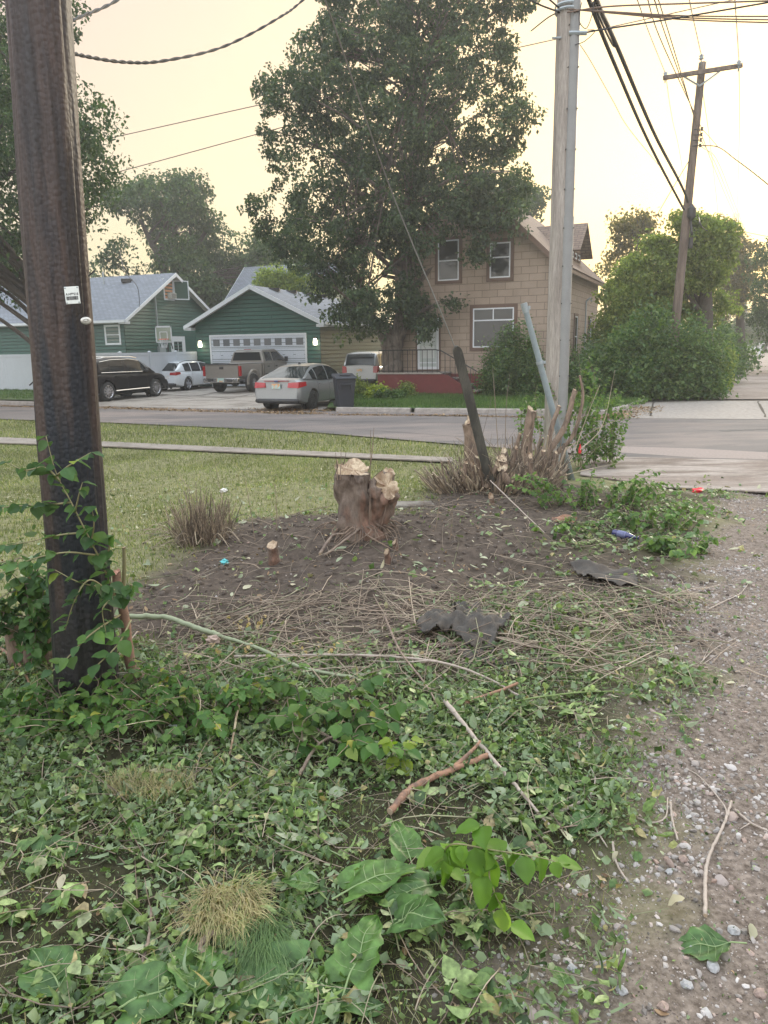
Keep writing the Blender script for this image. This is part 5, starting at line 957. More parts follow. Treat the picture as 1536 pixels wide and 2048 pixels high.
for k, (u, Yk, w_, tp_) in enumerate(((1478, 110, 14, 640), (1508, 150, 12, 625), (1524, 120, 10, 618), (1490, 210, 14, 650))):
    profile_tree('alley_tree', ('hazy far tree left of the alley end', 'hazy tree closing the far end of the alley', 'hazy far tree right of the alley end', 'faintest tree beyond the parked cars at the alley end')[k], float(Yk), u, [(tp_, u-w_*.5, u+w_*.5), (tp_+18, u-w_, u+w_), (tp_+40, u-w_, u+w_), (683, u-w_*.8, u+w_*.8)], 60, 2500, .5, M_lf2, M_bark2, limbs=4, gap=-2, seed=30+k, cr=1.2)
def bush(name, label, c, R_, n, size, lm, seed=1, sq=1., cat='shrub', group=None, ncl=60, cr=.28, stems=14):
    r = np.random.default_rng(seed); c = np.array(c, float); root = empty(name, tuple(c), 0, label, cat, group); R_ = np.array(R_)
    d = r.normal(size=(ncl, 3)); d[:, 2] = np.abs(d[:, 2]); d /= np.linalg.norm(d, axis=1)[:, None]; q = r.random(ncl)**.45; P = d*q[:, None]*R_*(1+.12*r.normal(size=(ncl, 1))); P[:, 2] *= .95; P[:, 2] += .06
    k = n//ncl; off = r.normal(size=(ncl, k, 3)); Lp = (P[:, None]+off*cr*.6).reshape(-1, 3); Lp = Lp[Lp[:, 2] > .01]; N_ = len(Lp); mb = MB()
    inst(mb, LT, LF, Lp, rotm(r.uniform(0, 6.28, N_), -r.uniform(-.7, 1.2, N_), r.normal(0, .5, N_)), size*(.6+.7*r.random(N_))); mb.build('foliage', lm, root)
    mb = MB()
    for i in range(min(stems, ncl)): e_ = P[i]; s_ = np.array([r.normal(0, .12), r.normal(0, .12), -.05]); mb.tube([s_, (s_+e_)/2+[0, 0, .15*R_[2]], e_], [.022, .015, .006], 5)
    mb.build('stems', M_bark2, root); return root
bush('alley_bush', 'large round bush covering the foot of the crossarm pole', (9.9, 27.2, .1), (2.3, 2.0, 2.75), 42000, .135, M_lfb, 21, ncl=330, cr=.42, stems=40)
bush('alley_bush', 'lower bush at the left foot of the alley bushes near the lawn', (8.45, 27.6, .1), (1.1, 1.4, 1.7), 12000, .12, M_lfb, 22, ncl=110, cr=.35)
bush('alley_bush', 'dark bush edging the gravel of the alley', (11.0, 26.6, .05), (1.0, 1.0, 1.6), 10000, .12, M_lfb, 23, ncl=110, cr=.34)
bush('alley_bush', 'bushy dark growth between the tan house and the alley bushes', (10.8, 33, .05), (1.8, 2.4, 4.0), 16000, .17, M_lfb, 24, ncl=160, cr=.5)
for k, (dd_, w_) in enumerate(((12, 1.7), (22, 2.0), (36, 2.4))):
    p_ = p0+dA*dd_+np.array([-1.3, .5]); bush('alley_bush', ('leafy hedge clump beside the alley just past the big bush', 'hedge clump halfway along the visible alley', 'far hedge clump by the dark bins of the alley')[k], (*p_, 0), (w_, 3.5, 3.0), 9000, .22, M_lfb, 25+k, ncl=100, cr=.55)
hb_ = AT(1030, 770, 28.2); bush('house_shrub', 'dark leafy shrub growing against the tan house below the picture window', (hb_[0], 28.2, .1), (1.15, .8, 2.5), 20000, .105, M_lfb, 28, ncl=190, cr=.3, stems=30)
hb_ = AT(1165, 770, 29.); bush('house_shrub', 'smaller shrub at the house corner right of the pale pole', (hb_[0]-.1, 29.3, .1), (.75, .7, 1.5), 7000, .10, M_lfb, 29, ncl=70, cr=.28)
for k, (u, v, R_, lab, lmn) in enumerate(((722, 792, (.75, .5, .62), 'low green perennial clump between bin and maple trunk', M_lf3), (757, 800, (.36, .3, .42), 'yellow green hosta clump left of the maple trunk', None), (812, 797, (.5, .3, .35), 'small leafy plant at the right foot of the maple', M_lf3), (782, 802, (.7, .3, .2), 'dark ground plants around the maple roots', M_lfb))):
    p_ = G(u, v); lm_ = lmn or leafmat('hosta_leaf', [(0, (.16, .22, .03)), (1, (.34, .38, .05))], trans=.4)
    bush('garden_plant', lab, (p_[0], p_[1]*.985, .1), R_, 2200, .15 if lmn is None else .1, lm_, 50+k, ncl=26, cr=.16, cat='plant', stems=8)
# far alley: parked cars, bins, post
for k, (u, v, Yd, lab, c_) in enumerate(((1497, 689, 150., 'tiny white car parked at the far end of the alley', (.6, .62, .62)), (1512, 690, 142., 'tiny dark car beside the white one at the alley end', (.06, .07, .08)))):
    s_ = dict(L=4.5, W=1.9, xr=.9, wb=2.7, r=.32, paint=paint('far_paint', c_), top=[(0, 1.0), (3.3, .97), (4.5, .7)], bot=[(0, .3), (4.5, .25)], roof=[(.3, 1.02), (.9, 1.45), (2.4, 1.5), (3.5, .98)], rs=.8, re=2.6, wins=[(.95, 1.6), (1.7, 3.0)], tl=(.5, .8, .75, .95, .4), hz=.65, mx=3, mz=1, hx=(1.5, 2.4), hdz=.83, pz=.8, gaps=[])
    q_ = AT(u, v, Yd); car('parked_car', lab, 'car', (q_[0], Yd), 26+180, s_)
for k, (u, v, lab) in enumerate(((1466, 700, 'dark bin by the left edge of the far alley'), (1471, 697, 'second dark bin a little further along the far alley'))):
    Yd = 72.+10*k; q_ = AT(u, v, Yd); e_ = empty('alley_bin', (q_[0], Yd, 0), 0, lab, 'bin', 'bins along the far alley'); mb = MB(); V = [(-.4, -.4, 0), (.4, -.4, 0), (.4, .4, 0), (-.4, .4, 0), (-.5, -.5, 1.1), (.5, -.5, 1.1), (.5, .5, 1.2), (-.5, .5, 1.2)]; mb.add(V, [(3, 2, 1, 0), (4, 5, 6, 7), (0, 1, 5, 4), (1, 2, 6, 5), (2, 3, 7, 6), (3, 0, 4, 7)]); mb.build('body', M_bin, e_); mb = MB(); mb.box((0, 0, 1.2), (1.1, 1.1, .1)); mb.build('lid', M_plast if k else M_white, e_)
q_ = AT(1521, 690, 95.); e_ = empty('birdbath_post', (q_[0], 95., 0), 0, 'white flat topped post beside the far alley', 'post'); mb = MB(); mb.tube([(0, 0, 0), (0, 0, 1.5)], [.2, .14], 10); mb.build('column', M_white, e_); mb = MB(); mb.lathe([(0, 1.46), (.5, 1.56), (.5, 1.62), (0, 1.6)], 16); mb.build('top', M_white, e_)
# ------------------------------------------------------------------ grass
M_grass = leafmat('grass_blade', [(0, (.07, .10, .025)), (.4, (.13, .17, .05)), (.75, (.20, .22, .085)), (1, (.42, .38, .2))], trans=.3, big=.9)
def blades(name, P, h, wd, m=M_grass, lean=.5, seed=0):
    r = np.random.default_rng(seed); n = len(P); mb = MB(); R_ = rotm(r.uniform(0, 6.28, n), r.normal(0, lean, n), r.normal(0, lean*.6, n)); s = np.stack([wd*(.7+.6*r.random(n)), np.ones(n), h*(.5+r.random(n))], 1); inst(mb, GT, GF, P, R_, s); o = mb.build(name, m); return tag(o, None, 'grass', None, 'stuff')
def scat(n, x0, x1, y0, y1, mask, zoff=0., seed=0, zf=gz, flat=None):
    r = np.random.default_rng(seed); x, y = r.uniform(x0, x1, n), r.uniform(y0, y1, n); P = np.stack([x, y, x*0], 1); P = P[r.random(n) < mask(P)]; P[:, 2] = (zf(P[:, 0], P[:, 1]) if zf else flat)+zoff; return P
swy = lambda x: np.interp(x, [-30, -9.0, -6.2, -1.7, 1.3], [27.5, 17.5, 16.2, 14.2, 12.9]); ney = lambda x: np.interp(x, [-25, -11.94, -7.86, -2.04, 1.41, 4.28], [30.5, 23.2, 21.4, 18.3, 15.4, 13.2])
def lawnm(P): x, y = P[:, 0], P[:, 1]; return (1-soilmask(P))*(1-gravmask(P))*(1-litmask(P))*smst(2.8, .8, x-.0*y)*(y < swy(x)-.22)*(.45+.55*smst(-.5, .3, vnoise(P*[1, 1, 0], 1.3, 71)))
o = blades('grass', scat(230000, -10, 3, 4.6, 17.5, lawnm, seed=81), .045, .0085, seed=1); tag(o, 'near lawn of short mixed green and straw grass left of the stump')
o = blades('grass', scat(90000, -16, 3, 12.5, 26, lambda P: (P[:, 1] > swy(P[:, 0])+.22+.1*vnoise(P*[1, 1, 0], 4, 78))*(P[:, 1] < ney(P[:, 0])-.05)*1., seed=82), .075, .014, seed=2); tag(o, 'verge of grass between the path and the street')
M_grass2 = leafmat('green_grass_blade', [(0, (.035, .085, .014)), (.6, (.065, .13, .025)), (1, (.13, .18, .05))], trans=.3, big=.6)
P = scat(70000, -1.6, 9.8, 20, 33, lambda P: np.array([1.0]*len(P)), zf=None, flat=.11, seed=83)
ky = lambda x: np.interp(x, [-1.5, 1, 5, 6.5, 8.2, 9.5], [24.2, 23.2, 22.0, 21.8, 23.0, 26]); P = P[(P[:, 1] > ky(P[:, 0])+.22)]; o = blades('grass', P, .09, .02, M_grass2, seed=3); tag(o, 'green lawn strip before the tan house')
P = scat(30000, -30, -12.2, 28, 42, lambda P: np.array([1.0]*len(P)), zf=None, flat=.11, seed=84); P = P[P[:, 1] > np.interp(P[:, 0], [-22, -15.8, -12.5], [35.4, 31.2, 30.5])]; P[:, 2] = .11+.02*np.clip(P[:, 1]-29, 0, 12); P = P[P[:, 1] < 34.4-(P[:, 0]+11.94)*.364]; o = blades('grass', P, .09, .025, M_grass2, seed=4); tag(o, 'green lawn strip before the white fence')
# ------------------------------------------------------------------ leaf litter, twigs, gravel
M_lit = leafmat('clipping_leaf', [(0, (.030, .058, .018)), (.25, (.075, .135, .036)), (.55, (.135, .205, .062)), (.86, (.25, .325, .125)), (.92, (.27, .30, .17)), (.96, (.36, .32, .14)), (1, (.30, .22, .13))], trans=.2, back=(.19, .25, .14), big=3.5, fine=55, rough=.45)
TP = np.array([[0, 0, 0], [.38, .12, .14], [.5, .6, -.06], [.12, .95, .16], [-.32, .7, 0], [-.42, .18, .2], [0, .45, -.08]]); FP = np.array([[i, (i+1) % 6, 6] for i in range(6)])
_t = np.linspace(0, 1, 7); TS = np.stack([np.stack([-.09*(1-_t**3)+.12*np.sin(_t*3), _t, .10*np.sin(_t*4.4)], 1), np.stack([.09*(1-_t**3)+.12*np.sin(_t*3), _t, .10*np.sin(_t*4.4)+.03], 1)], 1).reshape(-1, 3); FS = np.array([(2*i, 2*i+1, 2*i+3, 2*i+2) for i in range(6)])
_a = np.radians([-90, -55, -28, -8, 22, 48, 68, 90, 112, 132, 158, 188, 208, 235]); _r = np.array([.12, .42, .62, .36, .78, .45, .62, 1.05, .62, .45, .78, .36, .62, .42])*.52; TM = np.vstack([[[0, .4, 0]], np.stack([_r*np.cos(_a), .4+_r*np.sin(_a), -.25*_r**2+.05*np.sin(_a*5)], 1)]); FM = np.array([[0, 1+i, 1+(i+1) % 14] for i in range(14)])
def litter(name, P, s0, s1, m, T=LT2, F=LF2, tilt=.5, lift=.0, seed=0, lab=None, cat='leaves', narrow=1.):
    r = np.random.default_rng(seed); n = len(P); P = P.copy(); P[:, 2] += lift*r.random(n)**2; flip = (r.random(n) < .4)*math.pi
    sz = s0+(s1-s0)*r.random(n)**1.8; cv = r.normal(0, 1.3, n); mb = MB(); S = np.stack([sz*(.55+.5*r.random(n))*narrow, sz, sz*cv], 1)
    inst(mb, T, F, P, rotm(r.uniform(0, 6.28, n), r.normal(0, tilt, n)+flip, r.normal(0, tilt, n)), S); o = mb.build(name, m, None, smooth=True); return tag(o, lab, cat, None, 'stuff')
fg = lambda P: litmask(P)*(.08+.92*smst(-.55, .40, vnoise(P*[1, 1, 0], 2.4, 91)+.4*vnoise(P*[1, 1, 0], 7, 191)+.25))*(1-.75*np.exp(-((P[:, 0]+.75)/.38)**2-((P[:, 1]-2.45)/.28)**2))
o = litter('leaf_litter', scat(80000, -4.2, 3.6, 1.2, 5.6, fg, .012, 92), .016, .055, M_lit, T=TP, F=FP, lift=.06, tilt=.85, seed=5, lab='thick layer of chopped green leaves over the foreground')
litter('leaf_litter', scat(90000, -4.2, 3.7, 1.2, 6.0, lambda P: np.clip(litmask(P)+.15, 0, 1)*.8, .004, 294), .008, .024, M_lit, T=LT, F=LF, lift=.03, tilt=.8, seed=59, lab='tiny shredded leaf bits filling the gaps of the clippings')
litter('leaf_litter', scat(6500, -4.2, 3.6, 1.2, 5.6, fg, .012, 292), .03, .085, M_lit, lift=.04, tilt=.45, seed=56, lab='whole pointed leaves mixed into the chopped clippings')
litter('leaf_litter', scat(1500, -4.2, 3.6, 1.2, 5.6, fg, .02, 293), .05, .11, M_lit, T=TM, F=FM, lift=.04, tilt=.4, seed=57, lab='lobed leaves tossed over the clippings')
o = blades('grass', scat(60000, -4.2, 3.2, 1.2, 5.4, lambda P: litmask(P)*smst(-.5, .3, vnoise(P*[1, 1, 0], 3.3, 97)), .005, 98), .06, .0022, M_grass, lean=1.0, seed=58); tag(o, 'thin grass blades matted through the clippings')
litter('leaf_litter', scat(85000, -4.2, 3.8, 1.2, 5.6, fg, .008, 192), .02, .085, M_lit, T=TS, F=FS, lift=.05, tilt=.6, narrow=1.1, seed=55, lab='narrow torn strips of leaf mixed into the foreground clippings')
litter('leaf_litter', scat(26000, -5, 6, 4.2, 11, lambda P: np.clip(litmask(P)*.75+.06, 0, 1)*(.3+.7*smst(-.4, .3, vnoise(P*[1, 1, 0], 2.2, 93))), .01, 94), .03, .08, M_lit, T=TP, F=FP, tilt=.8, lift=.05, seed=6, lab='scattered green leaves on the cleared soil and along the lane edge')
M_pale = leafmat('wilted_leaf', [(0, (.20, .24, .15)), (.6, (.30, .33, .22)), (1, (.45, .40, .28))], trans=.1, big=3)
litter('dead_leaves', scat(5000, -6, 1, 5, 13, lambda P: lawnm(P)*.6*(vnoise(P*[1, 1, 0], 1.4, 97) > -.1), .015, 95), .02, .06, leafmat('lawn_scrap', [(0, (.10, .13, .05)), (.5, (.25, .24, .13)), (1, (.42, .38, .26))], trans=.1), T=TP, F=FP, lift=.02, tilt=.5, seed=77, lab='dry and green scraps scattered over the near lawn')
litter('leaf_litter', scat(1500, -4, 5.6, 1.3, 10.5, lambda P: np.clip(1-gravmask(P)*.8, 0, 1)*.7*(1-.7*lawnm(P)), .02, 95), .04, .12, M_pale, lift=.03, tilt=.4, seed=7, lab='pale wilted undersides of leaves dotted over the ground')
M_dead = leafmat('dead_leaf', [(0, (.13, .075, .04)), (.6, (.24, .15, .08)), (1, (.36, .26, .15))], trans=.1, big=3)
litter('dead_leaves', scat(3500, -4, 5.5, 1.3, 9.5, lambda P: .35+.4*soilmask(P), .01, 96), .015, .05, M_dead, tilt=.4, seed=8, lab='small brown dead leaf scraps over the dirt')
def kerbd(n, seed, pts, sp_): r = np.random.default_rng(seed); Q = curve([np.array([*p, 0]) for p in pts], 20); i = r.integers(len(Q)-1, size=n); t_ = r.random(n)[:, None]; P = Q[i]*(1-t_)+Q[i+1]*t_; P[:, :2] += r.normal(0, sp_, (n, 2))*[1, .5]; P[:, 2] = .015; return P
litter('dead_leaves', np.vstack([kerbd(2600, 1, [g2(190, 815), g2(400, 822), g2(640, 828)], .28), kerbd(1500, 2, [g2(670, 830), g2(900, 832), g2(1190, 838)], .13), kerbd(2200, 3, [g2(1190, 838), g2(1230, 833), g2(1290, 815)], .35), kerbd(700, 4, [g2(520, 818), g2(640, 822)], .5), kerbd(900, 5, [g2(0, 812), g2(190, 818)], .15)]), .04, .10, M_dead, tilt=.3, seed=9, lab='brown leaf debris lying along the far kerb')
def twigs(name, P, l0, l1, r0, r1, m, seed=0, tilt=.12, lab=None, yaw=None):
    r = np.random.default_rng(seed); mb = MB(); T = []; n = len(P); K = 5; ns = 4
    ln = l0+(l1-l0)*r.random(n)**2; rad = r0+(r1-r0)*r.random(n)**1.5; yw = r.uniform(0, 6.28, n) if yaw is None else r.normal(yaw, .6, n); el_ = np.abs(r.normal(0, tilt, n)); bend = r.normal(0, .22, n); bz_ = r.normal(0, .05, n)
    t_ = np.linspace(-.5, .5, K); ang = yw[:, None]+bend[:, None]*t_*3; dx, dy = np.cos(ang), np.sin(ang); x = np.cumsum(dx, 1)/K*ln[:, None]; y = np.cumsum(dy, 1)/K*ln[:, None]; x -= x.mean(1, keepdims=True); y -= y.mean(1, keepdims=True)
    z = (t_+.5)*ln[:, None]*np.sin(el_)[:, None]+bz_[:, None]*ln[:, None]*np.cos(t_*3)*1.; Q = P[:, None]+np.stack([x, y, z*0], -1); Q[:, :, 2] = gz(Q[:, :, 0], Q[:, :, 1])+.006+z+(P[:, 2]-gz(P[:, 0], P[:, 1]))[:, None]+.0
    th = np.arange(ns)*math.pi/2; nx_, ny_ = -dy, dx; rr = rad[:, None]*np.linspace(1, .55, K); V = Q[:, :, None]+rr[:, :, None, None]*(np.cos(th)[None, None, :, None]*np.stack([nx_, ny_, nx_*0], -1)[:, :, None]+np.sin(th)[None, None, :, None]*np.array([0, 0, 1.]))
    F = np.array([(i*ns+j, i*ns+(j+1) % ns, (i+1)*ns+(j+1) % ns, (i+1)*ns+j) for i in range(K-1) for j in range(ns)]); mb.add(V.reshape(-1, 3), (F[None]+(np.arange(n)*K*ns)[:, None, None]).reshape(-1, 4)); o = mb.build(name, m, None, smooth=True); return tag(o, lab, 'twigs', None, 'stuff')
M_twig = leafmat('dry_twig', [(0, (.14, .10, .075)), (.4, (.26, .20, .15)), (.8, (.38, .31, .235)), (1, (.17, .20, .10))], trans=0, big=3)
twm = lambda P: np.clip(soilmask(P)*.30+litmask(P)*.35+.5*np.exp(-((P[:, 1]-4.9+.1*P[:, 0])/.55)**2)+.25*np.exp(-((P[:, 0]-1.7)/1.2)**2-((P[:, 1]-5.5)/1.2)**2), 0, 1)*(1-.85*gravmask(P))
twigs('twigs', scat(6500, -3, 4.2, 1.5, 10, twm, .0, 101), .08, .75, .0013, .0045, M_twig, 10, .10, 'countless dry brown twigs strewn over the cleared soil')
twigs('twigs', scat(1300, -1.5, 2.6, 4.2, 5.7, lambda P: np.ones(len(P))*.9*(1-.9*gravmask(P)), .02, 102), .25, 1.2, .002, .006, M_twig, 11, .06, 'denser band of long cut stems across the middle', yaw=None)
M_peb = leafmat('gravel_stone', [(0, (.15, .13, .115)), (.4, (.30, .27, .25)), (.7, (.43, .40, .385)), (.85, (.30, .21, .17)), (1, (.46, .44, .42))], trans=0, rough=.85, big=6)
IV, IF = ico(1); IV = IV*(1+.34*vnoise(IV, 3.1, 3))[:, None]; IV2, IF2 = ico(2); IV2 = IV2*(1+.16*vnoise(IV2, 2.6, 4))[:, None]
def stones(name, P, s0, s1, seed, pw=3, V=IV, F=IF, lab=None, sm=False):
    r = np.random.default_rng(seed); n = len(P); s = (s0+(s1-s0)*r.random(n)**pw)[:, None]*(.7+.5*r.random((n, 3)))*[1, 1, .65]; mb = MB(); inst(mb, V, F, P, rotm(r.uniform(0, 6.28, n), r.normal(0, .5, n), r.normal(0, .5, n)), s); o = mb.build(name, M_peb, None, smooth=sm); return tag(o, lab, 'gravel', None, 'stuff')
gvm = lambda P: gravmask(P)*(.25+.75*smst(-.5, .4, vnoise(P*[1, 1, 0], 2.1, 111)))
stones('gravel', scat(60000, -.2, 4.4, 1.2, 6.5, gvm, .0, 112), .0025, .017, 12, 2.5, lab='gravel of small grey and pinkish stones at the lower right')
stones('gravel', scat(34000, 1, 8, 5, 12.5, gvm, .0, 113), .004, .016, 13, 3, lab='finer gravel further along the lane')
stones('gravel', scat(900, .2, 3.8, 1.3, 4.6, lambda P: gvm(P)*.9, .002, 114), .009, .028, 14, 2, IV2, IF2, lab='larger rounded grey stones in the near gravel')
stones('gravel', scat(2600, -4, 3, 1.4, 9, lambda P: .5*(1-gravmask(P)), .0, 115), .004, .016, 15, 3, lab='odd pebbles scattered through soil and clippings')
OV_ = np.array([[1, 0, 0], [-1, 0, 0], [0, 1, 0], [0, -1, 0], [0, 0, 1], [0, 0, -1.]]); OF_ = np.array([[0, 2, 4], [2, 1, 4], [1, 3, 4], [3, 0, 4], [2, 0, 5], [1, 2, 5], [3, 1, 5], [0, 3, 5]]); M_peb0 = M_peb
M_peb = leafmat('grit', [(0, (.09, .068, .057)), (.5, (.21, .165, .14)), (.85, (.33, .28, .25)), (1, (.48, .44, .41))], trans=0, rough=.9, big=6)
stones('grit', scat(150000, -.4, 4.6, 1.2, 7, gravmask, .0, 312), .0012, .006, 62, 2.2, OV_, OF_, lab='fine grit and crumbs covering the lane soil')
M_peb = M_peb0
twigs('twigs', scat(3600, -3.5, 2.6, 1.4, 5, lambda P: litmask(P)*.8, .02, 103), .05, .45, .0009, .0028, M_twig, 12, .2, 'thin brown stems tangled among the foreground clippings')
# whole cut sprigs: a lying stem with its wilted leaves still on
def cuttings(n, seed, mask, l0, l1, s0_, s1_, T, F, lab, box=(-4.2, 3.4, 1.3, 5.4)):
    r = np.random.default_rng(seed); C_ = scat(n*3, *box, mask, .02, seed+1)[:n]; wd, lf = MB(), MB(); pos, rr, ss = [], [], []
    for c in C_:
        L_ = r.uniform(l0, l1); a = r.uniform(0, 6.28); b = r.normal(0, .5); k = 7; t_ = np.linspace(0, 1, k); ang = a+b*t_; p = c+np.stack([np.cumsum(np.cos(ang)), np.cumsum(np.sin(ang)), t_*0], 1)*L_/k; p[:, 2] = gz(p[:, 0], p[:, 1])+.02+.05*r.random()*np.sin(t_*3)+.01; wd.tube(p, np.linspace(.0028, .001, k), 4); sz = r.uniform(s0_, s1_)
        for j in range(1, k):
            for sg in (1, -1):
                if r.random() < .25: continue
                pos.append(p[j]); rr.append((ang[j]-math.pi/2+sg*r.uniform(.5, 1.5), -r.uniform(-.2, .5), r.normal(0, .35))); ss.append(sz*r.uniform(.6, 1.2)*np.array([r.uniform(.45, .8)/.5*.8, 1, r.normal(0, 2.)]))
    rr = np.array(rr); inst(lf, T, F, np.array(pos), rotm(rr[:, 0], rr[:, 1], rr[:, 2]), np.array(ss)); tag(wd.build('cut_stems', M_twig, None, smooth=True), 'thin stems of the leafy cuttings', 'stems', None, 'stuff'); tag(lf.build('leafy_cuttings', M_lit, None, smooth=True), lab, 'leaves', None, 'stuff')
cuttings(360, 901, lambda P: litmask(P), .12, .38, .035, .075, LT2, LF2, 'wilted leafy sprigs lying tangled over the foreground clippings')
cuttings(110, 902, lambda P: litmask(P), .15, .35, .05, .10, TM, FM, 'cut shoots with lobed leaves tossed over the clippings')
cuttings(170, 903, lambda P: litmask(P)*(P[:, 0] > 0), .12, .3, .03, .065, LT2, LF2, 'cut leafy shoots along the lane side', (.5, 5, 4.5, 10))
# clods
M_clod = mat('soil_clod', (.085, .066, .054), .95, noise=(30, .4)); r_ = np.random.default_rng(5); P = scat(14000, -3, 3.6, 4.0, 10, soilmask, .0, 116); n = len(P); mb = MB(); inst(mb, IV, IF, P, rotm(r_.uniform(0, 6, n), r_.normal(0, .5, n), r_.normal(0, .5, n)), (.002+.032*r_.random(n)**7)[:, None]*(.7+.6*r_.random((n, 3)))); tag(mb.build('soil_crumbs', M_clod, None, smooth=True), 'loose dark soil crumbs on the dug mound', 'soil', None, 'stuff')
# ------------------------------------------------------------------ stumps
M_sb = mat('stump_bark', (.19, .145, .115), .9, alt=[((.10, .072, .058), 7, .47, .6), ((.20, .115, .08), 3, .5, .62)], noise=(25, .35), bump=(25, 1, .03), scale=(1, 1, .4))
M_cut = mat('fresh_cut_wood', (.38, .285, .20), .85, alt=[((.25, .16, .10), 16, .48, .6), ((.50, .40, .28), 5, .5, .6)], noise=(40, .2), bump=(60, .4, .005)); M_sb2 = mat('shrub_bark', (.23, .165, .12), .9, alt=[((.12, .085, .065), 12, .45, .6)], noise=(30, .3), bump=(40, 1, .01), scale=(1, 1, .35))
def log(par, pts, rad, n=20, nm='trunk', cutnm='cut_face', m=None, amp=.10, seed=0, tilt=None, lip=True, cm=None, rag=.28):
    """knobbly trunk with a pale sawn face"""
    P = curve(pts, 8); R_ = np.interp(np.linspace(0, 1, len(P)), np.linspace(0, 1, len(rad)), rad); T = np.gradient(P, axis=0); T /= np.linalg.norm(T, axis=1)[:, None]; a = np.cross(T[0], [.3, 1, .1]); a /= np.linalg.norm(a); th = np.arange(n)*2*math.pi/n; rings = []
    tn = np.array(tilt) if tilt is not None else T[-1]; tn = tn/np.linalg.norm(tn)
    for i in range(len(P)):
        a = a-T[i]*(a@T[i]); a /= np.linalg.norm(a); b_ = np.cross(T[i], a); D = np.cos(th)[:, None]*a+np.sin(th)[:, None]*b_; q = P[i]+D*R_[i]; f_ = 1+.04*np.sin(th*11+seed+1.5*vnoise(q/R_.max(), 1.2, seed+5))+.03*np.sin(th*17+seed*2)+amp*vnoise(q/R_.max()*[1, 1, .5], 2.3, seed)+amp*.5*vnoise(q/R_.max()*[1, 1, .4], 6, seed+1); q = P[i]+D*(R_[i]*f_)[:, None]
        if i == len(P)-1: q = q-T[i]*(((q-P[i])@tn)/(T[i]@tn))[:, None]+tn*(R_[i]*rag*vnoise(D*3+seed, 1.5, seed+2))[:, None]
        rings.append(q)
    mb = MB(); mb.add(np.vstack(rings), [(i*n+j, i*n+(j+1) % n, (i+1)*n+(j+1) % n, (i+1)*n+j) for i in range(len(P)-1) for j in range(n)]); o = mb.build(nm, m or M_sb, par, smooth=True)
    mb = MB(); top = rings[-1]; c = top.mean(0); V = [c+tn*.004]+list(c+(top-c)*.55-tn*np.linalg.norm(top-c, axis=1).mean()*.06+rng.normal(0, .03*np.linalg.norm(top-c, axis=1).mean(), top.shape))+list(c+(top-c)*.97+tn*.004); mb.add(V, [(0, 1+j, 1+(j+1) % n) for j in range(n)]+[(1+j, 1+n+j, 1+n+(j+1) % n, 1+(j+1) % n) for j in range(n)]); mb.build(cutnm, cm or M_cut, o); return o
s0 = gp(722, 1068); st_ = empty('tree_stump', tuple(s0), 0, 'large forked reddish stump with pale sawn faces on the bare soil mound', 'stump'); Ls = lambda u, v, dy=0.: AT(u, v, s0[1]+dy)-s0
log(st_, [Ls(726, 1082), Ls(712, 1030), Ls(706, 975), Ls(706, 940)], [.22, .170, .175, .198], 36, seed=2, tilt=(.25, -.40, 1), amp=.24)
log(st_, [Ls(738, 1070, .02), Ls(750, 1025, .0), Ls(762, 990, -.02), Ls(774, 972, -.06)], [.13, .105, .15, .125], 30, 'trunk', seed=4, tilt=(.75, -.9, .55), amp=.34)
log(st_, [Ls(762, 1000, .1), Ls(772, 960, .08), Ls(779, 945, .08)], [.09, .075, .065], 16, 'trunk', seed=6, tilt=(.4, -.5, 1), amp=.2)
log(st_, [Ls(745, 1080, .12), Ls(742, 1020, .12), Ls(738, 975, .12)], [.12, .11, .09], 18, 'trunk', seed=7, amp=.2)
mb = MB(); r_ = np.random.default_rng(3)
for k in range(70):
    a = r_.uniform(0, 6.28); L_ = r_.uniform(.15, .42); p = np.array([math.cos(a)*.12, math.sin(a)*.12, .06+.1*r_.random()]); q = p+np.array([math.cos(a), math.sin(a), 0])*L_*.6; q2 = p+np.array([math.cos(a+.5*r_.normal()), math.sin(a+.5*r_.normal()), 0])*L_; q[2] = .05+.08*r_.random(); q2[2] = r_.uniform(-.08, .03); mb.tube(curve([p, q, q2], 4), np.linspace(.007, .002, 9)*(.5+r_.random()*1.5), 5)
mb.build('roots', M_sb2, st_)
mb = MB()
for (u0, v0, u1, v1) in ((742, 1040, 738, 930), (738, 1060, 741, 860), (741, 930, 748, 855), (675, 960, 671, 905), (680, 960, 682, 900), (686, 930, 692, 905), (725, 1080, 716, 990), (750, 1075, 762, 1030), (760, 1060, 775, 1000)): mb.tube([Ls(u0, v0, -.16), Ls((u0+u1)/2+1, (v0+v1)/2, -.17), Ls(u1, v1, -.17)], [.006, .004, .002], 5)
mb.build('shoot', M_sb2, st_)
mb = MB(); 
for k in range(26): u = r_.uniform(668, 700); p = Ls(u, r_.uniform(925, 955), -.05); mb.add([p, p+[.008, 0, 0], p+[r_.normal(0, .01), 0, r_.uniform(.02, .06)]], [(0, 1, 2)])
mb.build('splinters', M_cut, st_)
for (u, v, h_, r1, lab, tl) in ((548, 1122, 32, .055, 'small pale barked stub left of the forked stump', (-.2, -.6, 1)), (776, 1118, 14, .03, 'short torn stub in front of the forked stump', (-.7, -.7, .4)), (792, 1100, 16, .028, 'torn pale stub just behind the other short stub', (-.8, -.3, .5)), (985, 1008, 14, .035, 'pale sawn peg at the front of the cut shrub clump', (-.4, -1, .3))):
    p = gp(u, v); e_ = empty('wood_stub', tuple(p), 0, lab, 'stump'); t_ = AT(u-3, v-h_, p[1]-.03)-p; log(e_, [np.array([0, 0, -.05]), t_*.5, t_], [r1*1.1, r1, r1*.95], 14, 'trunk', seed=int(u), tilt=tl, amp=.12, m=M_sb)
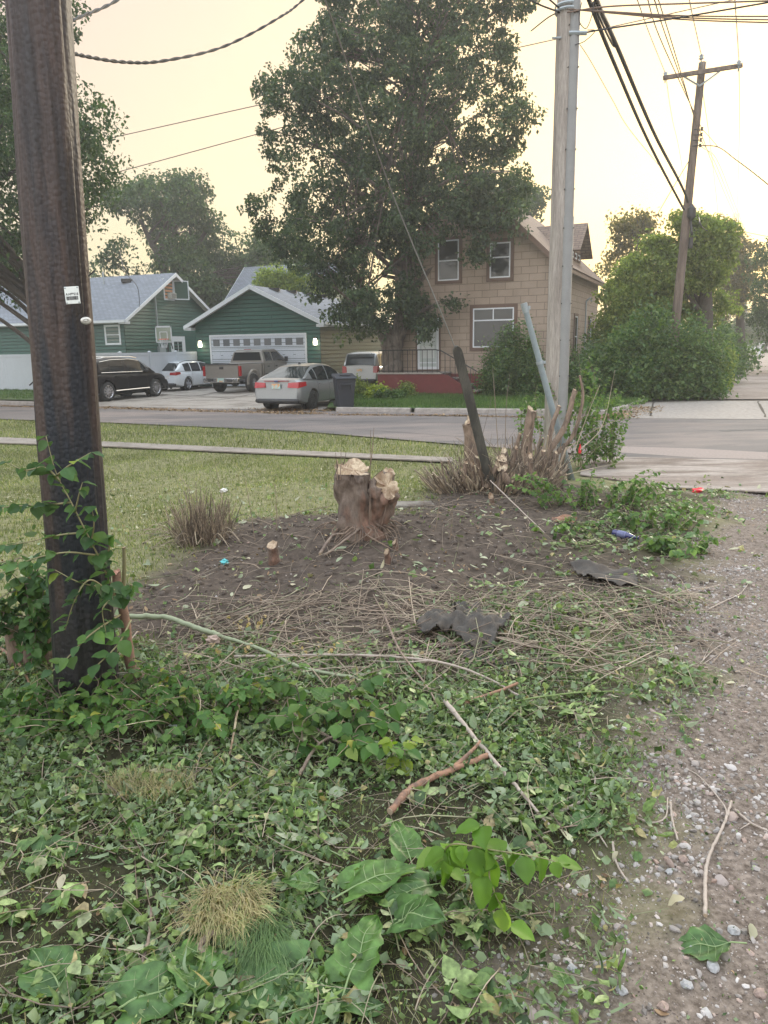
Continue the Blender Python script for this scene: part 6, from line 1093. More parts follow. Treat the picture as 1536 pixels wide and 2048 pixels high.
# ------------------------------------------------------------------ clumps of cut stems
def stemclump(name, label, c, rx, ry, n, h0, h1, r0, r1, seed, lean=.22, cutp=.6, m=None, parent=None):
    r = np.random.default_rng(seed); c = np.array(c, float); root = parent or empty(name, tuple(c), 0, label, 'cut shrub'); c = c if parent else np.zeros(3)
    mb, mc = MB(), MB()
    for k in range(n):
        a = r.uniform(0, 6.28); q = math.sqrt(r.random()); p = c+np.array([math.cos(a)*rx*q, math.sin(a)*ry*q, -.04]); L_ = r.uniform(h0, h1)*(1-.35*q); d = np.array([math.cos(a)*q*lean+r.normal(0, .2), math.sin(a)*q*lean+r.normal(0, .2), 1.]); d /= np.linalg.norm(d); rr = r0+(r1-r0)*r.random()**3; e_ = p+d*L_; md = p+d*L_*.5+r.normal(0, .03, 3)*[1, 1, 0]
        if k >= 95: rr *= .7
        mb.tube([p, md, e_], [rr*1.1, rr, rr*.85], 6, cap=False)
        if rr > .008 or r.random() < cutp: nn = d+r.normal(0, .5, 3); nn /= np.linalg.norm(nn); x_ = np.cross(nn, [1, .2, .1]); x_ /= np.linalg.norm(x_); y_ = np.cross(nn, x_); th = np.arange(7)*6.2832/7; mc.add([e_+nn*.002]+[e_+rr*.9*(math.cos(t)*x_+math.sin(t)*y_) for t in th], [(0, 1+j, 1+(j+1) % 7) for j in range(7)])
    o = mb.build('stems', m or M_twigb, root, smooth=True); o['kind'] = 'stuff'; o = mc.build('cut_tips', M_cut, root); o['kind'] = 'stuff'; return root
M_twigb = leafmat('stem_bark', [(0, (.07, .055, .045)), (.4, (.17, .13, .095)), (.8, (.32, .25, .18)), (1, (.48, .40, .29))], trans=0, big=5)
cc = gp(985, 975); cs_ = stemclump('cut_shrub', 'wide clump of cut grey brown stems with pale sawn tips around the black guy guard', cc, .86, .5, 700, .15, .62, .004, .024, 31, .8)
Lc = lambda u, v, dy=0.: AT(u, v, cc[1]+dy)-cc
stemclump('', '', Lc(1062, 965, .6), .35, .25, 160, .4, .95, .006, .02, 41, .3, parent=cs_)
for (pts, rad, tl, sd_) in (([Lc(945, 1000, .25), Lc(942, 905, .25), Lc(938, 862, .25), Lc(935, 845, .25)], [.10, .085, .075, .07], (-1, -.3, .5), 3), ([Lc(1046, 1000, .35), Lc(1052, 900, .35), Lc(1058, 850, .35), Lc(1062, 818, .35)], [.085, .075, .07, .06], (.55, -.5, .8), 5), ([Lc(1000, 985, -.2), Lc(1003, 945, -.22), Lc(1003, 918, -.25)], [.085, .08, .072], (.1, -.55, 1), 8), ([Lc(992, 960, .1), Lc(1004, 930, .1), Lc(1008, 912, .12)], [.05, .045, .04], (.3, -.6, 1), 9),
    ([Lc(965, 985, -.1), Lc(950, 950, -.12), Lc(945, 930, -.12)], [.05, .045, .04], (-.3, -.9, .6), 10), ([Lc(1080, 990, 0), Lc(1088, 930, 0), Lc(1087, 902, 0)], [.035, .03, .028], (0, -.5, 1), 11), ([Lc(1095, 980, 0), Lc(1108, 930, 0), Lc(1112, 905, 0)], [.035, .03, .026], (.3, -.5, 1), 12),
    ([Lc(1020, 1000, -.25), Lc(1024, 965, -.28), Lc(1026, 952, -.3)], [.04, .036, .034], (0, -1, .4), 13), ([Lc(1055, 1000, -.2), Lc(1066, 965, -.25), Lc(1070, 950, -.28)], [.035, .032, .03], (.2, -1, .3), 14), ([Lc(1060, 960, .6), Lc(1100, 900, .7), Lc(1130, 850, .8), Lc(1150, 780, .9)], [.05, .045, .04, .035], (.3, -.3, 1), 15), ([Lc(1070, 940, .8), Lc(1140, 880, .9), Lc(1165, 800, .95), Lc(1160, 752, 1.)], [.035, .03, .022, .015], (.3, -.3, 1), 16),
    ([Lc(1095, 960, .5), Lc(1100, 870, .6), Lc(1118, 812, .7)], [.04, .035, .03], (.3, -.3, 1), 17), ([Lc(1030, 980, .3), Lc(1032, 900, .35), Lc(1040, 868, .35)], [.04, .03, .025], (.2, -.5, 1), 18)):
    log(cs_, pts, rad, 14, 'trunk', seed=sd_, tilt=tl, amp=.13, m=M_sb2)
r_ = np.random.default_rng(88)
for k in range(22):
    u, v = r_.uniform(905, 1110), r_.uniform(965, 1000); dy = r_.uniform(-.42, .3); a_ = r_.normal(0, 14); hh = r_.uniform(25, 75); rd = r_.uniform(.018, .045); log(cs_, [Lc(u, v, dy), Lc(u+a_*.5, v-hh*.5, dy), Lc(u+a_, v-hh, dy)], [rd*1.15, rd, rd*.95], 12, 'trunk', seed=50+k, tilt=(r_.normal(0, .5), -.8+r_.normal(0, .3), .8), amp=.15, m=M_sb2, rag=.1)
mb = MB(); r_ = np.random.default_rng(8)
for k in range(260):
    u, v = r_.uniform(900, 1105), r_.uniform(930, 1000); p = Lc(u, v, r_.uniform(-.3, .3)); q = p+np.array([r_.normal(0, .28), r_.normal(0, .2), r_.uniform(.15, .55)]); mb.tube(curve([p, (p+q)/2+r_.normal(0, .04, 3), q], 4), np.linspace(.004, .0015, 9), 4)
for (a_, b_, c_) in (((1000, 960), (990, 800), (985, 735)), ((1010, 950), (1012, 820), (1020, 745)), ((960, 985), (955, 920), (985, 790)), ((1150, 900), (1175, 830), (1200, 770)), ((1160, 900), (1205, 850), (1230, 740)), ((1130, 900), (1190, 860), (1260, 830)), ((1150, 880), (1165, 790), (1155, 700)), ((1100, 940), (1180, 905), (1225, 855)), ((1090, 960), (1170, 940), (1240, 925))):
    mb.tube(curve([Lc(*a_, .4), Lc(*b_, .5), Lc(*c_, .6)], 6), np.linspace(.007, .002, 13), 5)
o = mb.build('twigs', M_twigb, cs_); o['kind'] = 'stuff'
lc = gp(405, 1085); stemclump('cut_shrub', 'dense tuft of thin dry cut stems at the lawn edge left of the stump', lc, .26, .2, 420, .3, .72, .0025, .0065, 33, .22)
mb = MB(); o_ = [q for q in bpy.data.objects if q.name.startswith('cut_shrub')][-1]
for k in range(60): a = r_.uniform(0, 6.28); p = np.array([math.cos(a)*.2, math.sin(a)*.15, .03]); q = p+np.array([math.cos(a)*.4+r_.normal(0, .15), math.sin(a)*.3, r_.uniform(-.02, .1)]); mb.tube(curve([p, (p+q)/2+[0, 0, r_.uniform(.02, .2)], q], 4), np.linspace(.004, .002, 9), 4)
b_ = mb.build('bent_stems', M_twigb, o_); b_['kind'] = 'stuff'
# thin standing shoots
for k, (u0, v0, u1, v1, lab) in enumerate(((510, 1080, 485, 940, 'thin bare shoot standing between the dry tuft and the stump'), (553, 1060, 549, 955, 'straight bare shoot left of the pale stub'), (568, 1075, 545, 1000, 'leaning forked shoot near the pale stub'), (452, 1060, 425, 900, 'long thin shoot rising from the dry tuft'), (870, 1060, 882, 970, 'thin shoot right of the paving slab'), (900, 1075, 905, 1000, 'thin shoot left of the guy guard'), (395, 1000, 345, 935, 'slanting thin shoot above the dry tuft'), (835, 1040, 850, 990, 'thin shoot beside the paving slab'))):
    p = gp(u0, v0); q = AT(u1, v1, p[1])-p; e_ = empty('bare_shoot', tuple(p), 0, lab, 'shoot', 'bare shoots on the cleared soil'); mb = MB(); mb.tube(curve([np.array([0, 0, -.02]), q*.5+[.01, 0, 0], q], 6), np.linspace(.0045, .0012, 13), 6); mb.build('stem', M_twigb, e_)
    for j in range(3): mb = MB(); s_ = q*(.4+.2*j); mb.tube([s_, s_+np.array([r_.normal(0, .04), 0, .05])], [.002, .001], 4); mb.build('side_twig', M_twigb, e_)
# ------------------------------------------------------------------ leafy plants
M_vine = leafmat('vine_leaf', [(0, (.045, .10, .022)), (.5, (.08, .16, .034)), (1, (.16, .25, .055))], trans=.4, back=(.13, .20, .09), big=2)
M_yg = leafmat('yellow_green_leaf', [(0, (.17, .25, .03)), (1, (.30, .38, .06))], trans=.45, big=2)
M_sap = leafmat('sapling_leaf', [(0, (.035, .085, .028)), (.5, (.055, .12, .036)), (.9, (.09, .17, .04)), (1, (.30, .34, .05))], trans=.35, back=(.10, .165, .085), big=3)
def leafgrid():
    V = []; F = []; nx_, ny_ = 6, 9
    for j in range(ny_+1):
        t_ = j/ny_; w_ = (math.sin(math.pi*t_**.72))**.85*.40+.004
        for i in range(nx_+1): s_ = i/nx_*2-1; V.append((s_*w_, t_, .12*abs(s_)*w_*2+.025*math.sin(t_*14+abs(s_)*3)*abs(s_)-.16*t_*t_))
    for j in range(ny_):
        for i in range(nx_): k = j*(nx_+1)+i; F.append((k, k+1, k+nx_+2, k+nx_+1))
    return np.array(V), np.array(F)
LG, LGF = leafgrid()
def sprig(root, P, m, size, seed, every=.045, wood=None, r0=.006, droop=.5, T=None, opp=True, tfrac=.15):
    """stem P with alternating leaves hanging off it; adds stem and foliage arrays"""
    r = np.random.default_rng(seed); cv = curve(P, 8); d = np.linalg.norm(np.diff(cv, axis=0), axis=1); s = np.concatenate([[0], np.cumsum(d)]); wood.tube(cv, np.linspace(r0, r0*.3, len(cv)), 6); pos, R_, S = [], [], []
    k = 0; x = s[-1]*tfrac
    while x < s[-1]:
        c = np.array([np.interp(x, s, cv[:, i]) for i in range(3)]); j = min(len(cv)-2, int(np.searchsorted(s, x))); t_ = cv[j+1]-cv[j]; az = math.atan2(t_[1], t_[0]) if np.hypot(t_[0], t_[1]) > 1e-3 else r.uniform(0, 6.28)
        for sg in ((1, -1) if opp else ((1,) if k % 2 else (-1,))):
            if r.random() < .12: continue
            yw = az-math.pi/2+sg*r.uniform(.6, 1.4)+r.normal(0, .35); pos.append(c+r.normal(0, .006, 3)); R_.append((yw, -droop+r.normal(0, .45), r.normal(0, .4))); S.append(size*r.uniform(.6, 1.25)*(1-.3*x/s[-1]))
        x += every*r.uniform(.7, 1.3); k += 1
    pos.append(cv[-1]); R_.append((az-math.pi/2, -.2, 0)); S.append(size*.8); return np.array(pos), np.array(R_), np.array(S)
def plant(name, label, base, stems, m, size, seed, every=.05, r0=.006, wood=None, droop=.5, cat='plant', root=None, local=False, fol='foliage'):
    base = np.array(base); root = root or empty(name, tuple(base), 0, label, cat); w_ = MB(); f_ = MB()
    for i, P in enumerate(stems): pos, R_, S = sprig(root, [np.array(p)-base for p in P], m, size, seed+i, every, w_, r0, droop); inst(f_, LG, LGF, pos, rotm(R_[:, 0], R_[:, 1], R_[:, 2]), S)
    w_.build('stems', wood or M_twigb, root, smooth=True); f_.build(fol, m, root, smooth=True); return root
# sapling beside the tarred pole
sb = gp(268, 1360); A_ = lambda u, v, dy=0.: AT(u, v, sb[1]+dy*1.0-(.30 if dy <= -.1 else 0))
M_sapw = mat('sapling_bark', (.27, .16, .11), .75, alt=[((.17, .11, .08), 20, .5, .62)], noise=(30, .2), bump=(60, .6, .004)); M_sgrn = mat('green_stem', (.22, .20, .10), .6)
sp_ = empty('sapling', tuple(sb), 0, 'leafy sapling with a sawn reddish stem growing against the tarred pole', 'sapling')
log(sp_, [A_(290, 1385)-sb, A_(262, 1330)-sb, A_(250, 1240)-sb, A_(236, 1175)-sb, A_(232, 1145)-sb], [.045, .034, .030, .0285, .027], 16, 'trunk', seed=3, amp=.06, m=M_sapw, tilt=(-.2, -.35, 1), cm=mat('pink_cut', (.50, .27, .19), .8))
log(sp_, [A_(262, 1330)-sb, A_(300, 1375)-sb, A_(318, 1395, .1)-sb], [.03, .028, .024], 12, 'trunk', seed=5, amp=.08, m=M_sapw); log(sp_, [A_(244, 1220, .03)-sb, A_(248, 1150, .03)-sb, A_(248, 1096, .03)-sb], [.013, .011, .010], 10, 'trunk', seed=6, amp=.05, m=M_sgrn, cm=M_cut)
st = [[A_(232, 1200, -.02), A_(205, 1130, -.15), A_(170, 1060, -.22), A_(140, 1000, -.22), A_(112, 945, -.22), A_(92, 872, -.2)],
      [A_(120, 962, -.22), A_(90, 935, -.24), A_(50, 940, -.2), A_(14, 925, -.15)], [A_(115, 950, -.22), A_(140, 930, -.28), A_(182, 905, -.3)], [A_(140, 1005, -.22), A_(90, 1010, -.2), A_(30, 1012, -.15), A_(-20, 1020, -.1)],
      [A_(170, 1065, -.22), A_(120, 1070, -.25), A_(50, 1085, -.2), A_(-10, 1095, -.15)], [A_(190, 1110, -.2), A_(130, 1105, -.3), A_(60, 1120, -.3), A_(0, 1150, -.2)], [A_(228, 1180, -.1), A_(160, 1165, -.3), A_(110, 1140, -.35)], [A_(225, 1190, -.1), A_(180, 1160, -.3), A_(150, 1200, -.35), A_(130, 1260, -.35)],
      [A_(220, 1200, -.1), A_(205, 1220, -.2), A_(212, 1265, -.22)], [A_(150, 1025, -.25), A_(158, 990, -.3), A_(165, 965, -.3)], [A_(236, 1200, -.05), A_(262, 1170, -.1), A_(262, 1180, -.1)], [A_(240, 1230, -.05), A_(180, 1270, -.3), A_(120, 1330, -.4), A_(60, 1370, -.4)],
      [A_(262, 1240, -.1), A_(235, 1290, -.25), A_(180, 1345, -.35), A_(150, 1385, -.35)], [A_(180, 1095, -.2), A_(188, 1050, -.26), A_(183, 1012, -.28)], [A_(210, 1130, -.12), A_(225, 1070, -.14), A_(222, 1075, -.14)]]
plant('sapling', '', sb, st, M_sap, .092, 60, .062, .006, M_sgrn, .35, root=sp_)
# dark old stump with shoots behind the pole, left
ob = gp(60, 1330); os_ = empty('leafy_stump', tuple(ob), 0, 'old stump half hidden by drooping green shoots left of the tarred pole', 'shrub'); Ao = lambda u, v, dy=0.: AT(u, v, ob[1]+dy)
log(os_, [Ao(75, 1340)-ob, Ao(80, 1260)-ob, Ao(85, 1205)-ob], [.10, .085, .07], 16, 'trunk', seed=9, m=M_sb2); log(os_, [Ao(40, 1330)-ob, Ao(30, 1270)-ob, Ao(18, 1240)-ob], [.07, .06, .05], 14, 'trunk', seed=10, m=M_sb2, tilt=(-.8, -.6, .5))
st = []; r_ = np.random.default_rng(14)
for k in range(34): u0, v0 = r_.uniform(20, 100), r_.uniform(1180, 1300); a = r_.uniform(-1, 1); st.append([Ao(u0, v0), Ao(u0+a*60, v0-r_.uniform(-10, 70), -.15), Ao(u0+a*130-10, v0+r_.uniform(-80, 110), -.25+r_.normal(0, .1))])
plant('leafy_stump', '', ob, st, M_sap, .082, 90, .055, .005, M_twigb, .5, root=os_)
# low leafy shrub around (400,1400)
def lowshrub(label, u, v, du, hv, n, m, size, seed, sp=.5, name='low_shrub', every=.045):
    b_ = gp(u, v); r = np.random.default_rng(seed); st = []
    for k in range(n):
        x = r.uniform(-du, du)/FPX*b_[1]*1.02; y = r.uniform(-.18, .22); h_ = hv/FPX*b_[1]*r.uniform(.5, 1.); p = b_+np.array([x*.7, y, 0]); p[2] = float(gz(p[0], p[1])); e_ = p+np.array([x*.5+r.normal(0, .08), r.normal(-.08, .12), h_]); md = (p+e_)/2+np.array([r.normal(0, .03), r.normal(0, .03), h_*.25]); st.append([p, md, e_])
    return plant(name, label, b_, st, m, size, seed, every, .004, None, .35, cat='shrub')
M_low = leafmat('low_shrub_leaf', [(0, (.04, .10, .022)), (.5, (.07, .15, .032)), (.93, (.12, .20, .045)), (1, (.35, .33, .06))], trans=.4, back=(.11, .17, .075), big=3)
lowshrub('dense low shrub of small oval leaves in the dark hollow right of the tarred pole', 400, 1440, 150, 120, 62, M_low, .062, 200)
lowshrub('low leafy growth hugging the foot of the tarred pole', 190, 1440, 110, 90, 34, M_low, .07, 230)
lowshrub('maple seedling cluster with lobed green leaves centre left', 640, 1480, 110, 110, 24, M_low, .10, 260, every=.06)
lowshrub('low shrub at the left frame edge below the leafy stump', 30, 1440, 110, 80, 24, M_low, .075, 280)
lowshrub('creeping vines running to the right of the leaning pipe', 1185, 1015, 130, 75, 46, M_vine, .085, 300, name='vine', every=.06); lowshrub('vines tumbling toward the lane above the blue bottle', 1300, 1060, 110, 60, 32, M_vine, .085, 330, name='vine', every=.06)
lowshrub('bright green weeds at the right edge of the cleared soil', 1370, 1110, 60, 40, 20, M_vine, .10, 350, name='weed'); lowshrub('weedy leaves left of the blue bottle', 1110, 1060, 70, 30, 10, M_vine, .08, 370, name='weed')
lowshrub('leafy shoots crowding the foot of the weathered pole on its right', 1190, 932, 55, 165, 30, M_vine, .085, 390, name='vine', every=.06); lowshrub('green shoots between the cut stems left of the leaning pipe', 1075, 900, 50, 90, 12, M_vine, .07, 395, name='vine', every=.06)
vb = gp(1150, 950); Av = lambda u, v, dy=0.: AT(u, v, vb[1]+dy); st = []; r_ = np.random.default_rng(44)
for (a_, b_, c_) in (((1120, 900), (1150, 800), (1180, 710)), ((1140, 900), (1180, 820), (1190, 735)), ((1130, 850), (1110, 790), (1090, 755)), ((1150, 860), (1190, 790), (1195, 770)), ((1170, 900), (1190, 860), (1175, 820)), ((1150, 950), (1190, 900), (1225, 880)), ((1190, 960), (1230, 920), (1240, 890)), ((1140, 830), (1150, 770), (1165, 740)), ((1080, 870), (1070, 800), (1075, 770)), ((1045, 870), (1042, 830), (1050, 790)), ((1170, 960), (1200, 940), (1230, 950)), ((1150, 930), (1170, 870), (1165, 850)), ((1120, 860), (1135, 820), (1140, 800)), ((1190, 760), (1180, 725), (1170, 715))): st.append([Av(*a_, .3), Av(*b_, .35), Av(*c_, .35)]); st.append([Av(a_[0]+12, a_[1], .5), Av(b_[0]+r_.normal(0, 18), b_[1]+15, .5), Av(c_[0]+r_.normal(0, 22), c_[1]+20, .5)])
plant('vine', 'climbing vine with round leaves wrapping the cut stems right of the weathered pole', vb, st, M_vine, .10, 400, .06, .005, None, .3)
plant('seedling', 'single yellow green seedling in the middle of the foreground clippings', gp(800, 1540), [[gp(800, 1540), AT(810, 1500, gp(800, 1540)[1]), AT(822, 1478, gp(800, 1540)[1])], [gp(800, 1540), AT(790, 1500, gp(800, 1540)[1]), AT(782, 1480, gp(800, 1540)[1])]], M_yg, .09, 420, .03, .003)
# bright branch lower centre: long stem with pointed drooping leaves
bb = gp(1000, 1840); Ab = lambda u, v, dy=0.: AT(u, v, bb[1]+dy); M_brt = leafmat('bright_leaf', [(0, (.10, .20, .025)), (.6, (.15, .27, .035)), (1, (.24, .34, .07))], trans=.4, back=(.17, .27, .10), big=4)
plant('leafy_branch', 'fresh bright green branch with long pointed leaves lying lower centre', bb, [[gp(880, 1740), Ab(900, 1690), Ab(985, 1700, -.05), Ab(1080, 1715, -.1), Ab(1115, 1725, -.1)], [Ab(975, 1760), Ab(965, 1700), Ab(960, 1650)], [Ab(985, 1700), Ab(980, 1760, -.08), Ab(1020, 1850, -.12)]], M_brt, .115, 440, .05, .004, M_sgrn, .8)
plant('leafy_branch', 'wilted grey green branch with hanging leaves at the gravel edge', gp(1250, 1600), [[gp(1230, 1500), AT(1262, 1490, 3.45), AT(1270, 1530, 3.4)], [gp(1240, 1520), AT(1255, 1500, 3.5), AT(1240, 1560, 3.4)]], M_sap, .13, 460, .035, .004, M_sgrn, 1.0)
# ------------------------------------------------------------------ big leaves
def bigleaf(seed, lob=.12, heart=True, nx_=12, ny_=16):
    r = np.random.default_rng(seed); V = []; F = []; ph = r.uniform(0, 6, 3)
    for j in range(ny_+1):
        t_ = j/ny_; w_ = ((1-t_)**.75*(t_+.10)**.32)*.62 if heart else math.sin(math.pi*t_**.8)*.36; w_ += .0
        for i in range(nx_+1):
            s_ = i/nx_*2-1; e_ = 1+lob*math.sin(t_*26+ph[0]+(2 if s_ > 0 else 0))*abs(s_)**3; x = s_*w_*e_; y = t_-(.16*abs(s_)*(1-t_)**3 if heart else 0); z = .22*abs(s_)**1.3*w_+.035*math.sin(t_*9+ph[1]+s_*2)+.03*math.sin(abs(s_)*9-t_*11+ph[2])-.30*t_**2; V.append((x, y, z))
    for j in range(ny_):
        for i in range(nx_): k = j*(nx_+1)+i; F.append((k, k+1, k+nx_+2, k+nx_+1))
    return np.array(V), np.array(F)
M_big = leafmat('broad_leaf', [(0, (.075, .15, .04)), (1, (.13, .24, .06))], trans=.35, back=(.17, .25, .12), big=9, rough=.42, fine=26); M_big2 = leafmat('dark_broad_leaf', [(0, (.06, .125, .04)), (1, (.095, .18, .055))], trans=.3, back=(.17, .24, .14), big=9, rough=.42, fine=26)
M_rib = mat('leaf_rib', (.22, .30, .13), .6)
BL = [(700, 1800, .24, -1.2, .3, 1, 'broadest bright leaf rising over the lower centre clippings', M_big), (820, 1735, .16, .3, .5, 2, 'rounded bright leaf right of the broadest one', M_big), (905, 1730, .15, 2.6, .4, 3, 'bright oval leaf behind the fresh branch', M_big), (790, 1870, .22, -2.2, .9, 4, 'standing grey green leaf showing its pale underside', M_big2), (600, 1965, .26, 1.8, .1, 5, 'flat dark broad leaf left of the hooked stick end', M_big2), (700, 1985, .20, -.4, .5, 6, 'crinkled upright leaf at the lower centre edge', M_big),
    (130, 2010, .22, .8, .25, 7, 'broad leaf lying at the bottom left edge', M_big2), (250, 2035, .24, -1.1, .2, 8, 'large leaf on the bottom edge left of centre', M_big2), (390, 2020, .22, .2, .3, 9, 'overlapping broad leaf on the bottom edge below the dry grass tuft', M_big), (600, 2040, .22, -1.5, .2, 10, 'pale upturned leaf on the bottom edge', M_big2), (640, 1790, .12, 1.6, .5, 11, 'small bright leaf left of the broadest one', M_big),
    (860, 1790, .17, 2.1, .3, 12, 'shaded dark leaf under the fresh branch', M_big2), (1095, 1520, .09, .8, .4, 13, 'round green leaf near the gravel edge', M_big), (490, 1515, .09, -1, .4, 14, 'round green leaf below the low shrub', M_big), (825, 1535, .11, 1.2, .9, 15, 'blue green wilted leaf below the yellow seedling', M_big2), (1190, 1640, .14, 2.2, .1, 16, 'flat pale leaf near the crossing sticks', M_big2), (1110, 1600, .13, .4, .2, 17, 'broad wilted leaf left of the gravel', M_big2), (1300, 1050, .15, .3, .7, 18, 'hanging heart leaf above the blue bottle', M_big), (1385, 1030, .22, .9, .6, 19, 'big upright leaf at the vine edge below the red scrap', M_big2),
    (1310, 1085, .2, -1.2, .2, 20, 'large pale green leaf right of the blue bottle', M_big), (1400, 1080, .18, 1.9, .3, 21, 'broad leaf at the end of the vines', M_big2), (280, 1690, .08, .5, .5, 22, 'small round bright leaf right of the beige stone', M_big), (430, 1280+200, .085, .3, .2, 23, 'yellowing leaf below the low shrub', M_yg), (70, 1720, .16, -1.3, .1, 24, 'long pale leaf low at the left', M_big2), (660, 1420, .12, 1.0, .8, 25, 'lobed leaf among the cut stems', M_big), (730, 1400, .13, -1.2, .7, 26, 'darker lobed leaf right of its neighbour among the cut stems', M_big), (1460, 1905, .17, 1.5, .05, 27, 'faded grey green leaf flattened on the gravel', M_big2), (1130, 1985, .07, .5, .3, 28, 'small green leaf above the lower right stones', M_big)]
for (u, v, s_, yw, tl, sd_, lab, m_) in BL:
    p = gp(u, v, .03+.5*s_*math.sin(tl)*.4); s_ *= .86; V, F = bigleaf(sd_, .05 if sd_ % 3 else .13, sd_ % 2 == 0 or s_ > .2); e_ = empty('broad_leaf', tuple(p), yw, lab, 'leaf', 'broad leaves lying on the clippings'); e_.rotation_euler = (tl*.9, (sd_ % 5-2)*.12, yw)
    V = V*[s_*1.35, s_*1.35, s_*1.2]; mb = MB(); mb.add(V, F); mb.build('blade', m_, e_, smooth=True); mb = MB(); nx_ = 12; mid_ = V[6::13]; mb.tube(np.vstack([mid_[0]-[0, .35*s_, .0], mid_])+[0, 0, .0015], np.linspace(.0035, .0008, len(mid_)+1)*(s_/.2), 5)
    for j in (2, 4, 6, 8, 10):
        for sg in (-1, 1): row = V[j*13:(j+3)*13]; a_ = V[j*13+6]; b_ = V[(j+1)*13+6+sg*3]; c_ = V[(j+2)*13+6+sg*5]; mb.tube(np.array([a_, b_, c_])+[0, 0, .001], [.0013*(s_/.2), .001*(s_/.2), .0005], 4)
    mb.build('rib', M_rib, e_)
# ------------------------------------------------------------------ individual sticks
M_stk = mat('stick_bark', (.25, .19, .145), .85, alt=[((.14, .10, .08), 14, .45, .6)], noise=(40, .3), bump=(70, .8, .005)); M_stk2 = mat('red_stick_bark', (.30, .165, .105), .85, alt=[((.16, .10, .075), 18, .45, .6)], noise=(40, .3), bump=(70, .8, .006)); M_gst = mat('pale_green_stick', (.25, .28, .18), .75, noise=(30, .15)); M_gst2 = mat('green_stick', (.16, .22, .07), .7, noise=(30, .15)); M_gry = mat('grey_stick', (.36, .30, .255), .85, noise=(40, .25), bump=(60, .6, .004))
def stick(pix, r0, r1, label, m, lifts=None, side=(), name='stick'):
    lifts = lifts or [r0*1.5+.004]*len(pix); P = [gp(u, v, l) for (u, v), l in zip(pix, lifts)]; b_ = P[0].copy(); root = empty(name, tuple(b_), 0, label, 'stick'); cv = curve([p-b_ for p in P], 9); rr = np.linspace(r0, r1, len(cv))*(1+.04*np.sin(np.arange(len(cv))*1.9)+.06*rng.normal(size=len(cv))); cv[1:-1] += rng.normal(0, r0*.12, (len(cv)-2, 3)); mb = MB(); mb.tube(cv, rr, 10); mb.build('shaft', m, root, smooth=True)
    for s in side:
        Q = [gp(u, v, l) - b_ for (u, v, l) in s]; c2 = curve(Q, 6); mb = MB(); mb.tube(c2, np.linspace(r1*.9, r1*.4, len(c2)), 6); mb.build('side_branch', m, root, smooth=True)
    mb = MB(); d = cv[0]-cv[1]; d /= np.linalg.norm(d); mb.tube([cv[0], cv[0]+d*.002], [r0*.98, r0*.9], 10); mb.build('cut_end', M_cut, root)
stick([(250, 1270), (330, 1268), (400, 1284), (440, 1292)], .020, .017, 'pale split ended branch sticking out right of the sapling', M_gst, [.14, .13, .10, .08])
stick([(430, 1292), (520, 1320), (600, 1352), (710, 1365)], .013, .009, 'long bowed grey green stem across the cut brush', M_gst, [.09, .08, .06, .03])
stick([(470, 1330), (700, 1330), (860, 1345), (960, 1368), (1060, 1410)], .009, .006, 'long straight brown stem crossing the middle of the brush', M_gry, [.06, .07, .08, .06, .02], [[(860, 1345, .08), (800, 1345, .07), (730, 1335, .05)]])
stick([(890, 1425), (960, 1510), (1030, 1590), (1100, 1670)], .013, .006, 'straight grey stick slanting to lower right through the clippings', M_gry, [.07, .06, .05, .04])
stick([(780, 1635), (830, 1590), (900, 1560), (975, 1530)], .016, .015, 'thick reddish peeling stick lying in the clippings', M_stk2, [.03, .045, .05, .05], [[(900, 1560, .05), (940, 1535, .08), (960, 1515, .09)]])
stick([(430, 1895), (404, 1912), (410, 1928), (500, 1928), (620, 1918)], .013, .008, 'hooked brown stick below the dry grass tuft', M_stk, [.06, .05, .045, .04, .035])
stick([(600, 1560), (640, 1505), (700, 1480)], .009, .006, 'curved dark stick in the clippings below the seedling cluster', M_stk, [.03, .05, .05], [[(640, 1505, .05), (610, 1480, .06)]])
stick([(520, 1400), (640, 1480), (690, 1500)], .010, .006, 'short dark stick under the lobed leaves', M_stk, [.06, .05, .03])
stick([(850, 1295), (930, 1290), (1000, 1280), (1080, 1300), (1150, 1298)], .016, .010, 'dark half buried root beside the grey fabric', M_stk, [.01, .01, .012, .015, .01])
stick([(1010, 1420), (1080, 1410), (1170, 1400), (1260, 1395)], .006, .003, 'thin green stem lying at the right of the brush', M_gst2, [.04, .05, .05, .04]); stick([(930, 1422), (1000, 1400), (1035, 1385)], .010, .008, 'short pinkish brown stick in the brush', M_stk2, [.05, .06, .06])
stick([(1410, 1840), (1410, 1760), (1420, 1715), (1450, 1650), (1462, 1610)], .008, .005, 'bowed grey stick standing out on the gravel', M_gry, [.02, .02, .025, .02, .02], [[(1450, 1650, .02), (1448, 1620, .02), (1400, 1560, .015), (1370, 1540, .01)]])
stick([(1470, 1625), (1500, 1650), (1536, 1668)], .006, .004, 'small stick at the right edge of the gravel', M_gry, None, [[(1500, 1650, .01), (1480, 1662, .01)]])
stick([(1100, 1640), (1160, 1610), (1180, 1600), (1210, 1610)], .008, .006, 'forked grey twig between leaves and gravel', M_gry, None, [[(1180, 1600, .02), (1190, 1570, .03), (1180, 1545, .03)]])
stick([(1340, 1610), (1345, 1650), (1355, 1685)], .006, .004, 'short upright looking twig on the gravel', M_gry); stick([(1225, 1690), (1232, 1730), (1255, 1770)], .006, .003, 'thin bent twig at the edge of the clippings', M_gry)
stick([(1275, 1640), (1300, 1650), (1330, 1640), (1335, 1600)], .005, .003, 'curled twig by the small grey stones', M_gry); stick([(1170, 1625), (1190, 1660), (1215, 1700)], .005, .003, 'straight thin twig left of the gravel', M_gry)
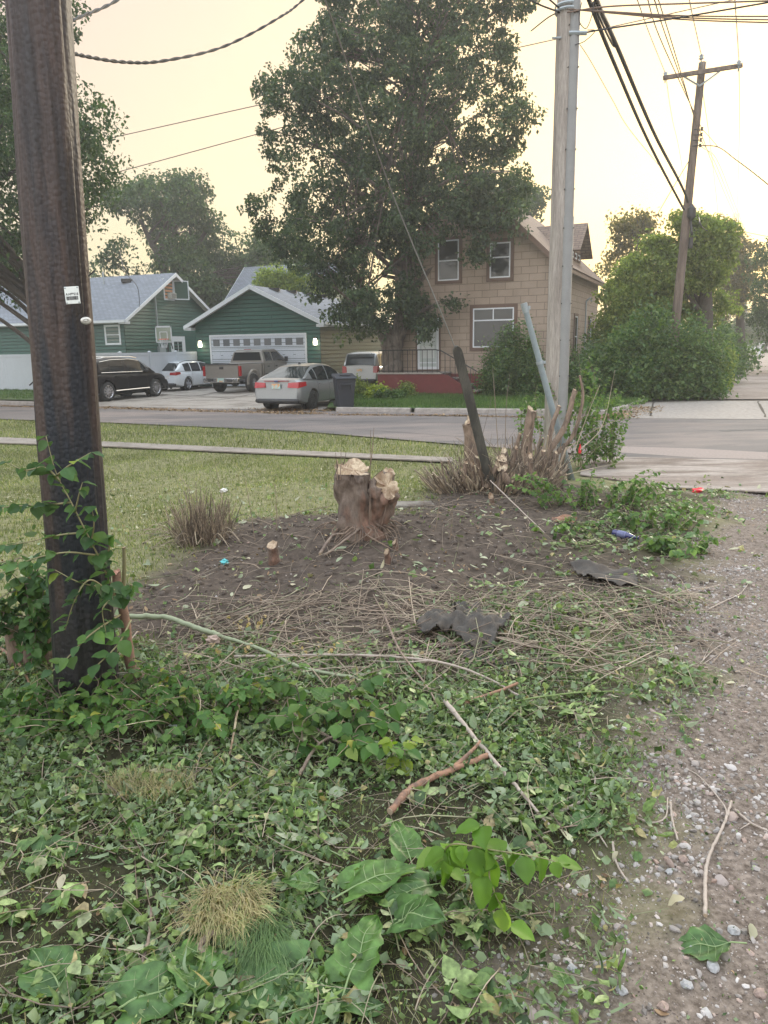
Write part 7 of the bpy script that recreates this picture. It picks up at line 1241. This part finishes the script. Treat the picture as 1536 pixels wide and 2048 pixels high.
stick([(1410, 1225), (1450, 1205), (1480, 1190), (1500, 1165)], .006, .003, 'long curved twig on the bare lane soil', M_gry); stick([(1395, 1335), (1430, 1300), (1470, 1280)], .004, .003, 'bundle of thin straw stalks on the lane edge', M_gry, None, [[(1400, 1335, .01), (1440, 1310, .015), (1480, 1290, .01)], [(1402, 1330, .01), (1425, 1290, .02), (1460, 1265, .01)]])
stick([(980, 1000), (1040, 1040), (1090, 1070)], .007, .005, 'pale stem fallen in front of the cut shrub clump', M_gry, [.25, .12, .02]); stick([(650, 1115), (700, 1085), (740, 1060)], .012, .008, 'short root lying left of the forked stump', M_stk, [.02, .06, .09]); stick([(640, 1110), (665, 1080), (690, 1075)], .016, .010, 'dark root knuckle beside the stump foot', M_stk, [.01, .04, .04])
stick([(770, 1260), (800, 1330), (850, 1385), (880, 1430)], .008, .004, 'thin stem falling across the other brush stems', M_stk, [.10, .10, .06, .03]); stick([(460, 1520), (480, 1455), (490, 1435)], .006, .005, 'pale splinter leaning in the low shrub', M_cut, [.03, .12, .15]); stick([(0, 1310), (40, 1345), (60, 1375)], .012, .008, 'curved bare stick at the left frame edge', M_stk2, [.05, .06, .03])
stick([(50, 1440), (120, 1400), (215, 1380), (280, 1320)], .006, .004, 'thin long twig across the pole foot', M_gry, [.05, .1, .14, .2]); stick([(140, 1385), (230, 1384), (300, 1378)], .005, .003, 'straight thin stalk lying before the pole foot', M_gry, [.12, .12, .12])
stick([(280, 1960), (300, 1900), (305, 1840)], .007, .004, 'brown stalk low at the left of the dry grass tuft', M_stk, [.03, .05, .05])
# fabric, bottle, litter, slab
M_fab = mat('grey_fabric', (.065, .058, .052), .95, alt=[((.085, .07, .058), 9, .48, .62)], noise=(90, .25), bump=(120, .6, .004))
def cloth(label, pts, seed, h=.05, name='fabric_scrap', nn=48):
    """crumpled sheet inside a photo-measured outline, draped on the ground"""
    P = np.array([gp(*q) for q in pts]); b_ = P.mean(0); lo, hi = P[:, :2].min(0), P[:, :2].max(0); g = np.stack(np.meshgrid(np.linspace(lo[0], hi[0], nn), np.linspace(lo[1], hi[1], nn)), -1).reshape(-1, 2); poly = P[:, :2]
    def inside(q):
        c = False; n = len(poly)
        for i in range(n):
            a, b2_ = poly[i], poly[(i+1) % n]
            if (a[1] > q[1]) != (b2_[1] > q[1]) and q[0] < (b2_[0]-a[0])*(q[1]-a[1])/(b2_[1]-a[1])+a[0]: c = not c
        return c
    ins = np.array([inside(q) for q in g]).reshape(nn, nn); Q = np.stack([g[:, 0], g[:, 1], g[:, 0]*0], 1); z = gz(g[:, 0], g[:, 1])+.018+h*(.5+.6*vnoise(Q, 9, seed))+.25*h*vnoise(Q, 28, seed+1); Q[:, 2] = z; Q[:, :2] += .008*np.stack([vnoise(Q, 9, seed+2), vnoise(Q, 9, seed+3)], 1)
    F = [(i*nn+j, i*nn+j+1, (i+1)*nn+j+1, (i+1)*nn+j) for i in range(nn-1) for j in range(nn-1) if ins[i, j] and ins[i+1, j] and ins[i, j+1]]; mb = MB(); mb.add(Q-b_, F); o = mb.build(name, M_fab, None, smooth=True, loc=tuple(b_)); md = o.modifiers.new('s', 'SOLIDIFY'); md.thickness = .004; return tag(o, label, 'fabric')
cloth('folded grey landscape fabric standing up in the brush, the nearer piece', [(825, 1268), (870, 1248), (915, 1250), (900, 1222), (960, 1226), (1012, 1242), (1024, 1262), (998, 1280), (990, 1318), (935, 1304), (895, 1280), (845, 1292)], 3, .12)
cloth('flat dirty strip of grey fabric edge half buried below the nearer piece', [(880, 1294), (930, 1305), (1010, 1325), (1060, 1335), (1050, 1345), (990, 1336), (900, 1312)], 5, .02)
cloth('crumpled dirty grey fabric lying on the soil near the lane, the farther piece', [(1135, 1142), (1170, 1138), (1215, 1136), (1250, 1145), (1278, 1160), (1275, 1182), (1240, 1185), (1190, 1172), (1160, 1158)], 8, .06)
def lathe_thing(prof, name, m, par, R=None, t=(0, 0, 0), n=20):
    mb = MB(); mb.lathe(prof, n); o = mb.build(name, m, par, smooth=True); return o
bo = gp(1225, 1072, .04); b2_ = gp(1277, 1083, .035); e_ = empty('bottle', tuple(bo), 0, 'dark blue glass bottle lying under the vine leaves', 'bottle'); q = Vector(b2_-bo).to_track_quat('Z', 'Y'); e_.rotation_mode = 'QUATERNION'; e_.rotation_quaternion = q; Lb = np.linalg.norm(b2_-bo); M_blue = mat('blue_glass', (.012, .014, .10), .12, coat=.8)
lathe_thing([(0, 0), (.034, 0), (.038, .01), (.038, Lb*.55), (.030, Lb*.68), (.017, Lb*.8), (.0155, Lb*.93)], 'body', M_blue, e_); lathe_thing([(.0155, Lb*.92), (.019, Lb*.93), (.019, Lb), (0, Lb)], 'neck_ring', M_blue, e_); lathe_thing([(.0385, Lb*.2), (.0387, Lb*.22), (.0387, Lb*.5), (.0385, Lb*.52)], 'label', mat('faded_blue_label', (.12, .13, .24), .6, noise=(60, .4)), e_)
def crumple(name, label, cat, p, s, m, seed, f=3.):
    V, F = ico(3); r = np.random.default_rng(seed); V = V*(1+.35*vnoise(V, f, seed)+.15*vnoise(V, f*2.6, seed+1))[:, None]*np.array(s); mb = MB(); mb.add(V, F); return tag(mb.build(name, m, None, loc=tuple(p)), label, cat)
crumple('teal_bag', 'small crumpled turquoise plastic scrap below the dry stem tuft', 'litter', gp(450, 1128, .02), (.035, .03, .028), mat('teal_plastic', (.09, .42, .44), .35), 3)
fl = AT(1160, 897, vb[1]+.3); e_ = empty('red_ribbon', tuple(fl), 0, 'bright red tassel hanging on a twig right of the leaning pipe', 'ribbon'); M_redp = mat('bright_red', (.70, .02, .04), .5); mb = MB(); r_ = np.random.default_rng(4)
for k in range(12): a = r_.normal(0, .25); mb.tube([(0, 0, .05), (math.sin(a)*.03, r_.normal(0, .015), 0), (math.sin(a)*.045, r_.normal(0, .02), -.06-.02*r_.random())], [.004, .007, .005], 5)
mb.build('strips', M_redp, e_); mb = MB(); mb.lathe([(0, .075), (.010, .065), (.012, .045), (0, .035)], 8); mb.build('knot', M_redp, e_)
crumple('red_scrap', 'small red scrap on the ground at the end of the vines', 'litter', gp(1395, 985, .03), (.07, .05, .03), M_redp, 6)
crumple('white_scrap', 'pale scrap of paper on the lawn left of the stump', 'litter', gp(447, 985, .03), (.05, .04, .03), mat('paper', (.62, .6, .57), .7), 7)
crumple('bark_chunk', 'reddish brown root chunk lying before the cut shrub clump', 'wood', gp(1130, 1043, .03), (.12, .06, .045), M_stk2, 8, 4.)
crumple('dry_leaf_ball', 'curled pale pinkish dead leaf beside the pale split branch', 'leaf', gp(428, 1298, .07), (.045, .03, .025), mat('pink_dead_leaf', (.42, .31, .26), .8, noise=(40, .3)), 9)
p = gp(815, 1014, .0); e = MB(); V = np.array([[-.30, -.11, 0], [.05, -.15, 0], [.33, -.08, 0], [.30, .12, 0], [-.12, .15, 0], [-.33, .06, 0]]); e.prism([tuple(v[:2]) for v in V], 0, .05); tag(bevel(e.build('paving_slab', mat('slab_stone', (.19, .17, .145), .9, noise=(25, .35), alt=((.10, .08, .065), 6, .48, .6), bump=(30, .8, .01)), None, loc=tuple(p+[0, 0, .0])), .012), 'flat grey paving slab lying right behind the forked stump', 'slab')
crumple('water_cap', 'small white plastic tube scrap in the clippings under the low shrub', 'litter', gp(348, 1468, .05), (.022, .007, .006), M_white, 10)
M_st1 = mat('pale_grey_stone', (.30, .295, .295), .9, noise=(60, .4), bump=(40, .4, .004)); M_st2 = mat('beige_stone', (.40, .30, .20), .85, noise=(25, .25), bump=(40, .5, .004)); M_st3 = mat('pink_stone', (.27, .20, .17), .9, noise=(60, .4), bump=(40, .5, .004))
for (u, v, w_, m_, lab) in ((332, 1652, 11, M_st2, 'beige angular stone among the clippings left of centre'), (525, 1948, 14, M_st2, 'beige stone just below the hooked stick'), (668, 2018, 13, M_st1, 'grey stone at the bottom edge centre'), (1468, 1863, 15, M_st1, 'flat pale stone near the right frame edge'), (1387, 1897, 14, M_st1, 'round pale stone left of the flattened grey leaf'), (1427, 1936, 17, M_st1, 'big speckled pale stone, right one of the close pair'), (1373, 1972, 15, M_st1, 'wide pale stone below the close pair'), (1244, 1983, 14, M_st1, 'pale stone by the lower gravel weeds'), (1160, 1988, 10, M_st1, 'small pale stone at the left of the lower gravel weeds'), (1326, 2016, 14, M_st3, 'pinkish stone near the bottom edge'), (1520, 1990, 16, M_st3, 'large dusty stone at the lower right corner'), (1366, 1720, 12, M_st3, 'flat brown stone on the bare soil patch'), (1146, 1940, 12, M_st1, 'pale stone left of the small green lane leaf'), (75, 1622, 9, M_st1, 'grey pebble among clippings at the left'), (1338, 1745, 10, M_st1, 'small pale stone above the leaf at the gravel'), (268, 1905, 7, M_st1, 'tiny grey pebble on the dark soil lower left'), (1040, 1470, 6, M_st1, 'small pale pebble at the end of the brush')):
    p = gp(u, v, .0); s_ = w_/FPX*(p[1]*.976+.44)*1.05; V = IV2.copy(); ang = rng.uniform(0, 6.28); V = V*(1+.20*vnoise(V, 3.2, int(u)))[:, None]*[s_*.85, s_*.68, s_*.5]; c_, s2_ = math.cos(ang), math.sin(ang); V = V@np.array([[c_, s2_, 0], [-s2_, c_, 0], [0, 0, 1]]); mb = MB(); mb.add(V, IF2); tag(mb.build('stone', m_, None, loc=tuple(p+[0, 0, s_*.15])), lab, 'stone', 'stones lying loose in the foreground')
# dry grass tuft
gt_ = gp(450, 1850); M_straw = leafmat('straw_blade', [(0, (.24, .19, .09)), (.6, (.40, .34, .19)), (1, (.20, .24, .08))], trans=.25, big=6); M_gb = leafmat('tuft_blade', [(0, (.07, .13, .05)), (1, (.13, .20, .07))], trans=.25, big=6)
def tuft(name, label, c, n, rx, ry, L_, m, seed, dirn=(0, -1), wd=.0016):
    r = np.random.default_rng(seed); mb = MB(); K = 6; a = r.uniform(0, 6.28, n); q = np.sqrt(r.random(n)); P = np.stack([np.cos(a)*q*rx, np.sin(a)*q*ry, r.random(n)*.03], 1); d = np.stack([dirn[0]+r.normal(0, .5, n), dirn[1]+r.normal(0, .5, n)], 1); d /= np.linalg.norm(d, axis=1)[:, None]; L_ = L_*(.5+.8*r.random(n)); t_ = np.linspace(0, 1, K); x = P[:, 0:1]+d[:, 0:1]*t_*L_[:, None]; y = P[:, 1:2]+d[:, 1:2]*t_*L_[:, None]; z = P[:, 2:3]+.05*np.sin(t_*2.6)[None]*(.4+r.random(n))[:, None]+.004; C_ = np.stack([x, y, z], -1); nn = np.stack([-d[:, 1], d[:, 0], d[:, 0]*0], 1)[:, None]*(wd*(1-.8*t_))[None, :, None]; V = np.stack([C_-nn, C_+nn], 2).reshape(n, K*2, 3)
    F = np.array([(2*i, 2*i+1, 2*i+3, 2*i+2) for i in range(K-1)]); mb.add(V.reshape(-1, 3), (F[None]+(np.arange(n)*2*K)[:, None, None]).reshape(-1, 4)); return tag(mb.build(name, m, None, loc=tuple(c)), label, 'grass tuft')
tuft('grass_tuft', 'matted straw coloured dry grass tuft lower left of centre', gt_+[0, .04, .01], 1000, .11, .11, .13, M_straw, 3, (.2, -.6), .0019); tuft('grass_tuft', 'long green grass blades lying beside the dry tuft', gp(530, 1880, .01), 600, .06, .08, .16, M_gb, 4, (.15, -1), .0014)
tuft('grass_tuft', 'thin brownish grass patch above the beige stone', gp(300, 1590, .01), 700, .22, .10, .09, M_straw, 5, (.0, .3), .001)
# dry withered leaves on stems in the brush
M_wl = leafmat('withered_leaf', [(0, (.36, .26, .13)), (.6, (.50, .39, .22)), (1, (.58, .45, .20))], trans=.3, big=5)
for k, (u, v, lab) in enumerate(((500, 1262, 'withered tan leaves on a stem above the bowed green stem'), (640, 1320, 'small withered tan leaves right of the others in the brush'), (470, 1320, 'little yellow brown dry leaves by the low shrub'))):
    b_ = gp(u, v); plant('withered_sprig', lab, b_, [[b_+[dx, 0, 0], b_+[dx*1.5, -.03, .08], b_+[dx*2.2, -.03, .13]] for dx in (-.06, 0, .05)], M_wl, .035, 500+k, .03, .002, M_twigb, .8, cat='dry leaves')
# ------------------------------------------------------------------ haze
hz = MB(); hz.box((0, 130, 7), (500, 400, 17.4)); hzm = bpy.data.materials.new('haze'); hzm.use_nodes = True; t = hzm.node_tree; t.nodes.clear(); o_ = N(t, 'ShaderNodeOutputMaterial'); v_ = N(t, 'ShaderNodeVolumePrincipled')
v_.inputs['Color'].default_value = (.93, .94, .95, 1); v_.inputs['Density'].default_value = .0018; v_.inputs['Anisotropy'].default_value = .45; t.links.new(v_.outputs[0], o_.inputs['Volume']); ho = hz.build('haze', hzm); tag(ho, kind='stuff')
